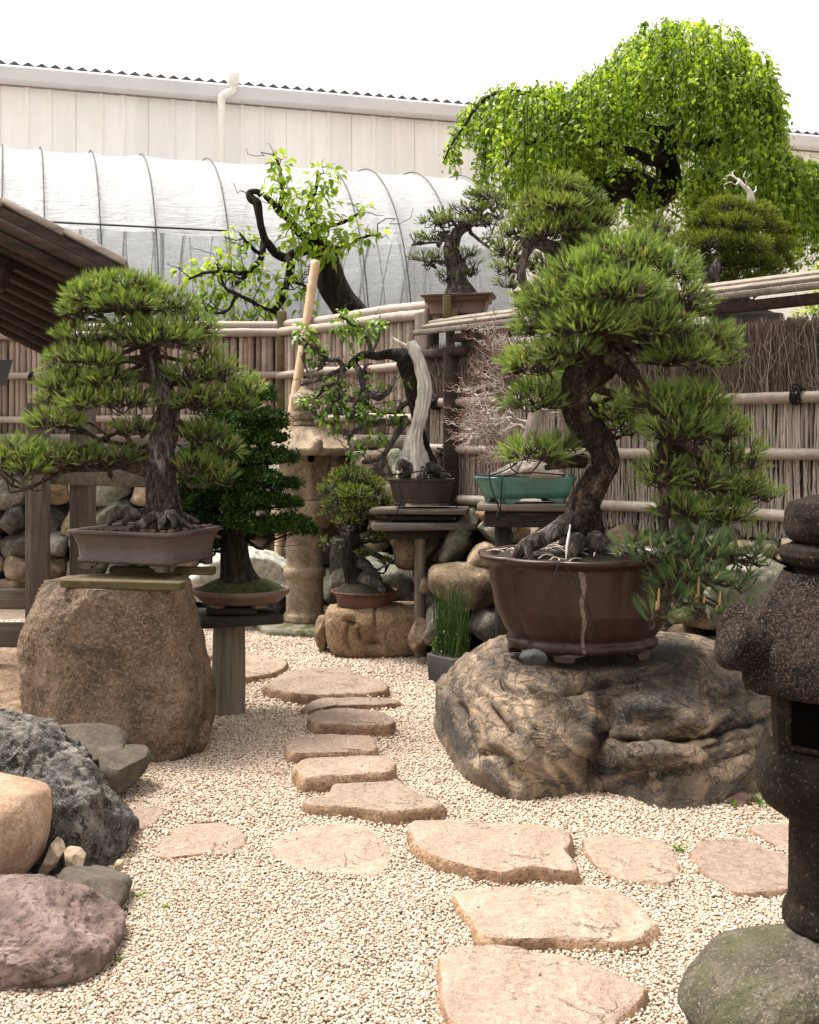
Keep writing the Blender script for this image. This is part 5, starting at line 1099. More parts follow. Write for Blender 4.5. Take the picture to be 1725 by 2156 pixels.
# ---------------------------------------------------------------- hero pine in the fluted brown pot
def hero():
    Y = 5.62; c = PC.copy(); rng = np.random.default_rng(101); K_ = 1.075
    root = thing('potted_pine', 'biggest pine, thick S shaped trunk, in the deep fluted brown pot on the veined rock', 'bonsai', c)
    z0 = .518; z1 = .932
    lob = lambda t, z, r: 1+(.055 if z < z1-.06 else .06)*(abs(math.sin(t*5))**.7-.75)*(1 if r > .25 else 0)
    prof = [(.20, z0-.004), (.30, z0-.004), (.315, z0+.005), (.318, z0+.03), (.304, z0+.045), (.328, z0+.08), (.366, z0+.17), (.386, z0+.28), (.394, z1-.055), (.402, z1-.04), (.432, z1-.022), (.440, z1-.008), (.437, z1), (.405, z1+.002), (.385, z1-.004), (.375, z1-.03), (.05, z1-.04)]
    prof = np.array(prof)*A(K_, 1); pr = np.vstack([resample(prof[:13], 60), resample(prof[12:], 24)[1:]])
    o = round_pot(root, A(c[0], c[1], 0), pr, M['pot_brown'], 1, .93, .415, z1-.028, lob, dome=.045, seg=160)
    for a in (250, 318, 40, 110, 180):
        d = A(math.cos(R(a)), math.sin(R(a))*.93, 0); t = A(-d[1], d[0], 0); V = []
        pr2 = [(-.12, 0), (-.10, -.015), (-.06, -.022), (-.045, -.046), (.045, -.046), (.06, -.022), (.10, -.015), (.12, 0)]
        for rr in (.337, .28):
            for x, z in pr2: V.append(A(c[0], c[1], z0+.012)+d*rr+t*x*.9+A(0, 0, z)-d*(x*x*1.6))
        n = len(pr2); MB().add(np.array(V), [list(range(n)), list(range(2*n-1, n-1, -1))]+[[k, (k+1) % n, n+(k+1) % n, n+k] for k in range(n)]).build('foot', M['pot_brown'], o, False)
    # lime streak down the glaze
    rr = np.random.default_rng(2); ys = np.linspace(z1-.035, z0+.01, 26); V = []
    for z in ys:
        th = R(263)+.012*math.sin(z*40)+(z1-z)*.06; rad = np.interp(z, prof[1:10, 1], prof[1:10, 0])*lob(th, z, .4)+.0015; wd_ = .030*(1-.4*(z1-z)/.36)*(.7+.6*rr.random())
        for s in (-1, 1): V.append(A(c[0]+math.cos(th+s*wd_)*rad, c[1]+math.sin(th+s*wd_)*rad*.93, z))
    k = np.arange(25)*2; MB().add(np.array(V), np.stack([k, k+1, k+3, k+2], 1)).build('lime_stain', plain('lime streak', (.16, .125, .105), .8, .2, .4, 60), o)
    tk = trunk_obj(root, [(1228,1195,0,74), (1228,1166,0,58), (1228,1130,0,46), (1228,1090,0,38), (1232,1055,0,34), (1254,1015,-.02,28), (1276,978,-.03,27), (1269,945,-.02,28), (1240,910,0,28), (1217,878,.02,28), (1211,850,.03,28), (1222,818,.03,29), (1252,786,.02,30), (1278,758,.0,31), (1284,730,-.02,28), (1276,695,0,25), (1288,655,.03,20), (1306,610,.05,15), (1310,570,.05,10), (1305,535,.04,6)], Y, M['pinebark'], 280, 120, .10, 5, 14, plates=.013)
    roots(root, c, rng, [[(1212,1095,-.06,22),(1180,1112,-.12,20),(1140,1135,-.16,18),(1105,1152,-.18,16),(1080,1180,-.18,9)], [(1250,1140,-.1,26),(1285,1160,-.18,18),(1320,1182,-.22,8)], [(1215,1140,-.15,22),(1205,1165,-.26,14),(1195,1185,-.30,6)], [(1110,1140,-.2,12),(1112,1160,-.22,9),(1118,1180,-.24,6)], [(1240,1130,.1,24),(1290,1150,.12,14),(1340,1170,.12,6)]], M['pinebark_grey'], Y)
    m = MB()
    for k in range(70):
        a = rng.uniform(0, 6.28); r_ = .36*math.sqrt(rng.random()); p = A(c[0]+r_*math.cos(a), c[1]+r_*math.sin(a)*.9, z1-.012+.045*(1-(r_/.39)**2)); e = rng.normal(size=3)*A(.035, .035, .004)
        m.add(*tube(catmull([p, p+e+A(0, 0, .012), p+2*e+A(*rng.normal(size=2)*.02, 0)], 8), .003, 5), tint=.7)
    m.build('root_litter', M['whitebark'], root)
    V, Fs = tube(px_path([(1201,1105,-.28,1.2),(1206,1040,-.20,1.2),(1212,960,-.10,1.2)], Y, 30)[0], px_path([(1201,1105,-.28,1.2),(1206,1040,-.20,1.2),(1212,960,-.10,1.2)], Y, 30)[1], 8); MB().add(V, Fs).build('guy_wire', M['wire'], root)
    MB().add(*tube(px_path([(1192,1180,-.30,3),(1194,1150,-.30,5),(1198,1125,-.29,5),(1201,1105,-.28,2)], Y, 16)[0], [.003]*3+[.0055]*9+[.003]*4, 8)).build('wire_clip', M['pipewhite'], root)
    # side loop branch and the long cascading branch
    m = MB()
    for pts in ([(1222,850,-.02,22),(1202,815,-.05,20),(1206,785,-.06,17),(1228,768,-.06,13),(1262,752,-.04,10)], [(1205,850,-.02,10),(1160,845,-.08,8),(1120,865,-.12,5)], [(1228,970,0,16),(1195,975,-.05,10),(1150,985,-.1,6)]):
        p, r = px_path(pts, Y, 26); m.add(*tube(p, r, 12, .2, int(pts[0][1]), 22))
    m.build('branch', M['pinebark'], root)
    p, r = px_path([(1290,745,-.03,24),(1325,785,-.10,20),(1355,830,-.16,18),(1395,880,-.2,18),(1405,920,-.22,18),(1392,965,-.24,15),(1396,1010,-.26,13),(1402,1045,-.28,12),(1396,1085,-.3,11),(1402,1125,-.34,10),(1420,1165,-.36,8),(1390,1240,-.42,5)], Y, 80)
    MB().add(*tube(p, r, 16, .2, 9, 20)).build('cascade_branch', M['pinebark'], root)
    p2, r2 = px_path([(1404,915,-.22,15),(1440,935,-.24,13),(1475,962,-.22,11),(1500,1000,-.2,9),(1530,1040,-.18,6)], Y, 30); MB().add(*tube(p2, r2, 12, .2, 19, 20)).build('branch', M['pinebark'], root)
    kw = dict(L=.066, w=.0012, nn=50, dens=2600, candle=.07, amax=92, tl=.026, r0=.024, clen=.036)
    top = [(1312,540,95,52,.03,.97), (1235,580,85,50,-.06,.93), (1385,575,85,52,.05,.93), (1190,635,105,48,-.08,.88), (1300,620,110,50,-.18,.88), (1420,635,75,48,0,.85), (1150,685,70,42,-.05,.83), (1240,690,90,42,-.22,.82), (1370,690,95,45,-.15,.80), (1480,720,75,45,.02,.78), (1520,760,38,24,.0,.78), (1430,755,75,30,-.1,.76),
           (1135,765,75,38,-.05,.74), (1195,740,60,30,-.15,.76), (1330,735,60,30,.18,.8), (1125,845,62,38,-.08,.6), (1155,820,50,28,.1,.62), (1125,955,68,32,-.12,.42), (1175,945,50,26,.0,.42), (1285,870,55,42,.16,.62), (1310,905,45,32,.2,.55)]
    pine_pads(root, rng, tk, Y, top, M['pine'], M['twigbark'], **kw)
    cas = [(1380,850,75,42,-.12,.22), (1455,850,80,45,-.1,.3), (1430,905,80,42,-.25,.35), (1500,905,75,42,-.1,.36), (1545,965,60,42,-.08,.4), (1390,1000,45,48,-.26,.55), (1480,1010,70,40,-.2,.45), (1560,1030,55,35,-.05,.45), (1430,1075,55,30,-.28,.66), (1510,1085,75,34,-.15,.66), (1600,1040,40,22,.0,.45)]
    pine_pads(root, rng, (p, r), Y, cas, M['pine'], M['twigbark'], **{**kw, 'r0': .014, 'dens': 2500})
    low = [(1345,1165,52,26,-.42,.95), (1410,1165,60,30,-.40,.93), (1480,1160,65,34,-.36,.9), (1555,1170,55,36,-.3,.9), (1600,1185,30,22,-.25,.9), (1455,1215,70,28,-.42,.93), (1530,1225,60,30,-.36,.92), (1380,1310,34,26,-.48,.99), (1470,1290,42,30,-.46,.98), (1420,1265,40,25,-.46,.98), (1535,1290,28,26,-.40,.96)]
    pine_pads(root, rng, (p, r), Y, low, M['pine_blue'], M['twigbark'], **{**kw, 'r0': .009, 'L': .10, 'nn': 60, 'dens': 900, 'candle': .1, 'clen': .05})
    m = MB()
    for x, y, h in ((1386,1282,44), (1382,1285,20), (1470,1265,52), (1465,1268,18), (1482,1270,16), (1515,1275,30), (1508,1290,16)):
        a, b = P(x, y, Y-.50), P(x+2, y-h, Y-.50); m.add(*tube(np.linspace(a, b, 10), np.interp(np.linspace(0, 1, 10), [0, .2, .85, 1], [.004, .0055, .0045, .0015]), 8, .25, 3, 200), tint=1.0)
    m.build('candle_shoot', M['pine_light'], root)
    MB().add(*tube(px_path([(1180,1178,-.42,2.0),(1160,1230,-.43,1.2),(1140,1300,-.40,1.2),(1137,1350,-.37,1.2)], Y, 20)[0], .0022, 5)).add(*tube(px_path([(1182,1178,-.42,2),(1215,1230,-.43,1),(1245,1300,-.40,1),(1262,1352,-.36,1)], Y, 20)[0], .0022, 5)).build('tie_wire', M['wire'], root)
hero()

# ---------------------------------------------------------------- left pine in the grey rectangular pot
def left_pine():
    Y = 6.0; rng = np.random.default_rng(102); zr = 1.0; cs = [G(137, 1117, zr), G(362, 1125.5, zr), G(475, 1108, zr)]; cs.append(cs[0]+cs[2]-cs[1])
    c = np.mean(cs, 0)
    root = thing('potted_pine', 'spreading pine with plated grey bark in the grey rectangular pot on the granite block', 'bonsai', A(c[0], c[1], .81))
    rect_pot(root, cs, .846, zr, M['pot_grey'], .028, foot=.032)
    Y = c[1]
    tk = trunk_obj(root, [(346,1118,0,56), (346,1098,0,44), (345,1070,0,37), (341,1030,0,34), (336,985,0,32), (338,945,0,29), (350,905,0,25), (355,865,0,23), (346,830,0,22), (330,795,0,20), (322,760,.0,18), (308,715,.02,18), (295,670,.03,14), (285,635,.03,9)], Y, M['pinebark_grey'], 260, 110, .12, 6, 14, plates=.014)
    roots(root, c, rng, [[(330,1078,-.05,15),(295,1084,-.1,12),(262,1080,-.12,11),(238,1090,-.12,9),(228,1105,-.12,5)], [(335,1083,-.1,13),(315,1094,-.17,9),(300,1112,-.2,5)], [(360,1083,-.1,13),(385,1100,-.14,8),(410,1112,-.15,4)], [(345,1086,-.12,11),(340,1100,-.2,8),(338,1115,-.24,5)], [(375,1083,.05,12),(420,1102,.06,5)], [(270,1086,-.13,7),(262,1103,-.16,5)], [(318,1090,-.15,8),(288,1104,-.2,5),(270,1112,-.22,4)], [(352,1080,-.14,9),(365,1096,-.2,6),(368,1112,-.23,4)], [(326,1082,-.13,8),(310,1100,-.2,5)]], M['pinebark_grey'], Y)
    m = MB(); ax1 = cs[1]-cs[0]; ax2 = cs[2]-cs[1]
    for k in range(26):
        if k < 14: p = cs[0]+ax1*rng.uniform(.1, .95)+ax2*rng.uniform(.06, .16)
        else: p = cs[0]+ax1*rng.uniform(.84, .94)+ax2*rng.uniform(.1, .95)
        D, Fc = ico(3); s = rng.uniform(.012, .019); V = D*A(s, s, s*.62)*(1+.12*vnoise(D*2+k, 1))[:, None]+A(p[0], p[1], zr+.006); m.add(V, Fc, rng.random())
    m.build('fertiliser_cakes', stone('brown fertiliser cake', [(.05, .028, .02), (.12, .068, .05), (.18, .11, .085)], 30, None, .6), root)
    mb = MB()
    for pts in ([(330,985,0,20),(295,985,-.03,17),(255,978,-.06,13),(205,985,-.1,9),(160,988,-.12,7),(110,995,-.15,6),(80,985,-.18,4)], [(345,890,0,12),(325,885,-.05,8),(312,905,-.1,6),(298,920,-.14,4)], [(330,790,0,14),(285,795,-.06,10),(250,780,-.1,8),(240,750,-.1,6),(215,742,-.1,4)], [(350,860,0,12),(390,850,-.03,9),(430,830,-.05,6),(470,840,-.05,4)]):
        p, r = px_path(pts, Y, 34); mb.add(*tube(p, r, 10, .22, int(pts[0][1]), 26))
    mb.build('branch', M['twigbark'], root)
    pads = [(255,606,95,26,0,.98), (200,625,65,28,-.1,.96), (335,640,75,36,-.02,.95), (265,645,70,20,-.16,.94), (175,655,45,20,0,.92), (400,690,60,48,0,.85), (340,712,80,36,-.15,.85), (280,700,60,26,-.1,.88), (430,735,35,30,0,.82), (175,712,58,24,-.05,.84), (165,755,62,20,-.12,.8), (130,775,40,22,-.02,.8), (215,762,38,18,-.18,.8),
            (150,812,70,26,-.08,.74), (230,805,55,26,-.15,.74), (120,845,38,24,-.02,.72), (180,850,60,22,-.2,.7), (268,845,58,28,-.2,.66), (400,790,55,30,-.04,.7), (460,785,50,32,.0,.7), (425,845,60,34,-.08,.62), (490,845,48,36,-.05,.62), (520,820,30,30,-.02,.66),
            (430,915,55,26,-.06,.5), (470,945,35,20,-.04,.5), (275,905,42,18,-.12,.55), (420,985,48,30,-.08,.36), (460,1005,38,20,-.06,.34), (115,890,62,24,-.1,.42), (245,965,52,20,-.12,.38), (185,965,48,22,-.18,.38), (110,965,50,28,-.2,.38), (40,955,55,36,-.22,.38), (-10,975,40,34,-.25,.38), (65,990,40,18,-.25,.38)]
    pine_pads(root, rng, tk, Y, pads, M['pine'], M['twigbark'], L=.059, w=.0012, nn=48, dens=2600, candle=.11, amax=88, tl=.024, r0=.016, clen=.028, up=1.0)
    # the far left spray reaches round on the long low branch
left_pine()
for p0, p1, l in ((P(133, 1209, 5.62), P(386, 1218, 5.50), 'mossy squared timber under the front feet of the grey rectangular pot'), (P(235, 1197, 6.12), P(452, 1192, 6.08), 'mossy squared timber under the back feet of the grey rectangular pot')):
    p0[2] = p1[2] = .794; MB().add(*beam(p0, p1, .07, .036, .004, noise=.002)).build('timber_bearer', M['greenwood'], None, False, l, 'timber', 'timbers under the grey pot')

# ---------------------------------------------------------------- hinoki on the log pedestal
def fans(rng, base, axis, n, size, tint):
    T = len(base); N = T*n; b = np.repeat(base, n, 0); ax = np.repeat(axis, n, 0); tn = np.repeat(tint, n)
    d = unit(ax+rng.normal(size=(N, 3))*.75); o = b+rng.normal(size=(N, 3))*size*.35
    V, Fs, t = leaves(rng, o, d, rng.normal(size=(N, 3)), size*rng.uniform(.5, 1.1, N), tn, .55, .3, .15); return V, Fs, t
def hinoki():
    Yc = 6.45; rng = np.random.default_rng(103); zr = EYE-338*Yc/F_; c = A(P(508, 0, Yc)[0], Yc, zr)
    ped = thing('log_pedestal', 'stout split log post with a dark plank top under the dense green cypress', 'pedestal', A(P(480, 0, Yc)[0], Yc, 0))
    zt = EYE-408*Yc/F_; zb = EYE-388*Yc/F_
    V, Fs = tube(catmull([A(P(480, 0, Yc)[0], Yc, -.05), A(P(482, 0, Yc)[0], Yc, .25), A(P(484, 0, Yc)[0], Yc, zt+.005)], 24), np.linspace(.092, .083, 24), 28, .06, 4, 16); MB().add(V, Fs).build('post', M['postwood'], ped)
    MB().add(*box(A(P(496, 0, Yc)[0], Yc, (zt+zb)/2), (.42, .40, zb-zt-.004), np.array(rz(.35)), .006, noise=.004)).build('plank_top', M['darkwood'], ped)
    MB().add(*box(A(P(490, 0, Yc)[0], Yc, zb+.02), (.26, .28, .034), np.array(rz(.1)), .005)).build('spacer_board', M['darkwood'], ped)
    root = thing('potted_cypress', 'dense dark green cypress with tiered pads in a shallow pot on the log pedestal', 'bonsai', c-A(0, 0, .1))
    r = S(102, Yc); pb = zb+.052
    pr = resample([(.05, pb), (r*.72, pb), (r*.80, pb+.006), (r*.9, pb+.03), (r*.965, zr-.03), (r*1.0, zr-.022), (r*1.0, zr), (r*.95, zr+.002), (r*.93, zr-.01), (.03, zr-.02)], 60)
    o = round_pot(root, A(c[0], c[1], 0), pr, M['pot_tan'], 1, .9, r*.93, zr-.008, None, dome=.07, soilm='moss')
    for a in (230, 310, 50, 130): MB().add(*box(A(c[0]+math.cos(R(a))*r*.66, c[1]+math.sin(R(a))*r*.6, pb-.007), (.07, .05, .02), np.array(rz(R(a+90))), .004)).build('foot', M['pot_tan'], o, False)
    tk = trunk_obj(root, [(505,1248,0,70),(502,1228,0,50),(498,1200,0,36),(494,1165,0,30),(493,1120,0,25),(494,1060,0,21),(497,1000,0,18),(503,940,0,14),(515,880,0,10),(530,830,.0,6),(540,800,0,3)], Yc, M['hinokibark'], 80, 32, .16, 8, 14, ribs=5)
    pads = [(540,835,38,26,-.02), (515,845,30,26,.02), (560,830,20,18,0), (545,885,52,24,-.08), (580,895,22,14,-.1), (480,880,40,24,.05), (560,925,42,16,-.1), (455,925,55,28,0), (500,920,40,24,-.12), (575,965,48,24,-.1), (520,968,50,24,-.16), (465,975,50,28,-.05), (415,965,40,26,.05), (480,1020,55,24,-.18), (545,1008,52,18,-.18), (595,1022,38,16,-.1), (425,1015,48,28,0), (560,1055,62,18,-.12), (610,1062,26,12,-.1), (520,1062,45,22,-.18), (440,1060,55,30,-.02), (395,1045,35,30,.05),
            (600,1108,58,24,-.12), (645,1118,20,16,-.12), (555,1112,40,20,-.16), (505,1100,32,26,-.2), (440,1108,48,28,0), (400,1095,30,26,.08), (430,1150,38,22,.0)]
    tp, tr = tk
    for i, (px, py, hw, hh, dY) in enumerate(pads):
        cc = P(px, py, Yc+dY); rx_, rz2 = S(hw, Yc), S(hh, Yc)*.88; ry2 = rx_*.8; k = int(np.argmin(np.linalg.norm(tp-(cc-A(0, 0, rz2)), axis=1)))
        m = MB(); bp = gnarl(tp[k], cc-A(0, 0, rz2*.4), rng, 12, .08, .06); m.add(*tube(bp, np.linspace(min(.011, tr[k]*.6), .004, 12), 7, .2, i)); 
        T = int(260*hw*hh/1000)+60; d = rvec(rng, T*2); d = d[d[:, 2] > -.35][:T]; T = len(d); lump = 1+.55*fbm(d*2.4+i*3.3, 3, i)
        base = cc+d*(rng.uniform(.55, 1, T)**.5*lump)[:, None]*A(rx_, ry2, rz2); base[:, 2] = np.maximum(base[:, 2], cc[2]-rz2*.5); ax = unit(d*A(1, 1, .5)+A(0, 0, .5)+rng.normal(size=(T, 3))*.3)
        sel = rng.integers(0, T, T//7); V, Fq = twigs(bp[rng.integers(6, 12, len(sel))], base[sel], .0025, .0012, rng, .1, 4); m.add(V, Fq); m.build('branch', M['hinokibark'], root)
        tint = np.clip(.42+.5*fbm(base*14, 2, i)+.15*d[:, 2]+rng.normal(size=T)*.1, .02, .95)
        V, Fs, t = fans(rng, base, ax, 7, .022, tint); MB().add(V, Fs, np.clip(t, 0, .99)).build('foliage_pad', M['hinoki'], root)
hinoki()

# ---------------------------------------------------------------- small pine on the grooved stone
def small_pine():
    Y = 8.2; rng = np.random.default_rng(104); zr = EYE-343*Y/F_; c = A(P(768, 0, Y)[0], Y, zr)
    root = thing('potted_pine', 'small round topped pine in a red brown round pot on the grooved stone', 'bonsai', c-A(0, 0, .1))
    r = S(72, Y); pb = EYE-378*Y/F_
    pr = resample([(.05, pb), (r*.72, pb), (r*.80, pb+.01), (r*.84, zr-.03), (r*.96, zr-.012), (r, zr-.004), (r*.99, zr+.004), (r*.92, zr), (r*.88, zr-.02), (.03, zr-.02)], 50)
    round_pot(root, A(c[0], c[1], 0), pr, M['pot_red'], 1, .9, r*.9, zr-.01, None, dome=.09)
    tk = trunk_obj(root, [(765,1245,0,42),(755,1225,0,30),(742,1195,0,21),(737,1165,0,19),(742,1135,0,18),(758,1110,0,15),(762,1080,0,12),(752,1050,0,9),(745,1010,0,6)], Y, M['darkbark'], 60, 24, .28, 11, 30)
    m = MB()
    for pts in ([(765,1215,-.05,20),(790,1230,-.1,14),(812,1248,-.12,8)], [(745,1180,0,14),(775,1195,-.05,12),(800,1225,-.08,9)], [(762,1130,-.05,7),(775,1122,-.08,5),(782,1108,-.1,2)], [(740,1150,0,9),(722,1140,0,6),(700,1142,0,4)], [(748,1130,0,10),(780,1120,.02,7),(830,1125,.04,4)], [(755,1150,0,8),(795,1170,.02,6),(825,1178,.05,3)]):
        p, q = px_path(pts, Y, 20); m.add(*tube(p, q, 9, .25, int(pts[0][0]), 40))
    m.build('branch', M['greybark'], root)
    pads = [(740,1005,48,26,0), (705,1030,32,24,-.05), (780,1030,36,26,-.02), (745,1040,42,22,-.14), (800,1055,26,20,0), (710,1060,30,18,-.1), (755,1070,34,18,-.16), (700,1082,24,16,-.04), (785,1080,28,16,-.08), (735,1098,32,16,-.12), (690,1143,16,12,0), (825,1120,36,18,.02), (860,1128,26,12,.05), (800,1135,26,14,0), (820,1182,24,12,.05), (770,1165,18,10,-.08)]
    pine_pads(root, rng, tk, Y, pads, M['pine_light'], M['greybark'], L=.028, w=.0028, nn=30, dens=5000, candle=.04, r0=.012, clen=.012, up=.9, tl=.016, amax=82)
small_pine()

# ---------------------------------------------------------------- leafy trees
def leaf_cluster(rng, c, r, n, size, base_t=.5, pendant=.3, Yd=1.0):
    d = rvec(rng, n); o = c+d*(rng.random(n)**.4)[:, None]*r*A(1, Yd, 1); dr = unit(d*A(1, 1, .6)+A(0, 0, -pendant)+rng.normal(size=(n, 3))*.5)
    up = unit(A(0, 0, 1)+rng.normal(size=(n, 3))*.35+A(0, -.3, 0))
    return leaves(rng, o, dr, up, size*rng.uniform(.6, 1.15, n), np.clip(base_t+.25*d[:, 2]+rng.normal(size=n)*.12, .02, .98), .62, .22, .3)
def deadwood_tree():
    Y = 8.0; rng = np.random.default_rng(105); zt = EYE-170*Y/F_; X = P(883, 0, Y)[0]
    ped = thing('plank_stand', 'tall plank topped stand on one slim split post carrying the silver trunk bonsai', 'stand', A(X, Y, 0))
    MB().add(*tube(catmull([A(X, Y, -.05), A(X+.004, Y, .4), A(X+.008, Y, zt-.06)], 30), np.linspace(.042, .036, 30), 18, .10, 3, 18)).build('post', M['postwood'], ped)
    for (px, py, h, w_, d_, a, mt) in ((888,1104,.045,.66,.38,.12,'greywood_x'), (885,1074,.034,.62,.36,-.10,'greywood_x')): MB().add(*box(P(px, py, Y), (w_, d_, h), np.array(rz(a)), .006, noise=.004, seed=int(py))).build('plank_top', M[mt], ped)
    MB().add(*box(P(884, 1088, Y), (.44, .26, .03), np.array(rz(0)), .004)).build('spacer_board', M['darkwood'], ped)
    MB().add(*box(P(884, 1124, Y), (.46, .09, .06), np.array(rz(.15)), .008)).build('cross_bearer', M['darkwood'], ped)
    zr = EYE-108*Y/F_; c = A(P(888, 0, Y)[0], Y, zr)
    root = thing('potted_tree', 'contorted bonsai with a white deadwood trunk and small bright leaves in a dark oval pot', 'bonsai', c-A(0, 0, .15))
    r = S(73, Y); pb = EYE-158*Y/F_
    pr = resample([(.05, pb), (r*.78, pb), (r*.82, pb+.008), (r*.80, pb+.015), (r*.86, pb+.06), (r*.92, zr-.02), (r*.99, zr-.008), (r, zr), (r*.95, zr+.002), (r*.92, zr-.015), (.02, zr-.02)], 60)
    o = round_pot(root, A(c[0], c[1], 0), pr, M['pot_dark'], 1, .72, r*.93, zr-.01, None, dome=.04, soilm='moss')
    for sx in (-1, 1):
        for sy in (-1, 1): MB().add(*box(A(c[0]+sx*r*.62, c[1]+sy*r*.40, pb-.007), (.07, .05, .018), None, .004)).build('foot', M['pot_dark'], o, False)
    trunk_obj(root, [(878,1010,.0,34),(876,985,-.02,29),(872,955,-.04,21),(874,920,-.05,14),(883,885,-.05,12),(892,850,-.05,11.5),(895,820,-.05,11),(890,790,-.05,10.5),(882,762,-.05,10),(872,738,-.05,10),(864,720,-.05,8)], Y, M['deadwood'], 170, 72, .16, 2, 20, nm='deadwood_trunk', grain=.55)
    trunk_obj(root, [(895,1005,.03,30),(900,980,.02,22),(895,950,.02,14),(884,910,.02,11),(874,870,.0,11),(866,830,.0,13),(862,800,0,15),(858,775,0,19),(850,755,0,20),(838,748,0,15),(818,746,0,10),(795,750,0,9),(765,747,0,9),(745,760,0,8),(730,774,0,7)], Y, M['darkbark'], 110, 22, .22, 3, 26, nm='trunk')
    m = MB()
    bl = [[(728,774,0,6),(713,758,-.03,5),(687,754,-.05,5),(669,739,-.06,4),(646,721,-.08,3),(630,705,-.08,2)], [(782,746,0,6),(773,717,-.03,5),(758,695,-.04,4),(728,672,-.05,3),(712,664,-.05,2)], [(745,760,0,7),(757,785,-.04,7),(765,810,-.06,6),(780,832,-.07,6),(802,838,-.06,6),(825,815,-.03,5),(832,791,0,4)], [(728,775,0,6),(713,806,-.05,6),(722,830,-.07,6),(743,842,-.08,5),(780,838,-.08,5)],
          [(722,773,0,5),(700,788,-.04,5),(680,797,-.05,5),(661,803,-.05,4),(643,806,-.06,3),(630,812,-.06,2)], [(858,885,.0,8),(830,888,-.03,7),(800,889,-.05,7),(773,895,-.06,6),(740,912,-.06,5),(712,906,-.06,4),(695,890,-.06,3)], [(860,885,0,7),(838,908,-.03,7),(825,935,-.05,6),(808,958,-.06,6),(785,970,-.06,5),(762,972,-.06,4)], [(862,845,0,6),(840,862,-.02,6),(820,870,-.03,4),(800,872,-.03,3)], [(713,806,-.05,4),(690,815,-.06,4),(672,830,-.07,3),(660,842,-.07,2)],
          [(845,752,0,7),(850,790,.03,6),(862,820,.05,5)], [(765,810,-.05,4),(752,840,-.08,4),(745,868,-.09,3),(748,890,-.09,3)], [(790,870,0,4),(770,850,-.02,4),(760,865,-.03,3)], [(773,895,-.06,4),(752,880,-.08,3),(730,872,-.08,3),(700,866,-.08,2)], [(720,832,-.06,4),(700,850,-.07,3),(692,872,-.07,2)], [(687,754,-.05,4),(680,772,-.07,3),(668,780,-.07,2)], [(780,750,0,5),(790,730,.02,4),(800,705,.02,3),(798,690,.02,2)], [(740,912,-.06,4),(735,935,-.07,3),(748,950,-.08,2)], [(646,721,-.08,2.5),(640,760,-.1,2),(655,800,-.1,1.5)], [(690,890,-.06,3),(670,875,-.08,2),(650,866,-.1,2),(640,858,-.12,1.5)], [(808,958,-.06,4),(800,985,-.08,3),(812,1000,-.08,2)]]
    for i, pts in enumerate(bl):
        p, q = px_path(pts, Y, 30); p = p+np.c_[vnoise(p*22, i), vnoise(p*22, i+9), vnoise(p*22, i+5)]*.010; m.add(*tube(p, q, 8, .3, i, 50))
        for k in rng.integers(6, 29, 9):
            e = p[k]+A(rng.normal()*.05, rng.normal()*.03, abs(rng.normal())*.05+.01); m.add(*tube(gnarl(p[k], e, rng, 7, .2), np.linspace(.0045, .0018, 7), 5, .2, k))
    for pts in ([(888,985,-.05,14),(865,985,-.1,12),(845,975,-.14,9),(838,990,-.15,6)], [(900,985,-.05,14),(920,990,-.08,10),(940,1004,-.1,5)], [(893,990,-.1,12),(890,1000,-.14,8),(880,1008,-.16,5)], [(876,985,-.08,12),(850,998,-.12,7),(840,1006,-.13,4)], [(905,985,-.02,14),(930,995,0,8),(950,1005,0,4)]):
        p, q = px_path(pts, Y, 20); m.add(*tube(p, q, 9, .3, 3, 40))
    m.build('branches', M['greybark'], root)
    p, q = px_path([(870,738,-.05,5),(852,727,-.06,4),(836,718,-.07,3),(822,708,-.08,1)], Y, 16); MB().add(*tube(p, q, 8, .25, 2, 40)).build('deadwood_spike', M['deadwood'], root)
    for x, y, rr, n in [(635,704,26,42),(663,728,24,36),(664,758,15,24),(728,674,30,46),(762,698,32,55),(797,686,20,26),(746,750,14,14),(698,817,28,52),(698,850,28,50),(787,813,26,40),(743,854,28,50),(768,868,32,60),(690,872,24,38),(824,868,20,26),(791,921,16,18),(746,947,22,28),(646,850,24,40),(850,806,9,7),(706,890,22,30),(812,925,14,14),(720,700,18,20),(845,880,12,10),(870,915,10,6),(770,885,22,30),(735,820,18,20)]:
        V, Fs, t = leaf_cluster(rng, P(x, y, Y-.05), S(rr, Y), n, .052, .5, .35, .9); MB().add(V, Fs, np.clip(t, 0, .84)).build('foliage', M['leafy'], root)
    w1_, _ = px_path([(818,1000,-.1,1),(860,996,-.18,1),(905,990,-.2,1),(945,995,-.12,1),(962,1010,-.02,1)], Y, 24); w2_, _ = px_path([(838,1012,-.17,1),(846,1050,-.18,1),(832,1085,-.2,1),(822,1100,-.2,1)], Y, 16); w3_, _ = px_path([(960,1010,-.05,1),(961,1060,-.06,1),(963,1100,-.08,1)], Y, 10)
    MB().add(*tube(w1_, .005, 6)).add(*tube(w2_, .004, 6)).add(*tube(w3_, .004, 6)).build('tie_rope', M['rope'], root)
deadwood_tree()

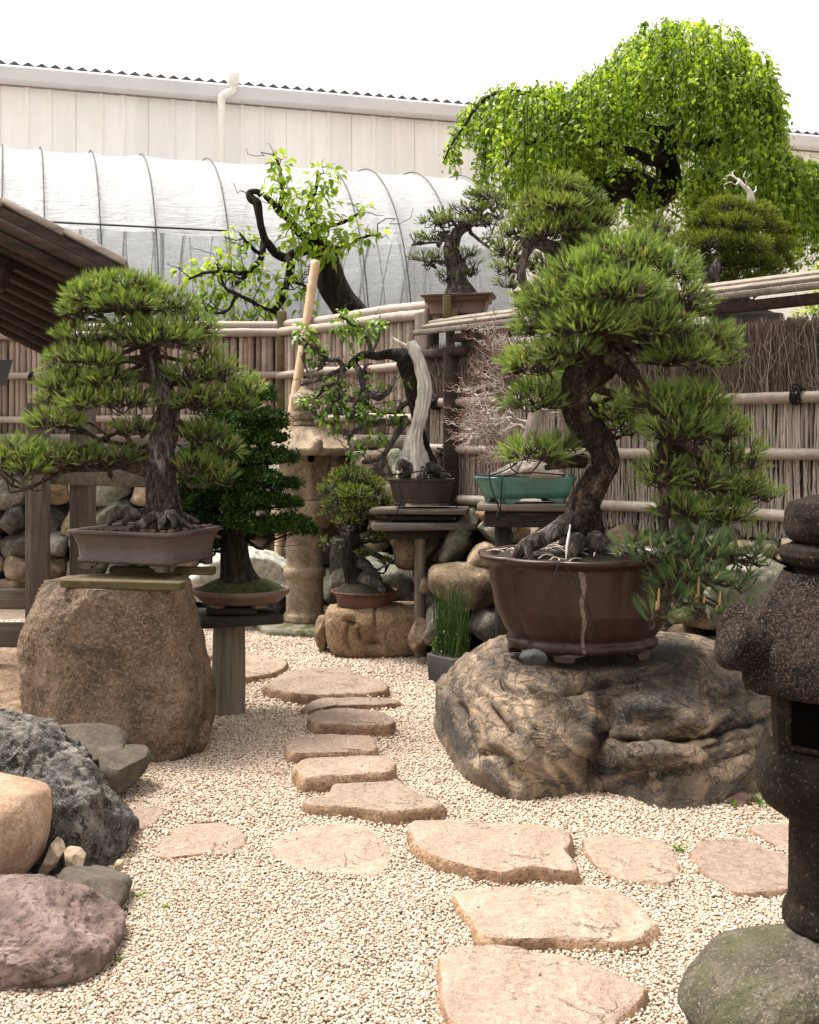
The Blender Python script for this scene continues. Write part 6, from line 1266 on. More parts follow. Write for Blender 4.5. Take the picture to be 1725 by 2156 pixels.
def apricot():
    Y = 11.2; rng = np.random.default_rng(106)
    root = thing('apricot_tree', 'gnarled dark tree with sparse yellow green leaves behind the bamboo fence corner', 'tree', P(790, 0, Y)*A(1, 1, 0))
    trunk_obj(root, [(815,1250,0,36),(800,800,0,34),(760,690,0,32),(725,640,0,32),(700,600,0,31),(688,560,0,28),(684,530,0,24),(668,515,0,16),(640,505,0,12)], Y, M['darkbark'], 70, 24, .16, 4, 9)
    m = MB(); Yf = -.5
    bl = [[(672,520,0,14),(645,500,-.1,11),(615,470,-.15,10),(590,445,-.2,9),(578,425,-.2,7),(560,410,-.2,5)], [(665,530,0,12),(630,527,-.2,10),(600,540,-.3,10),(570,520,-.35,9),(553,490,-.35,8),(547,455,-.35,8),(543,428,-.35,9),(532,415,-.35,9),(528,404,-.35,6),(545,402,-.35,7),(552,412,-.35,5)], [(600,540,-.3,9),(612,560,-.4,9),(606,590,-.45,8),(598,612,-.5,8),(590,640,-.5,6),(578,655,-.5,7),(588,672,-.5,6)], [(557,505,-.35,7),(553,535,-.4,6),(545,550,-.4,6),(520,578,-.45,5),(500,600,-.5,4)],
          [(685,535,0,10),(660,480,-.2,7),(650,435,-.25,5),(668,385,-.3,4),(672,360,-.3,3)], [(640,505,-.1,6),(690,480,-.3,4),(735,460,-.35,3),(765,440,-.4,2)], [(685,525,0,7),(730,520,-.3,4),(760,500,-.4,3),(800,490,-.4,2)], [(520,578,-.45,5),(470,570,-.6,4),(430,575,-.65,3),(400,590,-.65,2)], [(578,655,-.5,5),(540,640,-.6,4),(500,620,-.7,4),(470,600,-.7,3),(455,560,-.7,2)], [(500,620,-.7,4),(480,650,-.75,3),(440,660,-.75,3),(425,640,-.75,2)], [(605,590,-.45,4),(640,600,-.5,3),(660,620,-.5,2)], [(590,445,-.2,6),(592,400,-.3,4),(588,350,-.3,3),(586,330,-.3,2)], [(553,535,-.4,4),(520,510,-.5,3),(505,490,-.5,2)], [(588,672,-.5,4),(575,695,-.7,3),(560,715,-.75,2)]]
    tips = []
    for i, pts in enumerate(bl):
        p, q = px_path(pts, Y, 40); p = p+np.c_[vnoise(p*9, i), vnoise(p*9, i+9), vnoise(p*9, i+5)]*.02; m.add(*tube(p, q, 9, .28, i, 24)); tips.append(p)
        for k in rng.integers(12, 39, 5):
            e = p[k]+A(rng.normal()*.14, rng.normal()*.1, rng.normal()*.10+.06); m.add(*tube(gnarl(p[k], e, rng, 8, .12), np.linspace(.006, .002, 8), 5))
    m.build('branches', M['darkbark'], root)
    for x, y, rr, n in [(588,350,26,24),(590,395,34,38),(690,368,32,40),(665,400,38,48),(610,430,40,50),(650,440,42,60),(685,445,34,40),(640,480,42,55),(620,505,36,40),(690,500,46,70),(735,500,34,40),(775,492,24,16),(750,440,18,10),(765,435,12,8),(510,500,30,34),(480,550,36,44),(470,575,42,56),(420,585,40,50),(395,575,26,24),(450,620,42,55),(530,595,36,38),(560,640,34,36),(510,650,34,40),(620,610,32,30),(600,580,26,22),(490,690,26,24),(560,710,30,32),(530,690,20,16),(640,640,26,22),(545,560,24,18),(700,540,26,24),(800,488,12,7),(430,650,24,22),(590,300+40,14,8),(640,560,26,20)]:
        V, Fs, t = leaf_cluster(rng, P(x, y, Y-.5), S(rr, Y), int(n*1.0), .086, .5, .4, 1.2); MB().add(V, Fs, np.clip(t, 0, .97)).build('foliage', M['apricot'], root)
apricot()

def weeping():
    Y = 9.6; rng = np.random.default_rng(107); Yt = Y+1.0
    root = thing('weeping_tree', 'large weeping tree with bright hanging leaves and dark bent trunk above the bonsai shelf', 'tree', P(1230, 0, Yt)*A(1, 1, 0))
    tp, tr = trunk_obj(root, [(1190,1250,0,44),(1195,800,0,42),(1215,600,0,40),(1255,440,0,38),(1290,392,0,35),(1330,388,0,33),(1370,408,-.05,33),(1398,402,-.1,30),(1408,370,-.1,27),(1402,330,-.1,24),(1412,290,-.1,20),(1424,255,-.1,16),(1410,215,-.1,13),(1405,175,-.1,10),(1400,130,-.1,7),(1395,95,-.1,4)], Yt, M['darkbark'], 120, 26, .15, 6, 8)
    limbs = [[(1412,290,-.1,15),(1350,255,-.4,12),(1280,225,-.6,9),(1190,205,-.7,7),(1090,190,-.7,5),(1015,212,-.7,4),(980,262,-.7,3),(950,318,-.7,2),(938,345,-.7,1)], [(1405,350,-.1,14),(1350,330,-.6,10),(1270,290,-.9,8),(1180,280,-1,6),(1100,300,-1,4),(1060,350,-1,2)], [(1424,255,-.1,13),(1480,210,-.2,10),(1540,190,-.2,8),(1590,210,-.2,5),(1640,290,-.2,3)], [(1405,330,-.1,14),(1450,315,-.5,10),(1510,290,-.7,8),(1580,300,-.7,6),(1650,350,-.7,4),(1700,420,-.7,2)], [(1405,175,-.1,9),(1350,130,-.3,6),(1300,120,-.4,4),(1265,150,-.4,2)], [(1405,175,-.1,9),(1460,120,-.2,6),(1510,110,-.2,4),(1570,140,-.2,2)], [(1400,130,-.1,6),(1400,85,-.4,4),(1430,70,-.5,2)], [(1412,290,-.1,13),(1430,270,.5,10),(1450,240,1.0,7),(1470,230,1.4,4)], [(1402,340,-.1,13),(1370,300,.5,9),(1330,260,1.0,6),(1290,270,1.4,4)], [(1398,400,-.1,14),(1440,390,-.6,9),(1500,370,-1,7),(1560,390,-1.1,4),(1600,430,-1.1,2)], [(1330,388,0,14),(1270,380,-.5,10),(1200,370,-.8,6),(1150,390,-.9,3)]]
    m = MB(); st = []
    for i, pts in enumerate(limbs):
        p, q = px_path(pts, Yt, 40); p = p+np.c_[vnoise(p*4, i), vnoise(p*4, i+9), vnoise(p*4, i+5)]*.05; m.add(*tube(p, q, 9, .2, i, 14)); st.append(p)
    # domes whose skin the hanging twigs leave from: picture x, y, half width, half height, depth offset, depth half, count, length px
    domes = [(1425,235,195,170,.0,1.15,520,(70,190)), (1400,150,140,85,0,.8,200,(50,120)), (1510,250,100,130,-.1,1.0,220,(70,190)), (1290,250,110,110,-.2,.9,220,(60,150)), (1130,285,110,100,-.3,.8,270,(70,170)), (1200,260,90,70,-.4,.8,130,(60,160)), (1040,222,40,28,-.3,.4,34,(30,90)), (1005,240,26,24,-.3,.25,20,(30,70)), (978,275,18,28,-.3,.2,16,(25,60)), (952,315,14,28,-.3,.2,14,(25,55)), (1640,430,75,90,-.2,.9,220,(80,170)), (1560,380,95,75,-.5,.8,180,(60,140)), (1300,400,120,60,.3,.8,150,(40,110)), (1150,390,85,50,-.4,.6,110,(40,110)), (1460,420,120,50,-.5,.6,120,(40,100)), (1705,470,40,55,-.2,.5,70,(40,90))]
    fol = []; tw = MB()
    for di, (px, py, hw, hh, dY, rd, n, (l0, l1)) in enumerate(domes):
        f = MB(); Yd = Y+.8+dY; c = P(px, py, Yd); d = rvec(rng, n*3); d = d[d[:, 2] > -.15][:n]; n = len(d)
        qq = proj(c+d*A(S(hw, Yd), rd, S(hh, Yd))); kp = ~((qq[:, 0] > 1300) & (qq[:, 0] < 1432) & (qq[:, 1] > 150) & (qq[:, 1] < 400) & ((c+d*A(1, rd, 1))[:, 1] < Yt+.1) & (rng.random(n) < .86)); d = d[kp]; n = len(d)
        s0 = c+d*(.72+.28*rng.random(n)**.5)[:, None]*A(S(hw, Yd), rd, S(hh, Yd))*(1+.10*fbm(d*3+di, 2, di))[:, None]
        Ls = S(rng.uniform(l0, l1, n), Yd); out = unit(d*A(1, 1, 0)+1e-6); nk = 26
        base = []; dirs = []; tt = []
        k_ = np.linspace(0, 1, nk)
        P0 = s0[:, None]; pos = P0+out[:, None]*(.16*Ls[:, None, None])*np.sin(k_*1.5)[None, :, None]+A(0, 0, 1)*(.10*Ls[:, None]*np.sin(np.minimum(k_*3.2, math.pi))[None]-Ls[:, None]*k_[None]**1.35)[..., None]
        pos = pos+(np.stack([vnoise(pos.reshape(-1, 3)*5, 1), vnoise(pos.reshape(-1, 3)*5, 2), vnoise(pos.reshape(-1, 3)*5, 3)], 1)*.035).reshape(pos.shape)
        V, Fq = twigs(pos[:, 0], pos[:, 9], .004, .003, rng, .03, 3); tw.add(V, Fq); V, Fq = twigs(pos[:, 9], pos[:, -1], .003, .0015, rng, .04, 3); tw.add(V, Fq)
        cnt = np.maximum((Ls/.0175).astype(int), 10)
        for i in range(n):
            kk = rng.random(cnt[i])*(nk-1); a = kk.astype(int).clip(0, nk-2); q = pos[i, a]+(pos[i, a+1]-pos[i, a])*(kk-a)[:, None]+rng.normal(size=(cnt[i], 3))*.022; base.append(q)
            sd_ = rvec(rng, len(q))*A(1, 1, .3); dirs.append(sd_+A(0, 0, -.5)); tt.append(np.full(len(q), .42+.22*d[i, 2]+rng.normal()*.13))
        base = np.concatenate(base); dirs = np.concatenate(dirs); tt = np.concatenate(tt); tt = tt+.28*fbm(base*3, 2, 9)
        up = unit(A(0, -.5, .6)+rng.normal(size=base.shape)*.45)
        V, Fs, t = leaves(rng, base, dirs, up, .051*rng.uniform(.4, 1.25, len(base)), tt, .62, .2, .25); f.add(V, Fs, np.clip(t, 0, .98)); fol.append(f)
    m.build('limbs', M['darkbark'], root); tw.build('twigs', M['darkbark'], root)
    cr = MB()
    for f in fol:
        cr.V += f.V; cr.T += f.T; cr.F += [x+cr.n for x in f.F]; cr.MI += f.MI; cr.n += f.n
    cr.build('crown', M['weep'], root)
weeping()

# ---------------------------------------------------------------- bonsai on the shelf and behind it
def shelf_a():
    Y = 8.45; rng = np.random.default_rng(108); zr = EYE+279*Y/F_; zb = EYE+237*Y/F_; Xa, Xb = P(884, 0, Y)[0], P(1050, 0, Y)[0]; a = .0
    st = thing('post_stand', 'grey timber stand behind the fence end holding the reddish rectangular pot', 'stand', A((Xa+Xb)/2+.05, Y+.1, 0))
    zq = zb-.03; MB().add(*box(A((Xa+Xb)/2+.03, Y+.1, zq-.02), (.42, .34, .035), None, .004)).build('board', M['greywood_x'], st); MB().add(*box(A((Xa+Xb)/2+.08, Y+.12, (zq-.04)/2), (.12, .12, zq-.04), None, .006)).build('post', M['greywood'], st)
    root = thing('potted_pine', 'open airy pine in a reddish rectangular pot at the left end of the shelf', 'bonsai', A((Xa+Xb)/2, Y, zb))
    q = [A(Xa, Y-.02, 0), A(Xb-.05, Y-.16, 0), A(Xb, Y+.18, 0), A(Xa+.05, Y+.30, 0)]
    rect_pot(root, q, zb, zr, M['pot_shelf'], .02, ((0, .74), (.1, .76), (.12, .74), (.5, .78), (.8, .84), (.9, .95), (.93, 1), (1, 1)), .025)
    Y += .06
    tk = trunk_obj(root, [(970,630,0,40),(968,612,0,30),(963,590,0,21),(958,560,0,19),(952,532,0,17),(954,510,0,15),(968,488,0,12),(990,472,0,9),(1008,450,0,7),(1018,425,0,5)], Y, M['pinebark_grey'], 60, 22, .28, 7, 26)
    pads = [(1018,412,46,14,0), (985,440,40,13,-.03), (1040,432,32,16,.03), (955,468,46,12,-.05), (1005,465,34,10,-.08), (915,468,34,12,0), (905,500,30,9,.03), (880,508,20,9,0), (890,545,32,10,.02), (925,540,22,9,-.06), (985,535,28,11,-.05), (1000,552,16,8,0), (940,582,22,9,-.05), (1035,500,16,16,.02), (1030,470,22,12,.05), (995,575,14,8,0), (930,450,28,10,.05), (1060,452,16,10,.02)]
    pine_pads(root, rng, tk, Y, pads, M['pine_light'], M['pinebark_grey'], L=.040, w=.0032, nn=22, dens=2000, candle=.06, r0=.016, clen=.014, up=1.0, tl=.018, bamp=.16)
shelf_a()
def shelf_b():
    Y = 7.75; rng = np.random.default_rng(109)
    root = thing('potted_pine', 'bushy pine with a curling exposed root standing on the shelf behind the big pine', 'bonsai', P(1165, 648, Y))
    zb = P(1165, 652, Y)[2]; c = A(P(1165, 0, Y)[0], Y, 0)
    round_pot(root, c, resample([(.03, zb+.012), (.20, zb+.012), (.22, zb+.03), (.24, zb+.10), (.255, zb+.105), (.25, zb+.115), (.22, zb+.10), (.02, zb+.10)], 40), M['pot_tan'], 1, .6, .23, zb+.1)
    tk = trunk_obj(root, [(1165,640,0,14),(1150,622,0,13),(1128,625,-.05,10),(1112,610,-.08,9),(1100,585,-.08,9),(1100,555,-.08,9),(1112,525,-.06,10),(1130,510,-.03,13),(1160,520,0,17),(1185,530,.02,19),(1195,500,.02,15),(1185,465,.02,11),(1180,430,.02,7)], Y, M['pinebark_grey'], 80, 20, .25, 8, 26)
    m = MB()
    for pts in ([(1112,525,-.06,9),(1105,508,-.08,9),(1106,497,-.1,8),(1112,494,-.12,7)], [(1128,625,-.06,7),(1115,632,-.1,6),(1108,650,-.1,4)], [(1185,535,.0,15),(1180,580,0,13),(1170,640,0,14)]):
        p, q = px_path(pts, Y, 20); m.add(*tube(p, q, 9, .2, 2, 30))
    m.build('branches', M['greybark'], root)
    pads = [(1180,395,56,28,0), (1140,425,46,24,-.05), (1220,420,46,28,0), (1180,435,55,22,-.14), (1125,465,48,22,-.04), (1245,460,50,32,.02), (1190,475,56,24,-.14), (1085,490,36,22,0), (1240,505,50,28,-.04), (1150,490,40,20,-.16), (1065,530,30,26,0), (1075,565,34,20,-.03), (1150,560,44,30,.06), (1205,535,40,26,.05), (1190,575,34,22,.08), (1070,598,22,14,0), (1260,540,34,28,.05)]
    pine_pads(root, rng, tk, Y, pads, M['pine_light'], M['twigbark'], L=.050, w=.0026, nn=28, dens=3200, candle=.08, r0=.016, clen=.02, up=.9, tl=.025)
    MB().add(*rockmesh([(1090,648),(1100,634),(1125,630),(1145,640),(1145,655),(1095,656)], 7.72, .05, 3, sub=4, amp=.006)).build('soil_mound', M['tanstone'], root)
shelf_b()
def juniper():
    Y = 7.6; rng = np.random.default_rng(110)
    root = thing('potted_juniper', 'rounded juniper bonsai with a bare white deadwood top behind the right half of the shelf', 'bonsai', P(1570, 690, Y))
    c = A(P(1570, 0, Y)[0], Y, 0); zr = P(0, 662, Y)[2]
    round_pot(root, c, resample([(.03, zr-.14), (.19, zr-.14), (.215, zr-.03), (.228, zr-.015), (.23, zr), (.21, zr+.002), (.2, zr-.02), (.02, zr-.02)], 40), M['pot_stone'], 1, .8, .21, zr-.01, None, dome=.05)
    sd_ = thing('bench', 'dark timber bench hidden behind the brushwood fence under the juniper pot', 'bench', A(c[0], Y, 0)); MB().add(*box(A(c[0], Y+.05, zr-.165), (1.2, .4, .04), None, .004)).build('board', M['darkwood'], sd_)
    for s in (-.5, .5): MB().add(*box(A(c[0]+s, Y+.05, (zr-.19)/2), (.08, .3, zr-.19), None, .004)).build('leg', M['darkwood'], sd_)
    tk = trunk_obj(root, [(1570,665,0,36),(1550,645,0,26),(1520,632,0,18),(1500,615,-.03,16),(1495,585,-.06,17),(1505,555,-.06,16),(1530,530,-.03,14),(1555,500,0,12),(1575,470,.02,10),(1580,445,.02,8)], Y, M['greybark'], 60, 22, .22, 3, 26)
    p, q = px_path([(1510,602,-.16,7),(1504,580,-.2,9),(1508,562,-.2,9),(1514,548,-.18,6),(1518,540,-.16,2)], Y, 24); MB().add(*tube(p, q, 12, .5, 4, 40)).build('deadwood_stub', M['greybark'], root)
    m = MB()
    for pts in ([(1580,452,0,8),(1583,425,0,7.5),(1577,402,0,6),(1566,390,0,4.5),(1553,379,.03,3.2),(1541,371,.05,1.8),(1530,369,.05,.8)], [(1560,384,0,2.4),(1546,388,-.04,1.7),(1538,383,-.06,1.2),(1524,390,-.08,.7)], [(1549,376,.03,1.8),(1543,366,.05,1.2),(1546,358,.06,.7)], [(1570,393,0,2.2),(1572,380,-.05,1.4),(1566,371,-.07,1),(1569,362,-.08,.6)], [(1536,370,.05,1.2),(1528,376,.06,.9),(1522,374,.07,.6)], [(1583,428,0,3),(1570,424,-.04,2.2),(1561,415,-.06,1.5),(1548,411,-.07,.7)], [(1566,420,-.05,1.6),(1556,428,-.07,1),(1549,426,-.08,.6)], [(1580,412,0,2),(1590,402,.04,1.2),(1592,392,.05,.7)]):
        p, q = px_path(pts, Y+.02, 18); p = p+np.c_[vnoise(p*30, 1), vnoise(p*30, 2), vnoise(p*30, 3)]*.008; m.add(*tube(p, q, 8, .35, 5, 60))
    m.build('deadwood_top', M['deadwood'], root)
    pads = [(1530,440,48,26,0), (1580,450,48,26,.04), (1490,470,46,28,-.02), (1545,475,52,26,-.12), (1610,480,44,28,.02), (1465,505,38,26,0), (1510,510,48,26,-.14), (1570,520,50,26,-.16), (1625,520,40,28,0), (1460,545,32,24,0), (1540,555,42,24,-.12), (1590,560,48,26,-.1), (1635,555,32,26,.04), (1560,590,46,18,-.1), (1610,590,40,18,-.02), (1470,580,26,18,0), (1520,590,28,16,.05)]
    for i, (px, py, hw, hh, dY) in enumerate(pads):
        cc = P(px, py, Y+dY); rx_, rz2 = S(hw, Y), S(hh, Y)*.8; ry2 = rx_*.85; k = int(np.argmin(np.linalg.norm(tk[0]-cc, axis=1))); m = MB(); bp = gnarl(tk[0][k], cc, rng, 12, .14, .04); m.add(*tube(bp, np.linspace(.009, .004, 12), 6, .2, i))
        T = int(420*hw*hh/1000)+80; d = rvec(rng, T*2); d = d[d[:, 2] > -.6][:T]; T = len(d); lump = 1+.5*fbm(d*2.5+i*3, 3, i); base = cc+d*(rng.uniform(.5, 1, T)**.5*lump)[:, None]*A(rx_, ry2, rz2)
        sel = rng.integers(0, T, T//5); V, Fq = twigs(bp[rng.integers(5, 12, len(sel))], base[sel], .003, .0014, rng, .12, 4); m.add(V, Fq); m.build('branch', M['greybark'], root)
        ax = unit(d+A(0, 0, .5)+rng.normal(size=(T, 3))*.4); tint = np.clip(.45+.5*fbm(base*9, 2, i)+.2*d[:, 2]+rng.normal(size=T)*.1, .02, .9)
        V, Fs, t = needles(rng, base, ax, 12, .030, .0045, R(8), R(50), .018, tint); MB().add(V, Fs, np.clip(t, 0, .85)).build('foliage_pad', M['juniper'], root)
juniper()
def back_pine():
    Y = 8.6; rng = np.random.default_rng(111); root = thing('potted_pine', 'small pale pine showing only its top between the big pine and the juniper', 'bonsai', P(1385, 700, Y))
    zr = P(0, 640, Y)[2]; round_pot(root, A(P(1385, 0, Y)[0], Y, 0), resample([(.03, zr-.15), (.14, zr-.15), (.17, zr), (.15, zr), (.02, zr-.02)], 24), M['pot_tan'], soilr=.15, soilz=zr-.01)
    tk = trunk_obj(root, [(1385,640,0,18),(1390,590,0,14),(1405,545,0,12),(1395,505,0,8),(1380,480,0,5)], Y, M['greybark'], 30, 16, .2, 2, 24)
    pine_pads(root, rng, tk, Y, [(1380,480,40,20,0), (1345,505,34,18,0), (1415,505,34,20,0), (1380,520,44,20,-.1)], M['pine_light'], M['greybark'], L=.05, w=.0026, nn=28, dens=2800, candle=.08, r0=.012, up=.9)
    MB().add(*box(A(P(1385, 0, Y)[0], Y, (zr-.16)/2), (.3, .3, zr-.17), None, .006)).build('plinth', M['greywood'], thing('plinth_post', 'grey timber plinth behind the fence under the small pale pine', 'stand', A(P(1385, 0, Y)[0], Y, 0)))
back_pine()
def green_shrub():
    Y = 8.4; rng = np.random.default_rng(112); root = thing('shrub', 'bright yellow green shrub behind the brushwood fence at the right edge', 'shrub', P(1715, 0, Y)*A(1, 1, 0))
    trunk_obj(root, [(1725,1250,0,10),(1722,900,0,9),(1715,700,0,7),(1715,660,0,4)], Y, M['greybark'], 30, 10, .1, 1)
    m = MB()
    for x, y, rr, n in [(1700,655,32,90),(1725,640,30,90),(1740,665,40,120),(1680,668,18,40),(1712,625,20,40),(1730,570,22,50),(1745,600,26,50)]:
        V, Fs, t = leaf_cluster(rng, P(x, y, Y), S(rr, Y), n, .035, .6, .0, 1.2); m.add(V, Fs, np.clip(t, 0, .97))
    m.build('foliage', M['apricot'], root)
green_shrub()

# ---------------------------------------------------------------- leafless white tree in the teal pot
def bare_tree():
    Y = 7.35; rng = np.random.default_rng(113); zr = EYE-104*Y/F_; zb = EYE-148*Y/F_
    cs = [G(995, 1001, zr), G(1108, 1008, zr), G(1222, 1002, zr), G(1110, 995, zr)]
    q0, q1 = P(995, 0, Y)[:2], P(1215, 0, Y)[:2]; q = [np.r_[q0, 0], np.r_[q0+(q1-q0)*.28+A(0, -.16), 0], np.r_[q1, 0], np.r_[q1-(q1-q0)*.28+A(0, .16), 0]]
    q = [A(q0[0], Y-.02, 0), A(q0[0]+.12, Y-.17, 0), A(q1[0], Y-.05, 0), A(q1[0]-.06, Y+.22, 0)]
    c = np.mean(q, 0)
    st = thing('plank_stand', 'low dark plank stand on one square leg under the teal pot', 'stand', A(c[0], c[1], 0))
    MB().add(*box(A(c[0], c[1], zb-.05), (.58, .36, .04), np.array(rz(-.1)), .005, noise=.003)).build('plank_top', M['greywood_x'], st)
    MB().add(*box(A(c[0], c[1], zb-.12), (.50, .28, .09), np.array(rz(-.1)), .005)).build('under_frame', M['darkwood'], st)
    MB().add(*box(A(P(1060, 0, Y)[0], c[1], (zb-.16)/2), (.085, .085, zb-.16), np.array(rz(.2)), .006)).build('leg', M['darkwood'], st)
    root = thing('bare_tree', 'leafless bonsai of fine pale twigs in a teal glazed pot with mossy roots', 'bonsai', A(c[0], c[1], zb-.03))
    rect_pot(root, q, zb, zr, M['pot_teal'], .02, ((0, .80), (.3, .85), (.8, .95), (1, 1.0)), .028, ft=.24)
    base = P(1112, 985, Y)
    V, Fc = rockmesh([(1030,1002),(1060,985),(1085,975),(1110,968),(1140,975),(1165,990),(1190,1002),(1110,1012)], Y, .13, 8, sub=6, amp=.012, freq=9, fac=0, a=.9, ridged=.014); MB().add(V, Fc).build('root_flare', M['whitebark'], root)
    tk = trunk_obj(root, [(1112,990,0,22),(1108,965,0,17),(1112,940,0,15),(1118,905,0,14),(1125,870,0,11),(1128,830,0,9),(1130,790,0,7),(1128,740,0,5),(1125,705,0,3)], Y, M['whitebark'], 50, 18, .12, 3, 18)
    tp = tk[0]; m = MB(); ends = []
    def ram(p, d, L, r, lev):
        e = p+d*L; path = gnarl(p, e, rng, 9, .10, 0); m.add(*tube(path, np.linspace(r, r*.55, 9), 6 if lev < 2 else 4, .15, lev), tint=.7)
        if lev >= 4:
            ends.append((path[-1], d)); return
        for k in range((4, 3, 3, 2)[lev]):
            j = rng.integers(3, 9); nd = unit(d+rng.normal(size=3)*A(.5, .55, .45)+A(0, 0, .14)); ram(path[j], nd, L*rng.uniform(.5, .8), r*.58, lev+1)
        ram(path[-1], unit(d+rng.normal(size=3)*.25+A(0, 0, .1)), L*.7, r*.6, lev+1)
    for px, py, k in [(1060,940,14), (1040,905,18), (1050,880,22), (1060,850,26), (1050,820,30), (1075,780,34), (1085,750,38), (1065,960,12), (1160,860,26), (1165,800,34), (1100,730,44), (1050,915,20), (1140,760,38)]:
        b = tp[k]; e = P(px, py, Y+rng.normal()*.08); d = e-b; ram(b, unit(d+A(0, rng.normal()*.06, 0)), np.linalg.norm(d)*.95, .012, 1)
    m.build('branches', M['whitebark'], root)
    B = np.array([e[0] for e in ends]); D = np.array([e[1] for e in ends]); B2 = np.repeat(B, 3, 0); D2 = unit(np.repeat(D, 3, 0)+rng.normal(size=B2.shape)*.5+A(0, 0, .3)); V, Fq = twigs(B2, B2+D2*rng.uniform(.03, .06, len(B2))[:, None], .0016, .001, rng, .15, 4)
    MB().add(V, Fq).build('twig_tips', plain('reddish twig tips', (.20, .105, .085), .7), root)
    mm = MB()
    for k in range(16):
        D_, Fc = ico(2); t = k/15; p = A(*(q[0]+(q[1]-q[0])*min(1, t*2) if t < .5 else q[1]+(q[2]-q[1])*(t*2-1))); p = p+(c-p)*.13; mm.add(D_*A(.016, .016, .011)+A(p[0], p[1], zr+.008), Fc)
    mm.build('fertiliser_cakes', M['slate'], root)
    ropes = MB()
    for pts in ([(1030,1003,-.22,1),(1036,1030,-.22,1),(1048,1060,-.22,1),(1052,1075,-.22,1)], [(1058,1004,-.24,1),(1056,1030,-.24,1),(1054,1075,-.24,1)], [(1028,1002,-.2,1),(1060,992,-.15,1),(1090,975,-.12,1)], [(1058,1004,-.22,1),(1110,995,-.2,1),(1190,1000,-.15,1)], [(1052,1075,-.24,1),(1046,1085,-.26,1),(1052,1094,-.26,1),(1080,1100,-.25,1),(1092,1115,-.24,1),(1078,1128,-.24,1),(1076,1145,-.24,1)], [(1054,1076,-.24,1),(1070,1090,-.25,1),(1075,1110,-.25,1),(1082,1130,-.25,1)]):
        ropes.add(*tube(px_path(pts, Y, 20)[0], .0042, 6))
    ropes.build('tie_rope', M['rope'], root)
bare_tree()

# ---------------------------------------------------------------- rushes in the small cement pot, weeds
def rushes():
    rng = np.random.default_rng(114); zr = .16; q = [G(897, 1378, zr), G(958, 1392, zr), G(1005, 1375, zr)]; q.append(q[0]+q[2]-q[1]); c = np.mean(q, 0)
    root = thing('potted_rush', 'small square cement pot of upright green rushes at the left end of the veined rock', 'potted plant', A(c[0], c[1], 0))
    rect_pot(root, q, .008, zr, M['pot_stone'], .025, ((0, .9), (.1, .94), (.6, .98), (1, 1)), .004, soilz=0)
    N = 260; ax1, ax2 = q[1]-q[0], q[2]-q[1]; b = q[0]+np.outer(rng.uniform(.1, .9, N), ax1)+np.outer(rng.uniform(.1, .9, N), ax2); b[:, 2] = zr
    e = b+np.c_[rng.normal(size=(N, 2))*.03, rng.uniform(.18, .42, N)]; V, Fq = twigs(b, e, .0024, .0012, rng, .04, 5); m = MB().add(V, Fq, np.repeat(rng.uniform(.1, .95, N), 15)); m.build('stems', M['grass'], root)
    V, Fs, t = leaf_cluster(rng, A(c[0], c[1], zr+.03), .12, 160, .022, .4, 0, 1); V[:, 2] = np.maximum(V[:, 2], zr-.01); MB().add(V, Fs, np.clip(t, 0, .8)).build('undergrowth', M['leafy'], root)
rushes()
def weed(px, py, r, n, label, seed, size=.02, z=.0):
    rng = np.random.default_rng(seed); p = G(px, py, z); d = unit(np.c_[rng.normal(size=(n, 2)), rng.uniform(.3, 1.6, n)]); b = p+d*rng.random(n)[:, None]*r*A(1, 1, .5)
    m = MB(); V, Fs, t = leaves(rng, b, d, A(0, 0, 1)+rng.normal(size=(n, 3))*.4, size*rng.uniform(.6, 1.2, n), rng.uniform(.2, .8, n), .6, .2, .3); m.add(V, Fs, np.clip(t, 0, .84))
    V, Fq = twigs(np.repeat(p[None], n, 0), b, .001, .0008, rng, .1, 3); m.add(V, Fq, .3); m.build('weed', M['leafy'], None, True, label, 'weed', 'weeds sprouting from the gravel')
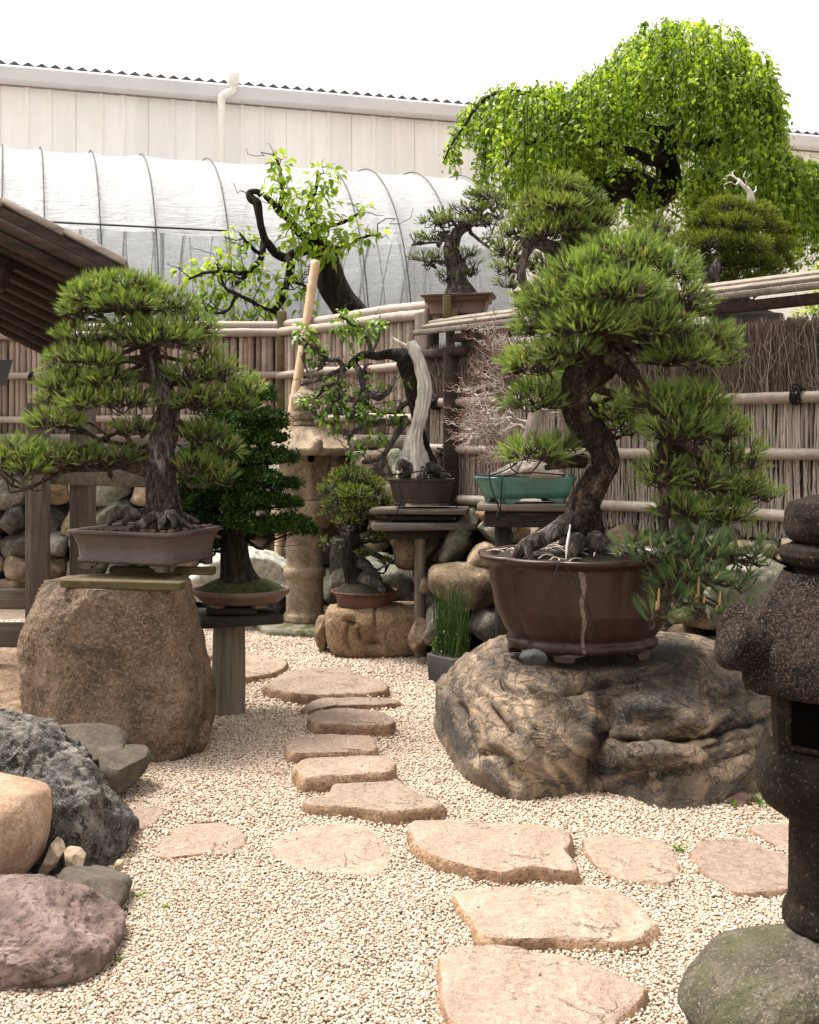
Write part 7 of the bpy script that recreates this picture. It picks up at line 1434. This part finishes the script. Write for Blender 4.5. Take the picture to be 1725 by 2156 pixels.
for a in [(1545,1702,.05,26,'sprig of green weed in front of the dark red stone',1), (1600,1700,.08,46,'spreading green weed right of the dark red stone, beside the dark lantern',2,.024), (1372,1695,.04,18,'small weed at the foot of the veined rock, left of the dark red stone',3), (1430,1790,.035,22,'yellowish weed between two pinkish stepping stones',4), (1338,1686,.035,14,'tiny weed at the foot of the veined rock below its vertical cleft',5), (985,1625,.05,20,'weed at the lower left foot of the veined rock',6), (967,1560,.05,22,'weed at the upper left foot of the veined rock',7), (320,1580,.06,60,'moss green weed at the foot of the tall granite block',8,.014), (293,1890,.03,10,'pale weed in the gravel beside the angular tan grey rock',9,.016), (910,1330,.06,26,'weed behind the slim post of the plank stand',10), (345,1912,.025,8,'pale weed in open gravel right of the flaking rock top',11,.014), (248,2030,.03,12,'weed at the foot of the purplish flaking rock',12,.014)]: weed(*a)

def litter():
    rng = np.random.default_rng(400); n = 900; y = rng.uniform(2.7, 8.8, n); x = rng.uniform(-.36, .36, n)*y; b = np.c_[x, y, und(x, y)+.006]
    d = unit(np.c_[rng.normal(size=(n, 2)), rng.normal(size=n)*.12]); V, Fs, t = leaves(rng, b, d, A(0, 0, 1)+rng.normal(size=(n, 3))*.25, rng.uniform(.006, .017, n), rng.random(n), .5, .2, .1)
    m = MB().add(V, Fs, np.clip(t, 0, 1)); n = 700; y = rng.uniform(2.7, 8.5, n); x = rng.uniform(-.36, .36, n)*y; b = np.c_[x, y, und(x, y)+.007]; e = b+np.c_[rng.normal(size=(n, 2))*.03, rng.normal(size=n)*.002]
    V, Fq = twigs(b, e, .0009, .0006, rng, .1, 3); m.add(V, Fq, .2); k = K('fallen leaf bits'); c = k.ramp(k.attr(), [(0, (.05, .03, .018)), (.6, (.14, .085, .04)), (.85, (.20, .15, .04)), (.93, (.30, .035, .04)), (1, (.28, .03, .05))]).outputs[0]
    o = m.build('leaf_litter', k.fin(c, .8)); o['kind'] = 'stuff'; props(o, 'scattered brown leaf bits and dry needles lying on the gravel', 'leaf litter')
litter()
